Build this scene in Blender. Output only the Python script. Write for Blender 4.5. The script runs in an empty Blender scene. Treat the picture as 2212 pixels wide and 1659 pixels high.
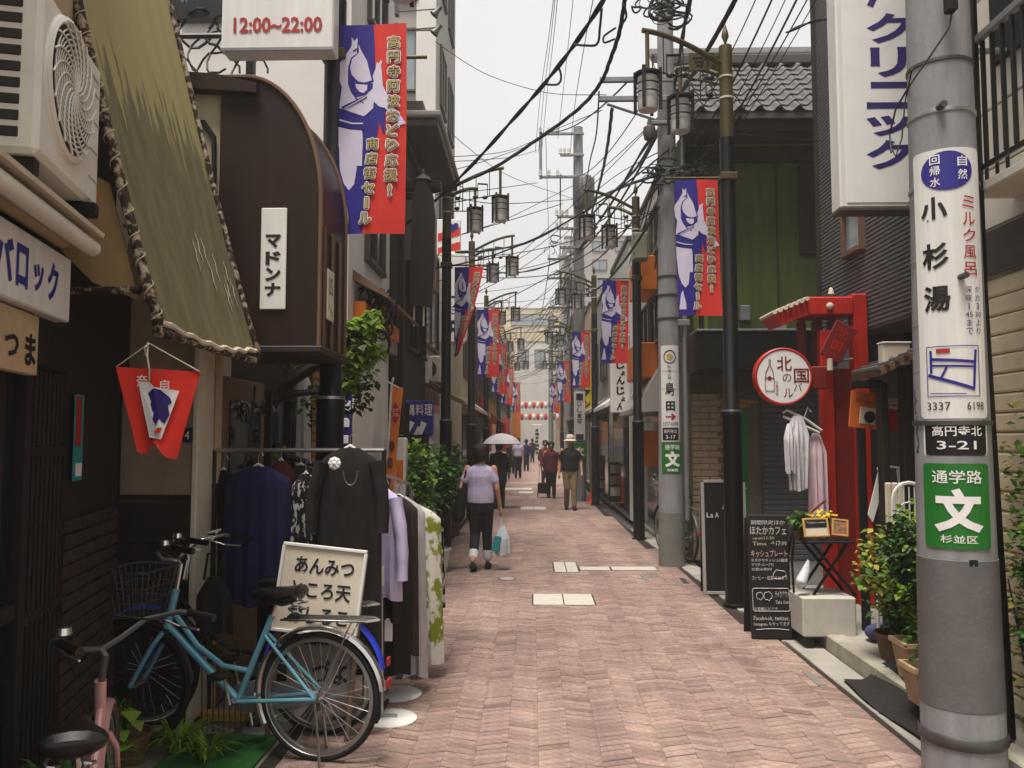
import bpy, bmesh, math, random
from mathutils import Vector, Matrix
R = math.radians
random.seed(7)
SC = bpy.context.scene
COL = SC.collection

# ------------------------------------------------------------------ camera
F_PX, VPX, HOR = 1750.0, 1150.0, 945.0        # focal length and horizon on a 2212 x 1659 picture
PITCH = math.atan((HOR - 829.5) / F_PX)
YAW = math.atan((VPX - 1106.0) / F_PX * math.cos(PITCH))
EYE = Vector((0, 0, 1.7))
cam_d = bpy.data.cameras.new('camera'); cam = bpy.data.objects.new('camera', cam_d); COL.objects.link(cam)
cam_d.sensor_width = 36; cam_d.lens = 36 * F_PX / 2212.0
cam_d.clip_start = 0.05; cam_d.clip_end = 2000
cam.location = EYE; cam.rotation_euler = (math.pi / 2 + PITCH, 0, YAW)
SC.camera = cam
# ------------------------------------------------------------------ sky, sun, exposure
SUN_DIR = Vector((-0.13, -0.25, 0.95)).normalized()      # towards the sun: high, thinly veiled, behind and a little left
w = bpy.data.worlds.new('World'); SC.world = w; w.use_nodes = True
nt = w.node_tree; bg = nt.nodes['Background']
sky = nt.nodes.new('ShaderNodeTexSky'); sky.sky_type = 'NISHITA'; sky.sun_disc = False
sky.sun_elevation = math.asin(SUN_DIR.z); sky.sun_rotation = math.atan2(SUN_DIR.x, SUN_DIR.y)
sky.air_density = 1.0; sky.dust_density = 6.0; sky.ozone_density = 1.0
mx = nt.nodes.new('ShaderNodeMix'); mx.data_type = 'RGBA'
mx.inputs[0].default_value = 0.9
nt.links.new(sky.outputs[0], mx.inputs[6])
nz = nt.nodes.new('ShaderNodeTexNoise'); nz.inputs['Scale'].default_value = 1.6; nz.inputs['Detail'].default_value = 5
rp = nt.nodes.new('ShaderNodeValToRGB')                  # thin even cloud cover
rp.color_ramp.elements[0].color = (5.6, 5.5, 5.5, 1); rp.color_ramp.elements[1].color = (6.9, 6.8, 6.75, 1)
rp.color_ramp.elements[0].position = .3; rp.color_ramp.elements[1].position = .7
nt.links.new(nz.outputs[0], rp.inputs[0]); nt.links.new(rp.outputs[0], mx.inputs[7])
nt.links.new(mx.outputs[2], bg.inputs[0]); bg.inputs[1].default_value = 0.082
sd = bpy.data.lights.new('sun', 'SUN'); sd.energy = 3.6; sd.angle = R(22); sd.color = (1.0, .95, .88)
sun = bpy.data.objects.new('sun', sd); COL.objects.link(sun)
sun.rotation_euler = (-SUN_DIR).to_track_quat('-Z', 'Y').to_euler()
sun.location = (0, 0, 20)
SC.view_settings.view_transform = 'Standard'; SC.view_settings.look = 'None'
SC.view_settings.exposure = 0.8; SC.view_settings.gamma = 1.0
try: SC.view_settings.use_curve_mapping = False
except Exception: pass
SC.cycles.max_bounces = 6; SC.cycles.diffuse_bounces = 3; SC.cycles.glossy_bounces = 3
SC.cycles.transmission_bounces = 4; SC.cycles.transparent_max_bounces = 8
SC.cycles.caustics_reflective = False; SC.cycles.caustics_refractive = False

# ------------------------------------------------------------------ picture measurements -> places
_f = Vector((-math.sin(YAW) * math.cos(PITCH), math.cos(YAW) * math.cos(PITCH), math.sin(PITCH)))
_r = Vector((math.cos(YAW), math.sin(YAW), 0)); _u = _r.cross(_f)
def ray(px, py): return _f + _r * ((px - 1106.0) / F_PX) + _u * ((829.5 - py) / F_PX)
def at(px, py, Y): d = ray(px, py); return EYE + d * ((Y - EYE.y) / d.y)
def gnd(px, py, z=0.0): d = ray(px, py); return EYE + d * ((z - EYE.z) / d.z)
def hx(px, py, X): d = ray(px, py); return EYE + d * ((X - EYE.x) / d.x)
def onp(px, py, p, n):
    d = ray(px, py); n = Vector(n); return EYE + d * ((Vector(p) - EYE).dot(n) / d.dot(n))

# ------------------------------------------------------------------ materials
def lin(h):
    h = h.lstrip('#'); c = [int(h[i:i + 2], 16) / 255 for i in (0, 2, 4)]
    return tuple(x / 12.92 if x <= .04045 else ((x + .055) / 1.055) ** 2.4 for x in c) + (1,)
MATS = {}
def mat(name, col, rough=.6, metal=0, var=.12, scale=4, bump=0, bscale=40, dirt=0, stretch=None, col2=None, spec=.4,
        per_obj=0, island=0, trans=0, emit=None, coat=0):
    if name in MATS: return MATS[name]
    m = bpy.data.materials.new(name); m.use_nodes = True; MATS[name] = m
    t = m.node_tree; N = t.nodes; L = t.links; b = N['Principled BSDF']
    c = lin(col) if isinstance(col, str) else tuple(col) + (1,)
    b.inputs['Roughness'].default_value = rough; b.inputs['Metallic'].default_value = metal
    b.inputs['Specular IOR Level'].default_value = spec
    if coat: b.inputs['Coat Weight'].default_value = coat; b.inputs['Coat Roughness'].default_value = .15
    if emit: b.inputs['Emission Color'].default_value = c; b.inputs['Emission Strength'].default_value = emit
    tc = N.new('ShaderNodeTexCoord'); src = tc.outputs['Object']
    if stretch:
        mp = N.new('ShaderNodeMapping'); mp.inputs['Scale'].default_value = stretch
        L.new(src, mp.inputs[0]); src = mp.outputs[0]
    n1 = N.new('ShaderNodeTexNoise'); n1.inputs['Scale'].default_value = scale; n1.inputs['Detail'].default_value = 6
    n1.inputs['Roughness'].default_value = .6
    L.new(src, n1.inputs['Vector'])
    r = N.new('ShaderNodeValToRGB'); L.new(n1.outputs[0], r.inputs[0])
    lo = lin(col2) if col2 else tuple(x * (1 - 1.6 * var) for x in c[:3]) + (1,)
    hi = c if col2 else tuple(min(1, x * (1 + 1.2 * var)) for x in c[:3]) + (1,)
    r.color_ramp.elements[0].position = .3; r.color_ramp.elements[1].position = .7
    r.color_ramp.elements[0].color = lo; r.color_ramp.elements[1].color = hi
    out = r.outputs[0]
    if per_obj or island:
        oi = N.new('ShaderNodeObjectInfo'); ge = N.new('ShaderNodeNewGeometry')
        ad = N.new('ShaderNodeMath'); ad.operation = 'ADD'
        L.new(oi.outputs['Random'], ad.inputs[0]); L.new(ge.outputs['Random Per Island'], ad.inputs[1])
        fr = N.new('ShaderNodeMath'); fr.operation = 'FRACT'; L.new(ad.outputs[0], fr.inputs[0])
        mr = N.new('ShaderNodeMapRange'); a = per_obj or island
        mr.inputs[3].default_value = 1 - a; mr.inputs[4].default_value = 1 + a; L.new(fr.outputs[0], mr.inputs[0])
        hs = N.new('ShaderNodeHueSaturation'); L.new(mr.outputs[0], hs.inputs['Value']); L.new(out, hs.inputs['Color'])
        out = hs.outputs[0]
    if dirt:
        n2 = N.new('ShaderNodeTexNoise'); n2.inputs['Scale'].default_value = 1.3; n2.inputs['Detail'].default_value = 9
        n2.inputs['Roughness'].default_value = .7
        L.new(tc.outputs['Object'], n2.inputs['Vector'])
        r2 = N.new('ShaderNodeValToRGB'); r2.color_ramp.elements[0].position = .46; r2.color_ramp.elements[1].position = .72
        r2.color_ramp.elements[0].color = (0, 0, 0, 1); r2.color_ramp.elements[1].color = (dirt, dirt, dirt, 1)
        L.new(n2.outputs[0], r2.inputs[0])
        m2 = N.new('ShaderNodeMix'); m2.data_type = 'RGBA'; L.new(r2.outputs[0], m2.inputs[0]); L.new(out, m2.inputs[6])
        m2.inputs[7].default_value = (c[0] * .35 + .01, c[1] * .32 + .008, c[2] * .28 + .006, 1); out = m2.outputs[2]
    L.new(out, b.inputs['Base Color'])
    if bump:
        n3 = N.new('ShaderNodeTexNoise'); n3.inputs['Scale'].default_value = bscale; n3.inputs['Detail'].default_value = 4
        L.new(src, n3.inputs['Vector'])
        bp = N.new('ShaderNodeBump'); bp.inputs['Strength'].default_value = bump; bp.inputs['Distance'].default_value = .01
        L.new(n3.outputs[0], bp.inputs['Height']); L.new(bp.outputs[0], b.inputs['Normal'])
    if trans:
        tr = N.new('ShaderNodeBsdfTranslucent'); L.new(out, tr.inputs[0])
        ms = N.new('ShaderNodeMixShader'); ms.inputs[0].default_value = trans
        o = N['Material Output']; L.new(b.outputs[0], ms.inputs[1]); L.new(tr.outputs[0], ms.inputs[2]); L.new(ms.outputs[0], o.inputs[0])
    return m
def M(n): return MATS[n]

# ------------------------------------------------------------------ mesh builder
class MB:
    def __init__(s): s.v = []; s.f = []; s.m = []; s.mi = 0
    def add(s, vs, fs):
        o = len(s.v); s.v += [tuple(v) for v in vs]; s.f += [tuple(i + o for i in f) for f in fs]; s.m += [s.mi] * len(fs); return s
    def box(s, x0, x1, y0, y1, z0, z1, T=None):
        if x0 > x1: x0, x1 = x1, x0
        if y0 > y1: y0, y1 = y1, y0
        if z0 > z1: z0, z1 = z1, z0
        vs = [(x0, y0, z0), (x1, y0, z0), (x1, y1, z0), (x0, y1, z0), (x0, y0, z1), (x1, y0, z1), (x1, y1, z1), (x0, y1, z1)]
        if T: vs = [T @ Vector(v) for v in vs]
        return s.add(vs, [(3, 2, 1, 0), (4, 5, 6, 7), (0, 1, 5, 4), (1, 2, 6, 5), (2, 3, 7, 6), (3, 0, 4, 7)])
    def cbox(s, x0, x1, y0, y1, z0, z1, b=.01, T=None):
        if x0 > x1: x0, x1 = x1, x0
        if y0 > y1: y0, y1 = y1, y0
        if z0 > z1: z0, z1 = z1, z0
        b = min(b, (x1 - x0) * .45, (y1 - y0) * .45, (z1 - z0) * .45)
        bm = bmesh.new(); bmesh.ops.create_cube(bm, size=1)
        for v in bm.verts: v.co = Vector(((x0 + x1) / 2 + v.co.x * (x1 - x0), (y0 + y1) / 2 + v.co.y * (y1 - y0), (z0 + z1) / 2 + v.co.z * (z1 - z0)))
        bmesh.ops.bevel(bm, geom=bm.edges[:], offset=b, segments=1, affect='EDGES', profile=.5)
        vs = [T @ v.co if T else v.co.copy() for v in bm.verts]; bm.verts.index_update()
        s.add(vs, [tuple(v.index for v in f.verts) for f in bm.faces]); bm.free(); return s
    def tube(s, pts, r, n=8, closed=False, cap=True, flat=1.0):
        P = [Vector(p) for p in pts]; k = len(P)
        rs = r if isinstance(r, (list, tuple)) else [r] * k
        vs = []; fs = []; up = None
        for i in range(k):
            if closed: d = P[(i + 1) % k] - P[i - 1]
            else: d = P[min(i + 1, k - 1)] - P[max(i - 1, 0)]
            if d.length < 1e-9: d = Vector((0, 0, 1))
            d.normalize()
            if up is None: up = Vector((0, 0, 1)) if abs(d.z) < .9 else Vector((1, 0, 0))
            a = up - d * up.dot(d)
            if a.length < 1e-4: a = Vector((0, 1, 0)) - d * d.y
            a.normalize(); up = a; b = d.cross(a)
            for j in range(n):
                t = 2 * math.pi * j / n; vs.append(P[i] + (a * math.cos(t) * flat + b * math.sin(t)) * rs[i])
        m = k if closed else k - 1
        for i in range(m):
            for j in range(n):
                a0 = i * n + j; a1 = i * n + (j + 1) % n; b0 = ((i + 1) % k) * n + j; b1 = ((i + 1) % k) * n + (j + 1) % n
                fs.append((a0, a1, b1, b0))
        if cap and not closed: fs.append(tuple(range(n))[::-1]); fs.append(tuple(range((k - 1) * n, k * n)))
        return s.add(vs, fs)
    def cyl(s, p0, p1, r0, r1=None, n=12): return s.tube([p0, p1], [r0, r0 if r1 is None else r1], n)
    def lathe(s, prof, n=20, c=(0, 0, 0), T=None, a0=0, a1=2 * math.pi):
        full = abs(a1 - a0 - 2 * math.pi) < 1e-6; k = n if full else n + 1
        vs = []; fs = []
        for (r, z) in prof:
            for j in range(k):
                t = a0 + (a1 - a0) * j / n; v = Vector((c[0] + r * math.cos(t), c[1] + r * math.sin(t), c[2] + z)); vs.append(T @ v if T else v)
        for i in range(len(prof) - 1):
            for j in range(n if full else n):
                j1 = (j + 1) % k if full else j + 1
                fs.append((i * k + j, i * k + j1, (i + 1) * k + j1, (i + 1) * k + j))
        return s.add(vs, fs)
    def ell(s, c, r, n=14, m=9, T=None):
        vs = []; fs = []
        for i in range(m + 1):
            ph = math.pi * i / m
            for j in range(n):
                t = 2 * math.pi * j / n
                v = Vector((r[0] * math.sin(ph) * math.cos(t), r[1] * math.sin(ph) * math.sin(t), r[2] * math.cos(ph)))
                if T: v = T @ v
                vs.append(v + Vector(c))
        for i in range(m):
            for j in range(n): fs.append((i * n + j, (i + 1) * n + j, (i + 1) * n + (j + 1) % n, i * n + (j + 1) % n))
        return s.add(vs, fs)
    def poly(s, pts, off, T=None):
        """flat outline in x,z (facing -y) at y=-off, with its own thickness"""
        k = len(pts); vs = [(x, -off, z) for x, z in pts] + [(x, -off + .0012, z) for x, z in pts]
        ar = sum(pts[i][0] * pts[(i + 1) % k][1] - pts[(i + 1) % k][0] * pts[i][1] for i in range(k))
        idx = list(range(k)) if ar > 0 else list(range(k))[::-1]
        if T: vs = [T @ Vector(v) for v in vs]
        return s.add(vs, [tuple(idx), tuple(i + k for i in idx[::-1])] + [(idx[(i + 1) % k], idx[i], idx[i] + k, idx[(i + 1) % k] + k) for i in range(k)])
    def prism(s, pts, d, thick, T=None):
        """outline pts (3d) pushed along d"""
        d = Vector(d).normalized() * thick; k = len(pts); vs = [Vector(p) for p in pts] + [Vector(p) + d for p in pts]
        if T: vs = [T @ v for v in vs]
        return s.add(vs, [tuple(range(k)), tuple(range(k, 2 * k))[::-1]] + [(i, i + k, (i + 1) % k + k, (i + 1) % k) for i in range(k)])
    def grid(s, fn, nu, nv):
        vs = [fn(i / nu, j / nv) for j in range(nv + 1) for i in range(nu + 1)]
        return s.add(vs, [(j * (nu + 1) + i, j * (nu + 1) + i + 1, (j + 1) * (nu + 1) + i + 1, (j + 1) * (nu + 1) + i) for j in range(nv) for i in range(nu)])
    def mesh(s, name, mats, smooth=False):
        me = bpy.data.meshes.new(name); me.from_pydata([tuple(v) for v in s.v], [], s.f); me.validate()
        for m in (mats if isinstance(mats, (list, tuple)) else [mats]): me.materials.append(M(m) if isinstance(m, str) else m)
        if any(s.m) and len(me.polygons) == len(s.m): me.polygons.foreach_set('material_index', s.m)
        bm = bmesh.new(); bm.from_mesh(me); bmesh.ops.recalc_face_normals(bm, faces=bm.faces[:]); bm.to_mesh(me); bm.free()
        if smooth:
            me.polygons.foreach_set('use_smooth', [True] * len(me.polygons))
            try: me.set_sharp_from_angle(angle=R(40))
            except Exception: pass
        return me
    def build(s, name, mats, parent=None, smooth=False):
        return link(name, s.mesh(name, mats, smooth), parent)
def link(name, me, parent=None, loc=None, rot=None):
    o = bpy.data.objects.new(name, me); COL.objects.link(o)
    if parent: o.parent = parent
    if loc is not None: o.location = loc
    if rot is not None: o.rotation_euler = rot
    return o
def tag(o, label, cat, group=None):
    o['label'] = label; o['category'] = cat
    if group: o['group'] = group
    return o
def thing(name, label, cat, loc=(0, 0, 0), rz=0, group=None, rx=0, ry=0):
    o = bpy.data.objects.new(name, None); COL.objects.link(o); o.empty_display_size = .1
    o.location = loc; o.rotation_euler = (rx, ry, rz); return tag(o, label, cat, group)
def struct(name, mb, m, parent=None, smooth=False):
    o = mb.build(name, m, parent, smooth); o['kind'] = 'structure'; return o
KIDS = {}
def dup(root, loc=None, rz=None, label=None, group=None, scale=None):
    def cp(o, par):
        c = o.copy(); COL.objects.link(c); c.parent = par
        for ch in [x for x in o.children]: cp(ch, c)
        return c
    r = cp(root, None)
    if loc is not None: r.location = loc
    if rz is not None: r.rotation_euler.z = rz
    if scale: r.scale = scale
    if label: r['label'] = label
    if group: r['group'] = group
    return r

# ------------------------------------------------------------------ lettering
TSC = bpy.data.scenes.new('lettering_bench'); TCACHE = {}
def glyphs(s, bold=0, res=2, line=1.0, shear=0):
    key = (s, bold, res, line, shear)
    if key in TCACHE: return TCACHE[key]
    cu = bpy.data.curves.new('t', 'FONT'); cu.body = s; cu.size = 1; cu.resolution_u = res; cu.offset = bold
    cu.align_x = 'CENTER'; cu.space_line = line; cu.fill_mode = 'FRONT'; cu.shear = shear
    ob = bpy.data.objects.new('t', cu); TSC.collection.objects.link(ob)
    vl = TSC.view_layers[0]; vl.update(); dg = vl.depsgraph
    me = bpy.data.meshes.new_from_object(ob.evaluated_get(dg))
    vs = [v.co.copy() for v in me.vertices]; fs = [tuple(p.vertices) for p in me.polygons]
    bpy.data.objects.remove(ob); bpy.data.meshes.remove(me); bpy.data.curves.remove(cu)
    TCACHE[key] = (vs, fs); return TCACHE[key]
def text_into(mb, s, x0, x1, z0, z1, off=.003, bold=0, res=2, line=1.0, keep=False, shear=0, ref=None):
    vs, fs = glyphs(s, bold, res, line, shear)
    if not vs: return mb
    rv = glyphs(s, ref, res, line, shear)[0] if ref is not None else vs
    a0 = min(v.x for v in rv); a1 = max(v.x for v in rv); b0 = min(v.y for v in rv); b1 = max(v.y for v in rv)
    sx = (x1 - x0) / max(a1 - a0, 1e-6); sz = (z1 - z0) / max(b1 - b0, 1e-6)
    if keep: sx = sz = min(sx, sz)
    cx, cz = (x0 + x1) / 2, (z0 + z1) / 2; ca, cb = (a0 + a1) / 2, (b0 + b1) / 2
    return mb.add([(cx + (v.x - ca) * sx, -off, cz + (v.y - cb) * sz) for v in vs], fs)
def put_text(parent, s, x0, x1, z0, z1, m, off=.003, **k):
    return text_into(MB(), s, x0, x1, z0, z1, off, **k).build('lettering', m, parent)
def bench_eval(mb, mods):
    """run modifiers on a bench object, give back (verts, faces)"""
    me = bpy.data.meshes.new('b'); me.from_pydata([tuple(v) for v in mb.v], [], mb.f)
    bm = bmesh.new(); bm.from_mesh(me); bmesh.ops.recalc_face_normals(bm, faces=bm.faces[:]); bm.to_mesh(me); bm.free()
    ob = bpy.data.objects.new('b', me); TSC.collection.objects.link(ob)
    for kind, props in mods:
        md = ob.modifiers.new(kind, kind)
        for k, v in props.items(): setattr(md, k, v)
    vl = TSC.view_layers[0]; vl.update()
    ev = bpy.data.meshes.new_from_object(ob.evaluated_get(vl.depsgraph))
    r = MB(); r.add([v.co.copy() for v in ev.vertices], [tuple(p.vertices) for p in ev.polygons])
    bpy.data.objects.remove(ob); bpy.data.meshes.remove(me); bpy.data.meshes.remove(ev); return r
def fuse(mb, voxel=.012, it=4):
    return bench_eval(mb, [('REMESH', dict(mode='VOXEL', voxel_size=voxel)), ('SMOOTH', dict(iterations=it, factor=.5))])

# ------------------------------------------------------------------ palette (surface colours, plus a black that paints the dark of openings)
for a in [
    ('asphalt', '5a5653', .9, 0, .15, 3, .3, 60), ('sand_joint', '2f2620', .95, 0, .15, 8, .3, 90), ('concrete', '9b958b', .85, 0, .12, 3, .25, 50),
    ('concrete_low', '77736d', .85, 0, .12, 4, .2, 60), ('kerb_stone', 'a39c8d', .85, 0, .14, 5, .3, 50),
    ('wrap_grey', '615d5c', .7, 0, .12, 5, .2, 40), ('white_cover', 'b9b3a8', .6, 0, .06, 12, .1, 60), ('dark_wood', '211712', .7, 0, .25, 6, .2, 30), ('painted_void', '0d0a09', .8, 0, .1, 3, 0, 1),
    ('stucco', '8d7a64', .9, 0, .1, 6, .3, 120), ('cream_trim', 'cfc4b0', .7, 0, .08, 6, .1, 40),
    ('white_wall', 'd6d1cb', .8, 0, .05, 1.5, .1, 60), ('ac_white', 'ddd8cb', .45, 0, .06, 5, 0, 1),
    ('ac_dark', '2c2723', .7, 0, .1, 5, 0, 1), ('black_metal', '171514', .45, .3, .15, 6, 0, 1), ('post_black', '0d0b0b', .4, .2, .12, 4, .05, 30),
    ('gold_metal', '544a2a', .55, .4, .2, 5, .08, 30), ('steel', 'a7a6a4', .35, .8, .1, 6, 0, 1), ('chrome', 'd8d6d2', .18, .95, .05, 6, 0, 1),
    ('rubber', '161412', .75, 0, .1, 20, .2, 90), ('grey_metal', '8b8b8d', .45, .5, .12, 5, 0, 1), ('dark_steel', '55524f', .5, .5, .15, 6, 0, 1),
    ('ink_black', '120f10', .6, 0, .05, 5, 0, 1), ('ink_red', 'a31f22', .6, 0, .06, 5, 0, 1), ('ink_blue', '2a2380', .55, 0, .06, 5, 0, 1),
    ('ink_violet', '2c1c66', .55, 0, .06, 5, 0, 1), ('ink_white', 'e6e3df', .6, 0, .04, 5, 0, 1), ('ink_gold', 'b29d55', .6, 0, .12, 12, 0, 1),
    ('chalk', 'bdb6b0', .9, 0, .25, 60, 0, 1), ('chalk_pink', 'c29a93', .9, 0, .25, 60, 0, 1), ('chalk_yellow', 'b5a98c', .9, 0, .25, 60, 0, 1),
    ('green_sign', '1f6b22', .5, 0, .07, 4, 0, 1), ('red_paint', 'b3261a', .45, 0, .12, 5, .05, 30), ('dark_red', '741610', .55, 0, .15, 5, .05, 30),
    ('red_cloth', 'd8301f', .8, 0, .06, 10, .15, 200), ('black_board', '16110f', .7, 0, .2, 7, .05, 40), ('blackboard_frame', '6d5a4a', .7, 0, .2, 9, .1, 40),
    ('olive_wall_plain', '3f4a1e', .85, 0, .12, 2, .15, 60), ('olive_light', '7d8138', .8, 0, .12, 3, .15, 60), ('kawara', '5a5756', .75, 0, .15, 6, .1, 40),
    ('kawara_dark', '4a4644', .6, 0, .15, 6, .1, 40), ('eave_wood', '2a1c14', .8, 0, .2, 6, .2, 40), ('shutter', '6c6d6f', .5, .3, .1, 3, 0, 1),
    ('yellow_brick', 'a5803a', .85, 0, .14, 9, .3, 70), ('tan_brick', 'bd9350', .85, 0, .12, 9, .3, 70), ('green_door', '1f7a32', .5, 0, .08, 4, 0, 1),
    ('grey_tile', '656366', .55, 0, .12, 9, .15, 60), ('mortar', '6d6152', .95, 0, .1, 9, .2, 80), ('siding', 'e2dccf', .75, 0, .06, 3, .05, 40),
    ('siding_tan', 'd9cdb0', .8, 0, .1, 4, .25, 60), ('orange_paint', 'd8741a', .55, 0, .08, 4, 0, 1), ('orange_cloth', 'de7d33', .8, 0, .06, 8, .1, 100),
        ('skin', 'b98a6c', .6, 0, .06, 9, 0, 1), ('hair', '120d0b', .7, 0, .2, 40, .5, 90), ('straw', 'd3c9b5', .8, 0, .1, 40, .3, 90),
    ('frost', 'cfcdc6', .35, 0, .06, 8, 0, 1), ('rust', '6d3a22', .85, 0, .3, 18, .3, 60), ('rope', 'b5a58c', .9, 0, .15, 60, .3, 200),
    ('bike_blue', '74b0c2', .3, .25, .08, 6, 0, 1), ('bike_cobalt', '2a3fd0', .3, .2, .08, 6, 0, 1), ('bike_pink', 'cfa09c', .3, .35, .08, 6, 0, 1),
    ('saddle', '151010', .35, 0, .15, 8, .05, 50), ('pot_beige', 'b49a78', .75, 0, .1, 6, .1, 50), ('pot_white', 'cfcac0', .6, 0, .08, 6, .1, 50),
    ('pot_brown', '5d4331', .75, 0, .12, 6, .1, 50), ('soil', '2b2019', .95, 0, .2, 20, .5, 60), ('mat_black', '26221f', .95, 0, .25, 30, .6, 120),
    ('carpet', '1f5a1c', .95, 0, .2, 20, .6, 160), ('bark', '2b1f17', .9, 0, .25, 9, .6, 40), ('cable', '17130f', .6, 0, .2, 9, 0, 1),
    ('glass_dark', '1d2125', .08, 0, .1, 1, 0, 1), ('glass_light', '8e989c', .1, 0, .2, .7, 0, 1), ('window_frame', '5b544c', .5, .4, .1, 6, 0, 1),
    ('cream_wall', 'c6b798', .85, 0, .08, 2, .1, 50), ('beige_wall', 'a99478', .85, 0, .1, 2, .1, 50), ('grey_wall', 'a49d98', .8, 0, .07, 2, .1, 50),
    ('brown_wall', '6d5340', .85, 0, .14, 3, .15, 50), ('cone_orange', 'e0431a', .5, 0, .06, 6, 0, 1), ('yellow_sign', 'd9c418', .5, 0, .05, 5, 0, 1),
    ('bag_plastic', 'c8cdd2', .25, 0, .08, 9, .3, 30), ('teal', '1f8a8f', .4, 0, .1, 9, 0, 1), ('tan_board', 'b49b78', .8, 0, .14, 7, .1, 40),
    ('menu_orange', 'c4631f', .6, 0, .1, 6, 0, 1), ('photo_print', '9a6d55', .5, 0, .5, 30, 0, 1), ('blue_tarp', '45466e', .85, 0, .2, 9, .2, 40),
    ('grey_box', '8d9078', .55, .2, .08, 5, 0, 1), ('yellow_petal', 'd9b61c', .6, 0, .15, 9, 0, 1)]:
    mat(a[0], a[1], rough=a[2], metal=a[3], var=a[4], scale=a[5], bump=a[6], bscale=a[7])
for a in (('navy_cloth', '191240', .15), ('black_cloth', '151110', .2), ('lavender_cloth', 'b9aecb', .1), ('white_cloth', 'd9d4d6', .07), ('pink_cloth', 'd9bfc4', .08), ('grey_cloth', 'a9a4a6', .1), ('maroon_cloth', '5a1f22', .15), ('khaki_cloth', '7b6a4c', .12), ('denim', '211f27', .2), ('brown_cloth', '2d211b', .2)):
    mat(a[0], a[1], rough=.9, var=a[2], scale=5, bump=.9, bscale=3.2, stretch=(6, 6, 1.6))
mat('brown_hood', '28160f', rough=.42, var=.25, scale=2.2, bump=.06, bscale=8, stretch=(4, 4, .5), dirt=.55)
mat('concrete_pole', '8a898a', rough=.8, var=.16, scale=2.2, bump=.25, bscale=60, stretch=(5, 5, .8), dirt=.4)
mat('olive_wall', '4a561f', rough=.85, var=.22, scale=2, bump=.2, bscale=30, stretch=(3, 3, .35), dirt=.5)
mat('white_panel', 'dedbd6', rough=.45, var=.07, scale=2, stretch=(6, 6, .5), dirt=.1)
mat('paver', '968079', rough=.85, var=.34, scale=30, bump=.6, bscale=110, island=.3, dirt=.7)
def paver_tints():
    m = M('paver'); N = m.node_tree.nodes; L = m.node_tree.links; b = N['Principled BSDF']
    oi = N.new('ShaderNodeObjectInfo'); ge = N.new('ShaderNodeNewGeometry'); ad = N.new('ShaderNodeMath'); ad.operation = 'ADD'
    L.new(oi.outputs['Random'], ad.inputs[0]); L.new(ge.outputs['Random Per Island'], ad.inputs[1])
    ml = N.new('ShaderNodeMath'); ml.operation = 'MULTIPLY'; ml.inputs[1].default_value = 7.31; L.new(ad.outputs[0], ml.inputs[0])
    fr = N.new('ShaderNodeMath'); fr.operation = 'FRACT'; L.new(ml.outputs[0], fr.inputs[0])
    r = N.new('ShaderNodeValToRGB'); r.color_ramp.interpolation = 'LINEAR'
    for i, (q, c) in enumerate(((0, '8a7d7a'), (.25, '9f8b7f'), (.5, '7a6560'), (.75, 'a4928a'), (1, '6c5c57'))):
        e = r.color_ramp.elements[i] if i < 2 else r.color_ramp.elements.new(q)
        e.position = q; e.color = lin(c)
    L.new(fr.outputs[0], r.inputs[0])
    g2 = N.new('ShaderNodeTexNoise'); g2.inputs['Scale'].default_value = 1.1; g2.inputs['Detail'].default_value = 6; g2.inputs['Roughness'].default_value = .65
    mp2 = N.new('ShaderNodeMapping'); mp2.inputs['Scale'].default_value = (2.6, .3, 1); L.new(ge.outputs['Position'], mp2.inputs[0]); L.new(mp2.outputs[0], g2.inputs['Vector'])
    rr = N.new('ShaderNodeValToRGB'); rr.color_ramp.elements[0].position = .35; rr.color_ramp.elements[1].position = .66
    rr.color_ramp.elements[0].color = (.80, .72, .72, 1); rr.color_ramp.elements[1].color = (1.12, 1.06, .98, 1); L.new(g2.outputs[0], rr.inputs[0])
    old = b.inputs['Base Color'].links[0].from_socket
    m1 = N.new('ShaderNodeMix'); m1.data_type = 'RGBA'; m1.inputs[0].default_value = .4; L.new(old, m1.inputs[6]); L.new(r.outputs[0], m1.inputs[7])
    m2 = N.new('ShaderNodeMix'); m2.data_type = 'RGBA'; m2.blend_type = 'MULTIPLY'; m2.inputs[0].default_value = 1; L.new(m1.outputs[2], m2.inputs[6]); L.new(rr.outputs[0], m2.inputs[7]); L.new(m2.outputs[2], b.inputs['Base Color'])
paver_tints()
mat('paver_far', 'a58a80', rough=.85, var=.14, scale=9, bump=.2, bscale=60, dirt=.3)
mat('awning_olive', '7a7050', rough=.9, var=.16, scale=3.4, bump=.12, bscale=16, stretch=(1.2, 4, .7), dirt=.6, col2='57533a')
mat('awning_tan', 'a98a5c', rough=.8, var=.15, scale=4, dirt=.4)
mat('flag_blue', '2b1f86', rough=.75, var=.08, scale=6, trans=.15)
mat('flag_red', 'd8352a', rough=.75, var=.07, scale=6, trans=.15)
mat('flag_white', 'cdc5d8', rough=.75, var=.05, scale=6)
mat('leaf', '4d7a24', rough=.5, var=.3, scale=3, island=.45, trans=.35)
mat('leaf_dark', '2f5220', rough=.5, var=.3, scale=3, island=.45, trans=.25)
mat('leaf_lime', '86a832', rough=.5, var=.25, scale=3, island=.4, trans=.4)
mat('leaf_yellow', 'a39a38', rough=.55, var=.25, scale=3, island=.4, trans=.35)
mat('rust_flake', 'a3937c', rough=.85, var=.2, scale=26, bump=.5, bscale=60, col2='2b1710')
MATS['rust_flake'].node_tree.nodes['Color Ramp'].color_ramp.elements[0].position = .48; MATS['rust_flake'].node_tree.nodes['Color Ramp'].color_ramp.elements[1].position = .6
mat('dark_brick', '33211a', rough=.85, var=.25, scale=9, bump=.3, bscale=70)
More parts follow.
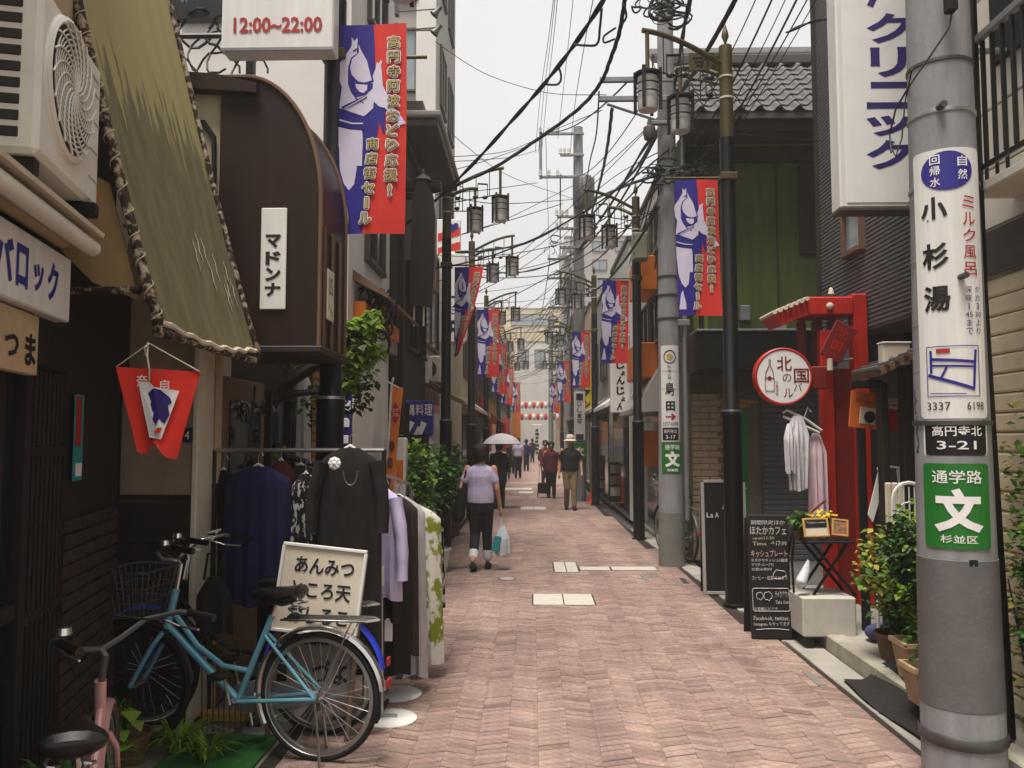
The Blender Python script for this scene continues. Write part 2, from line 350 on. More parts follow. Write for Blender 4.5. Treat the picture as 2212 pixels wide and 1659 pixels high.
mat('door_wood', '17100c', rough=.65, var=.25, scale=6, bump=.2, bscale=30)
def awning_wear():
    m = M('awning_olive'); N = m.node_tree.nodes; L = m.node_tree.links; b = N['Principled BSDF']; old = b.inputs['Base Color'].links[0].from_socket
    tc = N.new('ShaderNodeTexCoord'); sp = N.new('ShaderNodeSeparateXYZ'); L.new(tc.outputs['Object'], sp.inputs[0])
    mp = N.new('ShaderNodeMapping'); mp.inputs['Scale'].default_value = (1, 7, .8); L.new(tc.outputs['Object'], mp.inputs[0])
    n = N.new('ShaderNodeTexNoise'); n.inputs['Scale'].default_value = 3; n.inputs['Detail'].default_value = 8; L.new(mp.outputs[0], n.inputs['Vector'])
    ma = N.new('ShaderNodeMath'); ma.operation = 'MULTIPLY_ADD'; ma.inputs[1].default_value = 1.3; L.new(n.outputs[0], ma.inputs[0]); L.new(sp.outputs['Z'], ma.inputs[2])
    mr = N.new('ShaderNodeMapRange'); mr.inputs[1].default_value = 1.78; mr.inputs[2].default_value = 1.88; L.new(ma.outputs[0], mr.inputs[0])
    mx = N.new('ShaderNodeMix'); mx.data_type = 'RGBA'; L.new(mr.outputs[0], mx.inputs[0]); L.new(old, mx.inputs[6]); mx.inputs[7].default_value = lin('968c5c'); L.new(mx.outputs[2], b.inputs['Base Color'])
awning_wear()
mat('floral', 'cfcabf', rough=.9, scale=7, col2='77801c', bump=.3, bscale=20, stretch=(1.6, 1.6, 1))
mat('leaf_print', 'b5b1a8', rough=.9, scale=22, col2='110e0d', bump=.2, stretch=(1.4, 1.4, .7))
for n_, a_, b_ in (('floral', .44, .5), ('leaf_print', .52, .56)): q_ = MATS[n_].node_tree.nodes['Color Ramp'].color_ramp; q_.elements[0].position = a_; q_.elements[1].position = b_
# ================================================================== THE SETTING
g = MB(); g.add([(-260, -60, -.12), (260, -60, -.12), (260, 400, -.12), (-260, 400, -.12)], [(0, 1, 2, 3)])
struct('ground', g, 'asphalt')
RE = [(-8, 2.12), (6.4, 2.12), (9, 2.0), (11, 1.95), (14, 1.85), (21, 1.62), (95, 1.55)]
def redge(y):
    for (a, xa), (b, xb) in zip(RE, RE[1:]):
        if y <= b: return xa + (xb - xa) * (y - a) / (b - a)
    return RE[-1][1]
LE = -1.42
s = MB()
vs = [(LE, -8, -.012), (LE, 95, -.012)] + [(x, y, -.012) for y, x in RE[::-1]]
s.prism(vs, (0, 0, -1), .1)
street = struct('street', s, 'sand_joint')
# small clay pavers tilted left and right in turn, so that the rows run in a zigzag
PL, PW, TILT = .17, .068, .058
def paver_verts(x, y, odd, dz=0):
    g = .0034; a, b = (TILT, 0) if odd else (0, TILT)
    out = [(x + .0006, y + g + a), (x + PL - .0006, y + g + b), (x + PL - .0006, y + PW - g + b), (x + .0006, y + PW - g + a)]
    cy = y + PW / 2 + TILT / 2; t = .0035
    top = [(out[0][0], out[0][1] + t, dz), (out[1][0], out[1][1] + t, dz), (out[2][0], out[2][1] - t, dz), (out[3][0], out[3][1] - t, dz)]
    mid = [(p, q, dz - .004) for p, q in out]; bot = [(p, q, -.03) for p, q in out]; v = top + mid + bot
    return v, [(0, 1, 2, 3)] + [(i, i + 4, (i + 1) % 4 + 4, (i + 1) % 4) for i in range(4)] + [(i + 4, i + 8, (i + 1) % 4 + 8, (i + 1) % 4 + 4) for i in range(4)]
paver_me = []
for od in (0, 1): pm = MB(); pm.add(*paver_verts(-PL / 2, -PW / 2, od)); paver_me.append(pm.mesh('paver', 'paver'))
field = MB(); cells = []
yy = 1.2
while yy < 30:
    i = int(LE / PL) - 1
    while True:
        x = i * PL + .03; od = i % 2; i += 1
        if x + PL > redge(yy): break
        if x < LE: continue
        cells.append((x, yy, od))
    yy += PW
rnd = random.Random(3)
vis = [c for c in cells if c[1] > 4.12 and abs((c[0] + .09) / c[1]) < .6 and not (c[0] < -1.0 and c[1] < 4.9)]
vis.sort(key=lambda c: c[1]); near = set(vis[:296])
for (x, y, od) in cells:
    dz = rnd.uniform(-.0035, .0015)
    if (x, y, od) in near:
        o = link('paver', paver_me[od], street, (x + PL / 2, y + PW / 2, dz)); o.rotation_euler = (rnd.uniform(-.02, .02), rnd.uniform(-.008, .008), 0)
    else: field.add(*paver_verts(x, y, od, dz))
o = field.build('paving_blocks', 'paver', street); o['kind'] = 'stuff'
g = MB(); g.add([(LE, 30.05, -.003), (1.55, 30.05, -.003), (1.55, 95, -.003), (LE, 95, -.003)], [(0, 1, 2, 3)])
o = g.build('far_paving', 'paver_far', street)
# concrete gutters and the raised step on the right
g = MB()
for k in range(24):
    y0 = 1.0 + k * .6; g.cbox(redge(y0) + .006, redge(y0) + .24, y0 + .004, y0 + .596, -.1, -.004 + random.uniform(-.002, .002), .006)
go = struct('gutter_right', g, 'concrete')
g = MB()
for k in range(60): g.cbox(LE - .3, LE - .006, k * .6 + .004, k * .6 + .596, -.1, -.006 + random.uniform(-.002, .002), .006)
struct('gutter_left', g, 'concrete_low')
g = MB(); g.box(2.52, 3.6, 1.0, 9.0, -.1, .1); pavement = struct('pavement', g, 'concrete')
for k in range(13):
    y0 = 1.0 + k * .6 + (.0)
    o = MB().cbox(2.375, 2.52, y0 + .003, y0 + .597, -.08, .112, .012).build('kerb_stone', 'kerb_stone', pavement)
g = MB(); g.box(2.3, 12, 9.01, 11.3, -.1, .02); struct('side_lane', g, 'asphalt')
g = MB(); g.box(redge(16) + .35, 3.2, 11.4, 95, -.1, .012); struct('pavement_far_right', g, 'concrete')
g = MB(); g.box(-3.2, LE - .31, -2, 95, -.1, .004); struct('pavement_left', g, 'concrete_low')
# mat lying over the gutter
a, b = gnd(1805, 1462), gnd(1990, 1600)
m = MB()
def matfn(u, v):
    x = 2.16 + .36 * u + .02 * math.sin(v * 7); y = 4.35 + 1.5 * v + .05 * u
    return (x, y, .012 + .11 * max(0, min(1, (u - .45) * 3)) + .006 * math.sin(9 * v + 4 * u))
m.grid(matfn, 8, 24); top = list(m.v); n = len(top)
m.add([(x, y, z - .012) for x, y, z in top], [tuple(i for i in f[::-1]) for f in m.f[:]])
o = m.build('door_mat', 'mat_black', None, True); tag(o, 'black rubber ramp mat lying over the gutter beside the grey pole', 'mat')
# pale service covers in the paving
def cover(px0, px1, py0, py1, label, n=2, group=None):
    a, b, c, d = gnd(px0, py1), gnd(px1, py1), gnd(px0, py0), gnd(px1, py0)
    x0, x1 = (a.x + c.x) / 2, (b.x + d.x) / 2; y0, y1 = a.y, c.y
    t = thing('service_cover', label, 'service cover', (x0, y0, 0), 0, group)
    MB().cbox(-.012, x1 - x0 + .012, -.012, y1 - y0 + .012, -.01, .0035, .002).build('frame', 'dark_steel', t)
    wd = (x1 - x0) / n
    for k in range(n): MB().cbox(k * wd + .006, (k + 1) * wd - .006, .004, y1 - y0 - .004, -.008, .008, .003).build('lid', 'white_cover', t)
cover(1151, 1282, 1284, 1307, 'nearest pale double service cover in the middle of the brick street')
cover(1196, 1247, 1215, 1236, 'pale square double service cover at the end of the white strip')
for i, (p0, p1) in enumerate(((1252, 1318), (1320, 1418))):
    cover(p0, p1, 1225, 1232, ['left piece of the white strip crossing the brick paving', 'right piece of the white strip crossing the brick paving'][i], 1)
cover(1124, 1180, 1095, 1101, 'narrow pale strip in the paving behind the woman', 2)
cover(1090, 1150, 1054, 1058, 'far narrow pale strip across the paving', 2)
cover(1120, 1152, 1062, 1066, 'short pale strip just before the far narrow strip', 1)
for (px, py, r, lab) in ((1095, 1250, .11, 'small round iron cover in the paving behind the woman with the bag'),):
    p = gnd(px, py); t = thing('manhole_cover', lab, 'manhole cover', (p.x, p.y, 0))
    MB().lathe([(0, .006), (r * .85, .006), (r * .9, .002)], 24).build('lid', 'concrete', t); MB().lathe([(r * .92, .004), (r, .005), (r, -.01)], 24).build('ring', 'dark_steel', t)
for (px, py, lab) in ((1478, 1255, 'dark slot drain in the paving before the black sign board'), (1392, 1248, 'pale slot drain in the paving left of the dark slot'), (1758, 1466, 'slot drain in the paving beside the door mat')):
    p = gnd(px, py); o = MB().cbox(p.x - .03, p.x + .03, p.y - .17, p.y + .17, -.01, .006, .002).build('drain_slot', 'dark_steel' if '1478' in str(px) else 'concrete_low'); tag(o, lab, 'drain')

# ================================================================== GENERIC BUILDINGS
def window(parent, x0, x1, z0, z1, face, pos, pane='glass_dark', frame='window_frame', bars=1, depth=.05):
    """face '-y': x0..x1 along X at y=pos; face '+x' / '-x': x0..x1 along Y at x=pos"""
    def bx(mb, a, b, c, d, e0, e1):
        if face == '-y': mb.box(a, b, pos - e1, pos - e0, c, d)
        elif face == '+x': mb.box(pos + e0, pos + e1, a, b, c, d)
        else: mb.box(pos - e1, pos - e0, a, b, c, d)
    fr = MB(); t = .045
    bx(fr, x0 - t, x0, z0 - t, z1 + t, -.02, depth); bx(fr, x1, x1 + t, z0 - t, z1 + t, -.02, depth)
    bx(fr, x0, x1, z1, z1 + t, -.02, depth - .003); bx(fr, x0, x1, z0 - t, z0, -.02, depth + .02)
    for k in range(1, bars + 1):
        c = x0 + (x1 - x0) * k / (bars + 1); bx(fr, c - .016, c + .016, z0, z1, -.015, depth - .008)
    w = fr.build('window', frame, parent)
    for k in range(bars + 1):
        a = x0 + (x1 - x0) * k / (bars + 1) + .018; b = x0 + (x1 - x0) * (k + 1) / (bars + 1) - .018
        p = MB(); bx(p, a, b, z0 + .002, z1 - .002, .004, .012); p.build('pane', pane, w)
    return w
def block(name, label, x0, x1, y0, y1, h, m, z0=0, roof='kawara_dark', parapet=.12):
    t = thing(name, label, 'building', ((x0 + x1) / 2, (y0 + y1) / 2, 0))
    ox, oy = t.location.x, t.location.y
    MB().box(x0 - ox, x1 - ox, y0 - oy, y1 - oy, z0, h).build('wall', m, t)
    MB().cbox(x0 - ox - .05, x1 - ox + .05, y0 - oy - .05, y1 - oy + .05, h + .002, h + parapet, .02).build('roof', roof, t)
    t['o'] = (ox, oy); return t
def wins(t, face, spans, floors, pos, **k):
    ox, oy = t['o']
    for (a, b) in spans:
        for (c, d) in floors:
            if face == '-y': window(t, a - ox, b - ox, c, d, face, pos - oy, **k)
            else: window(t, a - oy, b - oy, c, d, face, pos - ox, **k)
# ================================================================== LEFT: CORNER SHOP
A0 = Vector((-1.80, 2.3, 0)); TH = math.asin(.22)
FN = Vector((math.cos(TH), math.sin(TH), 0))                 # facade normal, towards the street
def loc_a(p): d = Vector(p) - A0; return Vector((d.x * math.cos(TH) + d.y * math.sin(TH), -d.x * math.sin(TH) + d.y * math.cos(TH), d.z))
def fa(px, py, out=0): return loc_a(onp(px, py, A0 + FN * out, FN))
shop = thing('corner_shop', 'dark wooden cafe front with lattice doors at the left edge', 'building', A0, TH)
y = lambda px, out=0: fa(px, 900, out).y
MB().box(-2.6, -.12, -1.2, 2.42, 0, 5.2).build('wall', 'dark_wood', shop)
MB().box(-.12, .02, -1.2, y(150), 2.55, 5.2).build('upper_wall', 'beige_wall', shop)
MB().box(-.12, -.02, -1.2, 2.42, 2.0, 2.55).build('lintel', 'dark_wood', shop)
# glazed door, lattice doors, brick pier
g = MB(); 
for yy_ in (-.3, y(4), y(62)): g.box(-.06, .0, yy_ - .03, yy_ + .03, 0, 2.0)
g.box(-.06, -.01, -.3, y(62), .0, .12); g.box(-.06, -.01, -.3, y(62), 1.0, 1.06)
d1 = g.build('glazed_door', 'door_wood', shop)
MB().box(-.05, -.04, -.27, y(4) - .03, .12, 2.0).build('pane', 'glass_dark', d1)
MB().box(-.05, -.04, y(4) + .03, y(62) - .03, .12, 2.0).build('pane', 'glass_dark', d1)
door = MB().box(-.075, -.06, y(64), y(150), 0, 2.0).build('lattice_door', 'dark_wood', shop)
for k in range(9):
    c = y(64) + (y(150) - y(64)) * (k + .5) / 9
    MB().cbox(-.06, -.02, c - .011, c + .011, .3, 1.98, .004).build('slat', 'door_wood', door)
for z in (.28, .95, 1.62): MB().cbox(-.06, -.012, y(64), y(150), z, z + .04, .004).build('rail', 'door_wood', door)
pier = MB().box(-.12, -.02, y(152), y(266), 0, 2.0).build('pier', 'dark_wood', shop)
zz = 0; rw = 0
while zz < 1.28:
    c = y(154) - (.11 if rw % 2 else 0)
    while c < y(264):
        a, b = max(c + .006, y(154)), min(c + .214, y(264))
        if b - a > .03: MB().cbox(-.02, -.004 + random.uniform(-.002, .002), a, b, zz + .005, zz + .064, .004).build('brick', 'dark_brick', pier)
        c += .22
    zz += .07; rw += 1
fl = MB().box(.0, .006, y(160), y(178), 1.5, 1.9).build('flyer', 'teal', shop)
MB().box(.006, .009, y(161), y(172), 1.66, 1.89).build('print', 'ink_red', fl)
g = MB(); g.box(.006, .009, y(164), y(176), 1.52, 1.58); g.build('print', 'ink_white', fl)
# stucco pier that ends the shop front, white corner strip, house number
PY = 4.86; pl, pr = at(264, 900, PY), at(430, 900, PY)
pr_t = thing('stucco_pier', 'tan stucco wall end with a pale corner strip behind the red pennant', 'wall', (pl.x, PY, 0))
wd = pr.x - pl.x
MB().box(0, wd - .03, 0, .5, at(0, 1068, PY).z, 2.9).build('plaster', 'stucco', pr_t)
dd = MB().box(0, wd - .03, .004, .5, 0, at(0, 1068, PY).z - .004).build('wainscot', 'dark_wood', pr_t)
for k in range(5):
    MB().cbox(.0, wd - .032, -.012, .006, .03 + k * .26, .03 + k * .26 + .25, .006).build('board', 'dark_wood', dd)
MB().cbox(wd - .03, wd + .004, -.02, .5, 0, 2.9, .006).build('corner_strip', 'cream_trim', pr_t)
hn = thing('house_number', 'small black number plate on the stucco wall end', 'number plate', tuple(at(405, 940, PY - .012)))
MB().cbox(-.028, .028, -.006, .006, -.045, .045, .003).build('plate', 'ink_black', hn); put_text(hn, '4', -.014, .014, -.025, .025, 'ink_white', .008)

# ---- air conditioner
a, b = Vector((-1.66, 2.62, 0)), Vector((-1.825, 3.30, 0)); dv = (b - a); LN = dv.length
ac = thing('air_conditioner', 'white wall mounted air conditioner outdoor unit above the shop sign', 'air conditioner', (a.x, a.y, at(62, 330, 2.62).z), math.atan2(-dv.x, dv.y))
H = .60; DP = .27
MB().cbox(-DP, 0, 0, LN, 0, H, .018).build('casing', 'ac_white', ac, False)
# fan opening on the street face
cy, cz, rr = LN * .42, H * .56, .235
def ring(mb, r, tube_r, x, n=36, sq=1): mb.tube([(x, cy + r * math.cos(2 * math.pi * i / n), cz + r * math.sin(2 * math.pi * i / n)) for i in range(n)], tube_r, 5, True)
T = Matrix.Translation((0.0, cy, cz)) @ Matrix.Rotation(R(90), 4, 'Y')
MB().lathe([(0, .003), (rr * .99, .003)], 36, T=T).build('fan_recess', 'ac_dark', ac)
g = MB(); ring(g, rr + .012, .014, .008); g.lathe([(rr + .03, .0), (rr + .022, .012), (rr, .014)], 40, T=T); g.build('shroud', 'ac_white', ac, True)
g = MB()
for k in range(11): ring(g, .04 + k * (rr - .04) / 11, .0032, .022)
g.build('guard_ring', 'ac_white', ac)['kind'] = 'stuff'
for k in range(18):
    a0 = 2 * math.pi * k / 18; pts = []
    for j in range(9):
        t = j / 8; an = a0 + 1.15 * t; rad = .02 + (rr - .01) * t
        pts.append((.026, cy + rad * math.cos(an), cz + rad * math.sin(an)))
    MB().tube(pts, .0042, 5).build('guard_blade', 'ac_white', ac)
MB().lathe([(0, .032), (.02, .03), (.028, .02)], 16, T=T).build('hub', 'ac_white', ac, True)
g = MB()
for z in (.1, .22, .34, .46): g.box(.0, .003, LN * .8, LN - .02, z, z + .006)
g.build('panel_groove', 'grey_cloth', ac)
for k in range(9):      # louvres in the side that faces the camera
    z = .05 + k * .056
    MB().cbox(-DP + .03, -.06, -.004, .004, z, z + .036, .003).build('louvre', 'ac_dark', ac)
put_text_a = text_into(MB(), 'Panasonic', -.045, .045, -.008, .008, 0, bold=.02)
o = put_text_a.build('lettering', 'ink_black', ac); o.rotation_euler.z = R(90); o.location = (.004, LN * .88, H * .87)
br = thing('bracket', 'black steel bracket carrying the air conditioner', 'bracket', ac.location, ac.rotation_euler.z)
MB().cbox(-DP - .1, -.02, .04, .09, -.06, -.002, .005).build('arm', 'black_metal', br)
MB().cbox(-DP - .1, .03, LN - .13, LN - .08, -.06, -.002, .005).build('arm', 'black_metal', br)
MB().cbox(-.12, -.075, -.02, LN + .02, -.12, -.062, .005).build('rail', 'black_metal', br)
MB().cbox(-DP - .14, -DP - .1, .0, LN + .06, -.4, .1, .005).build('wall_rail', 'black_metal', br)

# ---- folded retractable awning box above the sign
rb = thing('retracted_awning', 'beige rolled up awning tubes under the air conditioner', 'awning', A0, TH)
y0_, y1_ = -.6, fa(200, 530, .2).y
zr = onp(200, 532, A0 + FN * .2, FN).z
MB().tube([(.2, y0_, zr - .01), (.2, y1_, zr - .01)], .033, 12).build('front_tube', 'ac_white', rb, True)
g = MB(); g.prism([(.0, y0_, zr + .09), (.25, y0_, zr + .03), (.255, y0_, zr + .045), (.0, y0_, zr + .11)], (0, 1, 0), y1_ - y0_ - .03); g.build('cover_sheet', 'cream_trim', rb)
MB().tube([(.1, y0_, zr + .02), (.1, y1_ - .05, zr + .02)], .045, 12).build('roller', 'beige_wall', rb, True)
MB().tube([(.2, y(22), zr + .2), (.02, y(22), zr + .2)], .02, 10).build('drain_pipe', 'ac_white', rb, True)

# ---- shop signs
sp = onp(145, 636, A0 + FN * .1, FN)
s1 = thing('shop_sign', 'white signboard with blue katakana on the dark cafe front', 'sign', A0 + FN * .1, TH + math.pi / 2)
yr = fa(145, 636, .1).y; yl = yr - .74
MB().cbox(yl, yr, -.012, .05, 2.17, 2.432, .006).build('board', 'white_panel', s1)
wch = .108
for ch, p0, p1, q0, q1 in (('バ', -28, 33, 505, 640), ('ロ', 42, 78, 562, 650), ('ッ', 95, 125, 580, 660), ('ク', 138, 170, 566, 672)):
    a_, b_ = fa(p0 * .72 + 3, 600, .112).y, fa(p1 * .72 + 3, 600, .112).y
    put_text(s1, ch, a_, b_, 2.225 if ch != 'ッ' else 2.235, 2.375 if ch != 'ッ' else 2.34, 'ink_blue', .0145, bold=.035)
s2 = thing('shop_sign', 'tan wooden board with black brush hiragana under the white signboard', 'sign', A0 + FN * .07, TH + math.pi / 2)
yr2 = fa(76, 760, .07).y; zt, zb = onp(76, 700, A0 + FN * .07, FN).z, onp(76, 812, A0 + FN * .07, FN).z
MB().cbox(yr2 - .5, yr2, -.01, .03, zb, zt + .03, .004).build('board', 'tan_board', s2)
put_text(s2, 'つ', yr2 - .31, yr2 - .19, zb + .05, zb + .13, 'ink_black', .013, bold=.03); put_text(s2, 'ま', yr2 - .13, yr2 - .03, zb + .03, zb + .15, 'ink_black', .013, bold=.03)

# ---- olive canvas awning on rusty pipes
AX, AY1, AY2, AZ = -1.63, 3.46, 4.70, 2.21
aw = thing('canvas_awning', 'steep faded olive canvas awning laced to rusty pipes', 'awning', (AX, (AY1 + AY2) / 2, AZ))
def awp(u, v):           # u along street, v up the slope
    y_ = AY1 + (AY2 - AY1) * u; z = AZ + 2.35 * v
    x = AX - .40 * (v * 2.35 / 1.41) ** .92 if v > 0 else AX
    sag = .035 * math.sin(math.pi * u) * (1 - v * .5) + .008 * math.sin(u * 40)
    return Vector((x + sag * .6, y_, z - sag * .9 - .02 * math.sin(math.pi * u) * (1 - v))) - aw.location
g = MB(); g.grid(awp, 48, 30); n = len(g.v); fs = g.f[:]
g.add([Vector(v) - Vector((.012, 0, .012)) for v in g.v], [f[::-1] for f in fs]); cv = g.build('canvas', 'awning_olive', aw, True)
g = MB(); g.tube([awp(i / 30, 0.0) + Vector((.0, 0, .004)) for i in range(31)], .014, 6); g.build('hem', 'cream_trim', cv)
ra = random.Random(5)
for k in range(9):      # pale scuffs where the coating has come off
    u0 = .55 + .05 * k + ra.uniform(-.02, .02); v0 = .08 + ra.uniform(0, .12) 
    pts = [awp(u0 + .006 * math.sin(j * 2.1), v0 + .012 * j) + Vector((.004, 0, .003)) for j in range(7)]
    MB().tube(pts, [.001, .004, .007, .005, .008, .004, .001], 5, flat=.3).build('scuff', 'cream_trim', cv)
g = MB(); g.tube([Vector((AX, AY1, AZ - .05)) - aw.location, Vector((AX, AY2, AZ - .06)) - aw.location], .022, 10); g.build('front_pipe', 'rust_flake', aw, True)
near_pipe = [awp(0, v) + Vector((.012, -.02, .0)) for v in [i / 14 for i in range(15)]]
near_pipe = [Vector((AX, AY1, AZ - .05)) - aw.location] + near_pipe
MB().tube(near_pipe, .023, 10).build('near_pipe', 'rust_flake', aw, True)
MB().tube([p + Vector((0, AY2 - AY1 + .04, 0)) for p in near_pipe], .016, 8).build('far_pipe', 'rust_flake', aw, True)
hel = []
for i in range(240):
    t = i / 239 * (len(near_pipe) - 2) + .6; k = int(t); k = min(k, len(near_pipe) - 2); p = near_pipe[k].lerp(near_pipe[k + 1], t - k)
    an = i * .55 + .8 * math.sin(i * .13); hel.append(p + Vector((.026 * math.cos(an), .026 * math.sin(an), 0)))
MB().tube(hel, .0028, 5).build('lacing_rope', 'rope', aw)
a_, b_ = at(155, 628, AY1 - .01) - aw.location, at(304, 626, AY1 - .01) - aw.location
MB().tube([a_, b_], .017, 10).build('tie_pipe', 'rust_flake', aw, True)
# tan side curtain of the awning
c1 = [at(80, 470, AY1 + .03), at(190, 372, AY1 + .03), at(236, 395, AY1 + .03), at(300, 648, AY1 + .03), at(200, 610, AY1 + .03), at(110, 520, AY1 + .03)]
sc = MB().prism([p - aw.location for p in c1], (0, 1, 0), .006).build('side_curtain', 'awning_tan', aw)
g = MB().prism([p - aw.location + Vector((0, -.003, 0)) for p in (at(76, 470, AY1 + .03), at(160, 420, AY1 + .03), at(215, 418, AY1 + .03), at(180, 500, AY1 + .03), at(120, 530, AY1 + .03))], (0, 1, 0), .003).build('stain', 'orange_cloth', sc)
for k in range(8):
    p = near_pipe[1 + k].lerp(near_pipe[2 + k], .5) + Vector((-.045, .03, 0)); MB().ell(p, (.008, .008, .008), 8, 5).build('eyelet', 'dark_steel', sc)

# ---- red pennant hanging at the awning corner
pn = thing('pennant', 'red swallowtail cloth pennant hanging from the awning corner', 'pennant', at(340, 800, 3.40))
PXY = lambda px, py, dy=0: Vector(at(px, py, 3.40 + dy)) - pn.location
def penn(u, v):
    tl, tr, bl, br_ = PXY(250, 792), PXY(432, 803), PXY(292, 978), PXY(386, 992)
    p = tl.lerp(tr, u).lerp(bl.lerp(br_, u), v)
    notch = max(0, 1 - abs(u - .5) / .26) if v > .75 else 0
    p.z += .045 * notch * (v - .75) * 4 * (1.2 - .2 * math.cos(u * 9))
    p.y += .018 * math.sin(3.2 * u + 2 * v) * (.3 + v) + .01 * math.sin(9 * u)
    return p
g = MB(); g.grid(penn, 24, 24); g.add([Vector(v) + Vector((0, .003, 0)) for v in g.v], [f[::-1] for f in g.f]); g.build('cloth', 'red_cloth', pn, True)
def pshape(pts, m, off, name='print'):
    bm = MB()
    def uv(px, py):
        best = None
        tl, tr, bl, br_ = (250, 792), (432, 803), (292, 978), (386, 992)
        v = (py - 797) / 185; xl = 250 + 42 * v; xr = 432 - 46 * v; u = (px - xl) / (xr - xl); return u, v
    vs = [penn(*uv(px, py)) - Vector((0, off, 0)) for px, py in pts]
    bm.prism(vs, (0, 1, 0), .0012); return bm.build(name, m, pn)
pshape([(297, 826), (325, 826), (335, 836), (388, 840), (354, 948), (324, 948)], 'ink_white', .012)
pshape([(322, 850), (336, 838), (352, 842), (370, 856), (374, 866), (366, 872), (370, 892), (360, 912), (348, 902), (342, 916), (333, 905), (336, 890), (322, 880), (330, 868)], 'ink_violet', .016)
pshape([(346, 922), (356, 920), (352, 930), (340, 936), (338, 930)], 'red_cloth', .016)
for chs, px, py in (('良', 363, 832), ('奈', 308, 824)):
    p = penn((px - 255) / 175, (py - 797) / 185); o = put_text(pn, chs, p.x - .024, p.x + .024, p.z - .026, p.z + .026, 'ink_white', 0); o.location.y = p.y - .014
kn = Vector(at(322, 742, 3.44)) - pn.location
g = MB(); g.tube([kn, PXY(252, 792)], .0025, 5); g.tube([kn, PXY(431, 803)], .0035, 5); g.tube([kn + Vector((.004, -.02, 0)), PXY(318, 770, -.03), PXY(323, 800, -.035), PXY(322, 822, -.03)], .004, 6)
g.tube([kn, PXY(312, 752, -.04), PXY(314, 766, -.03), kn + Vector((.005, -.03, -.03))], .004, 6); g.build('cord', 'rope', pn)

# ================================================================== LEFT: SHOP WITH THE BROWN HOOD
hb = block('clothes_shop', 'low dark boutique behind the clothes racks under the brown hood', -4.2, -2.05, 4.98, 7.5, 3.15, 'dark_wood')
ox, oy = hb['o']
dr = MB().cbox(-2.05 - ox, -2.0 - ox, 5.2 - oy, 6.0 - oy, 0, 2.1, .006).build('door', 'brown_wall', hb)
MB().box(-2.0 - ox, -1.99 - ox, 5.3 - oy, 5.9 - oy, .9, 1.95).build('pane', 'glass_dark', dr)
window(hb, 6.2 - oy, 7.2 - oy, .7, 2.0, '+x', -2.05 - ox, frame='dark_wood')
MB().tube([(-2.0 - ox, 5.1 - oy, 0), (-2.0 - ox, 5.1 - oy, 3.0)], .03, 8).build('downpipe', 'beige_wall', hb)
MB().cbox(-2.6 - ox, -1.935 - ox, 4.90 - oy, 4.978 - oy, 2.25, at(0, 205, 4.9).z, .01).build('upper_panel', 'cream_wall', hb)
MB().tube([(at(402, 270, 4.88).x - ox, 4.88 - oy, at(0, 268, 4.88).z), (at(440, 270, 4.88).x - ox, 4.88 - oy, at(0, 268, 4.88).z), (at(462, 300, 4.88).x - ox, 4.88 - oy, at(0, 300, 4.88).z), (at(464, 620, 4.88).x - ox, 4.88 - oy, at(0, 620, 4.88).z)], .016, 6).build('cable_run', 'cable', hb)
# scroll iron bracket
g = MB()
def spiral(c, r0, turns, sgn=1, ph=0, n=26): return [(c[0], c[1] + sgn * (r0 * (1 - i / n * .85)) * math.cos(ph + turns * 2 * math.pi * i / n), c[2] + (r0 * (1 - i / n * .85)) * math.sin(ph + turns * 2 * math.pi * i / n)) for i in range(n + 1)]
sb = thing('scroll_iron', 'black wrought iron scrolls on the boutique wall', 'ironwork', (-1.9, 5.3, 1.75))
for c, r_, s_ in (((0, 0, .1), .09, 1), ((0, .25, -.05), .08, -1), ((0, .1, -.22), .07, 1), ((0, .4, .15), .07, -1)): MB().tube(spiral(c, r_, 1.6, s_), .007, 6).build('scroll', 'black_metal', sb)
MB().tube([(0, -.05, -.35), (0, .1, -.1), (0, .2, .3)], .008, 6).build('stem', 'black_metal', sb)

HY0, HY1 = 4.86, 5.52; HXL, HXR = -1.93, at(690, 600, HY0).x
hz0, hz1 = at(0, 748, HY0).z, at(0, 172, HY0).z
hood = thing('hood', 'curved dark brown metal shop hood with a white name plate', 'hood', (HXR, HY0, hz0))
def hprof(inset=0):
    pts = [(HXL - HXR, 0), (-inset, 0), (-inset, .95 * (hz1 - hz0) * .55)]
    H_ = hz1 - hz0 - inset
    for k in range(1, 15):
        t = k / 14 * math.pi / 2
        pts.append((-inset + (HXL - HXR + .12) * (1 - math.cos(t)) * .95, .5225 * (hz1 - hz0) + (H_ - .5225 * (hz1 - hz0)) * math.sin(t)))
    pts.append((HXL - HXR, H_)); return pts
g = MB(); g.prism([(x, 0, z) for x, z in hprof()], (0, 1, 0), HY1 - HY0); g.build('shell', 'brown_hood', hood, True)
g = MB(); pr_ = hprof()[1:]; g.tube([(x + .004, -.006, z) for x, z in pr_], .014, 6); g.build('near_rim', 'brown_wall', hood, True)
g = MB(); g.tube([(x + .004, HY1 - HY0, z) for x, z in pr_], .014, 6); g.build('far_rim', 'brown_wall', hood, True)
g = MB(); g.prism([(p_.x - HXR, -.05, p_.z - hz0) for p_ in (at(384, 160, HY0), at(470, 166, HY0), at(560, 186, HY0), at(560, 206, HY0), at(470, 200, HY0), at(384, 196, HY0))], (0, 1, 0), .5); g.build('roof_cap', 'brown_hood', hood)
MB().cbox(HXL - HXR - .0, .03, -.03, HY1 - HY0 + .03, -.05, -.003, .01).build('sill', 'dark_wood', hood)
for k in range(3): MB().cbox(.002, .02, .06 + k * .2, .085 + k * .2, .0, .75, .004).build('rib', 'brown_wall', hood)
hs = thing('name_plate', 'white name plate with vertical black katakana on the brown hood', 'sign', at(591, 558, HY0 - .008))
MB().cbox(-.079, .079, -.006, .004, -.315, .312, .004).build('plate', 'white_panel', hs)
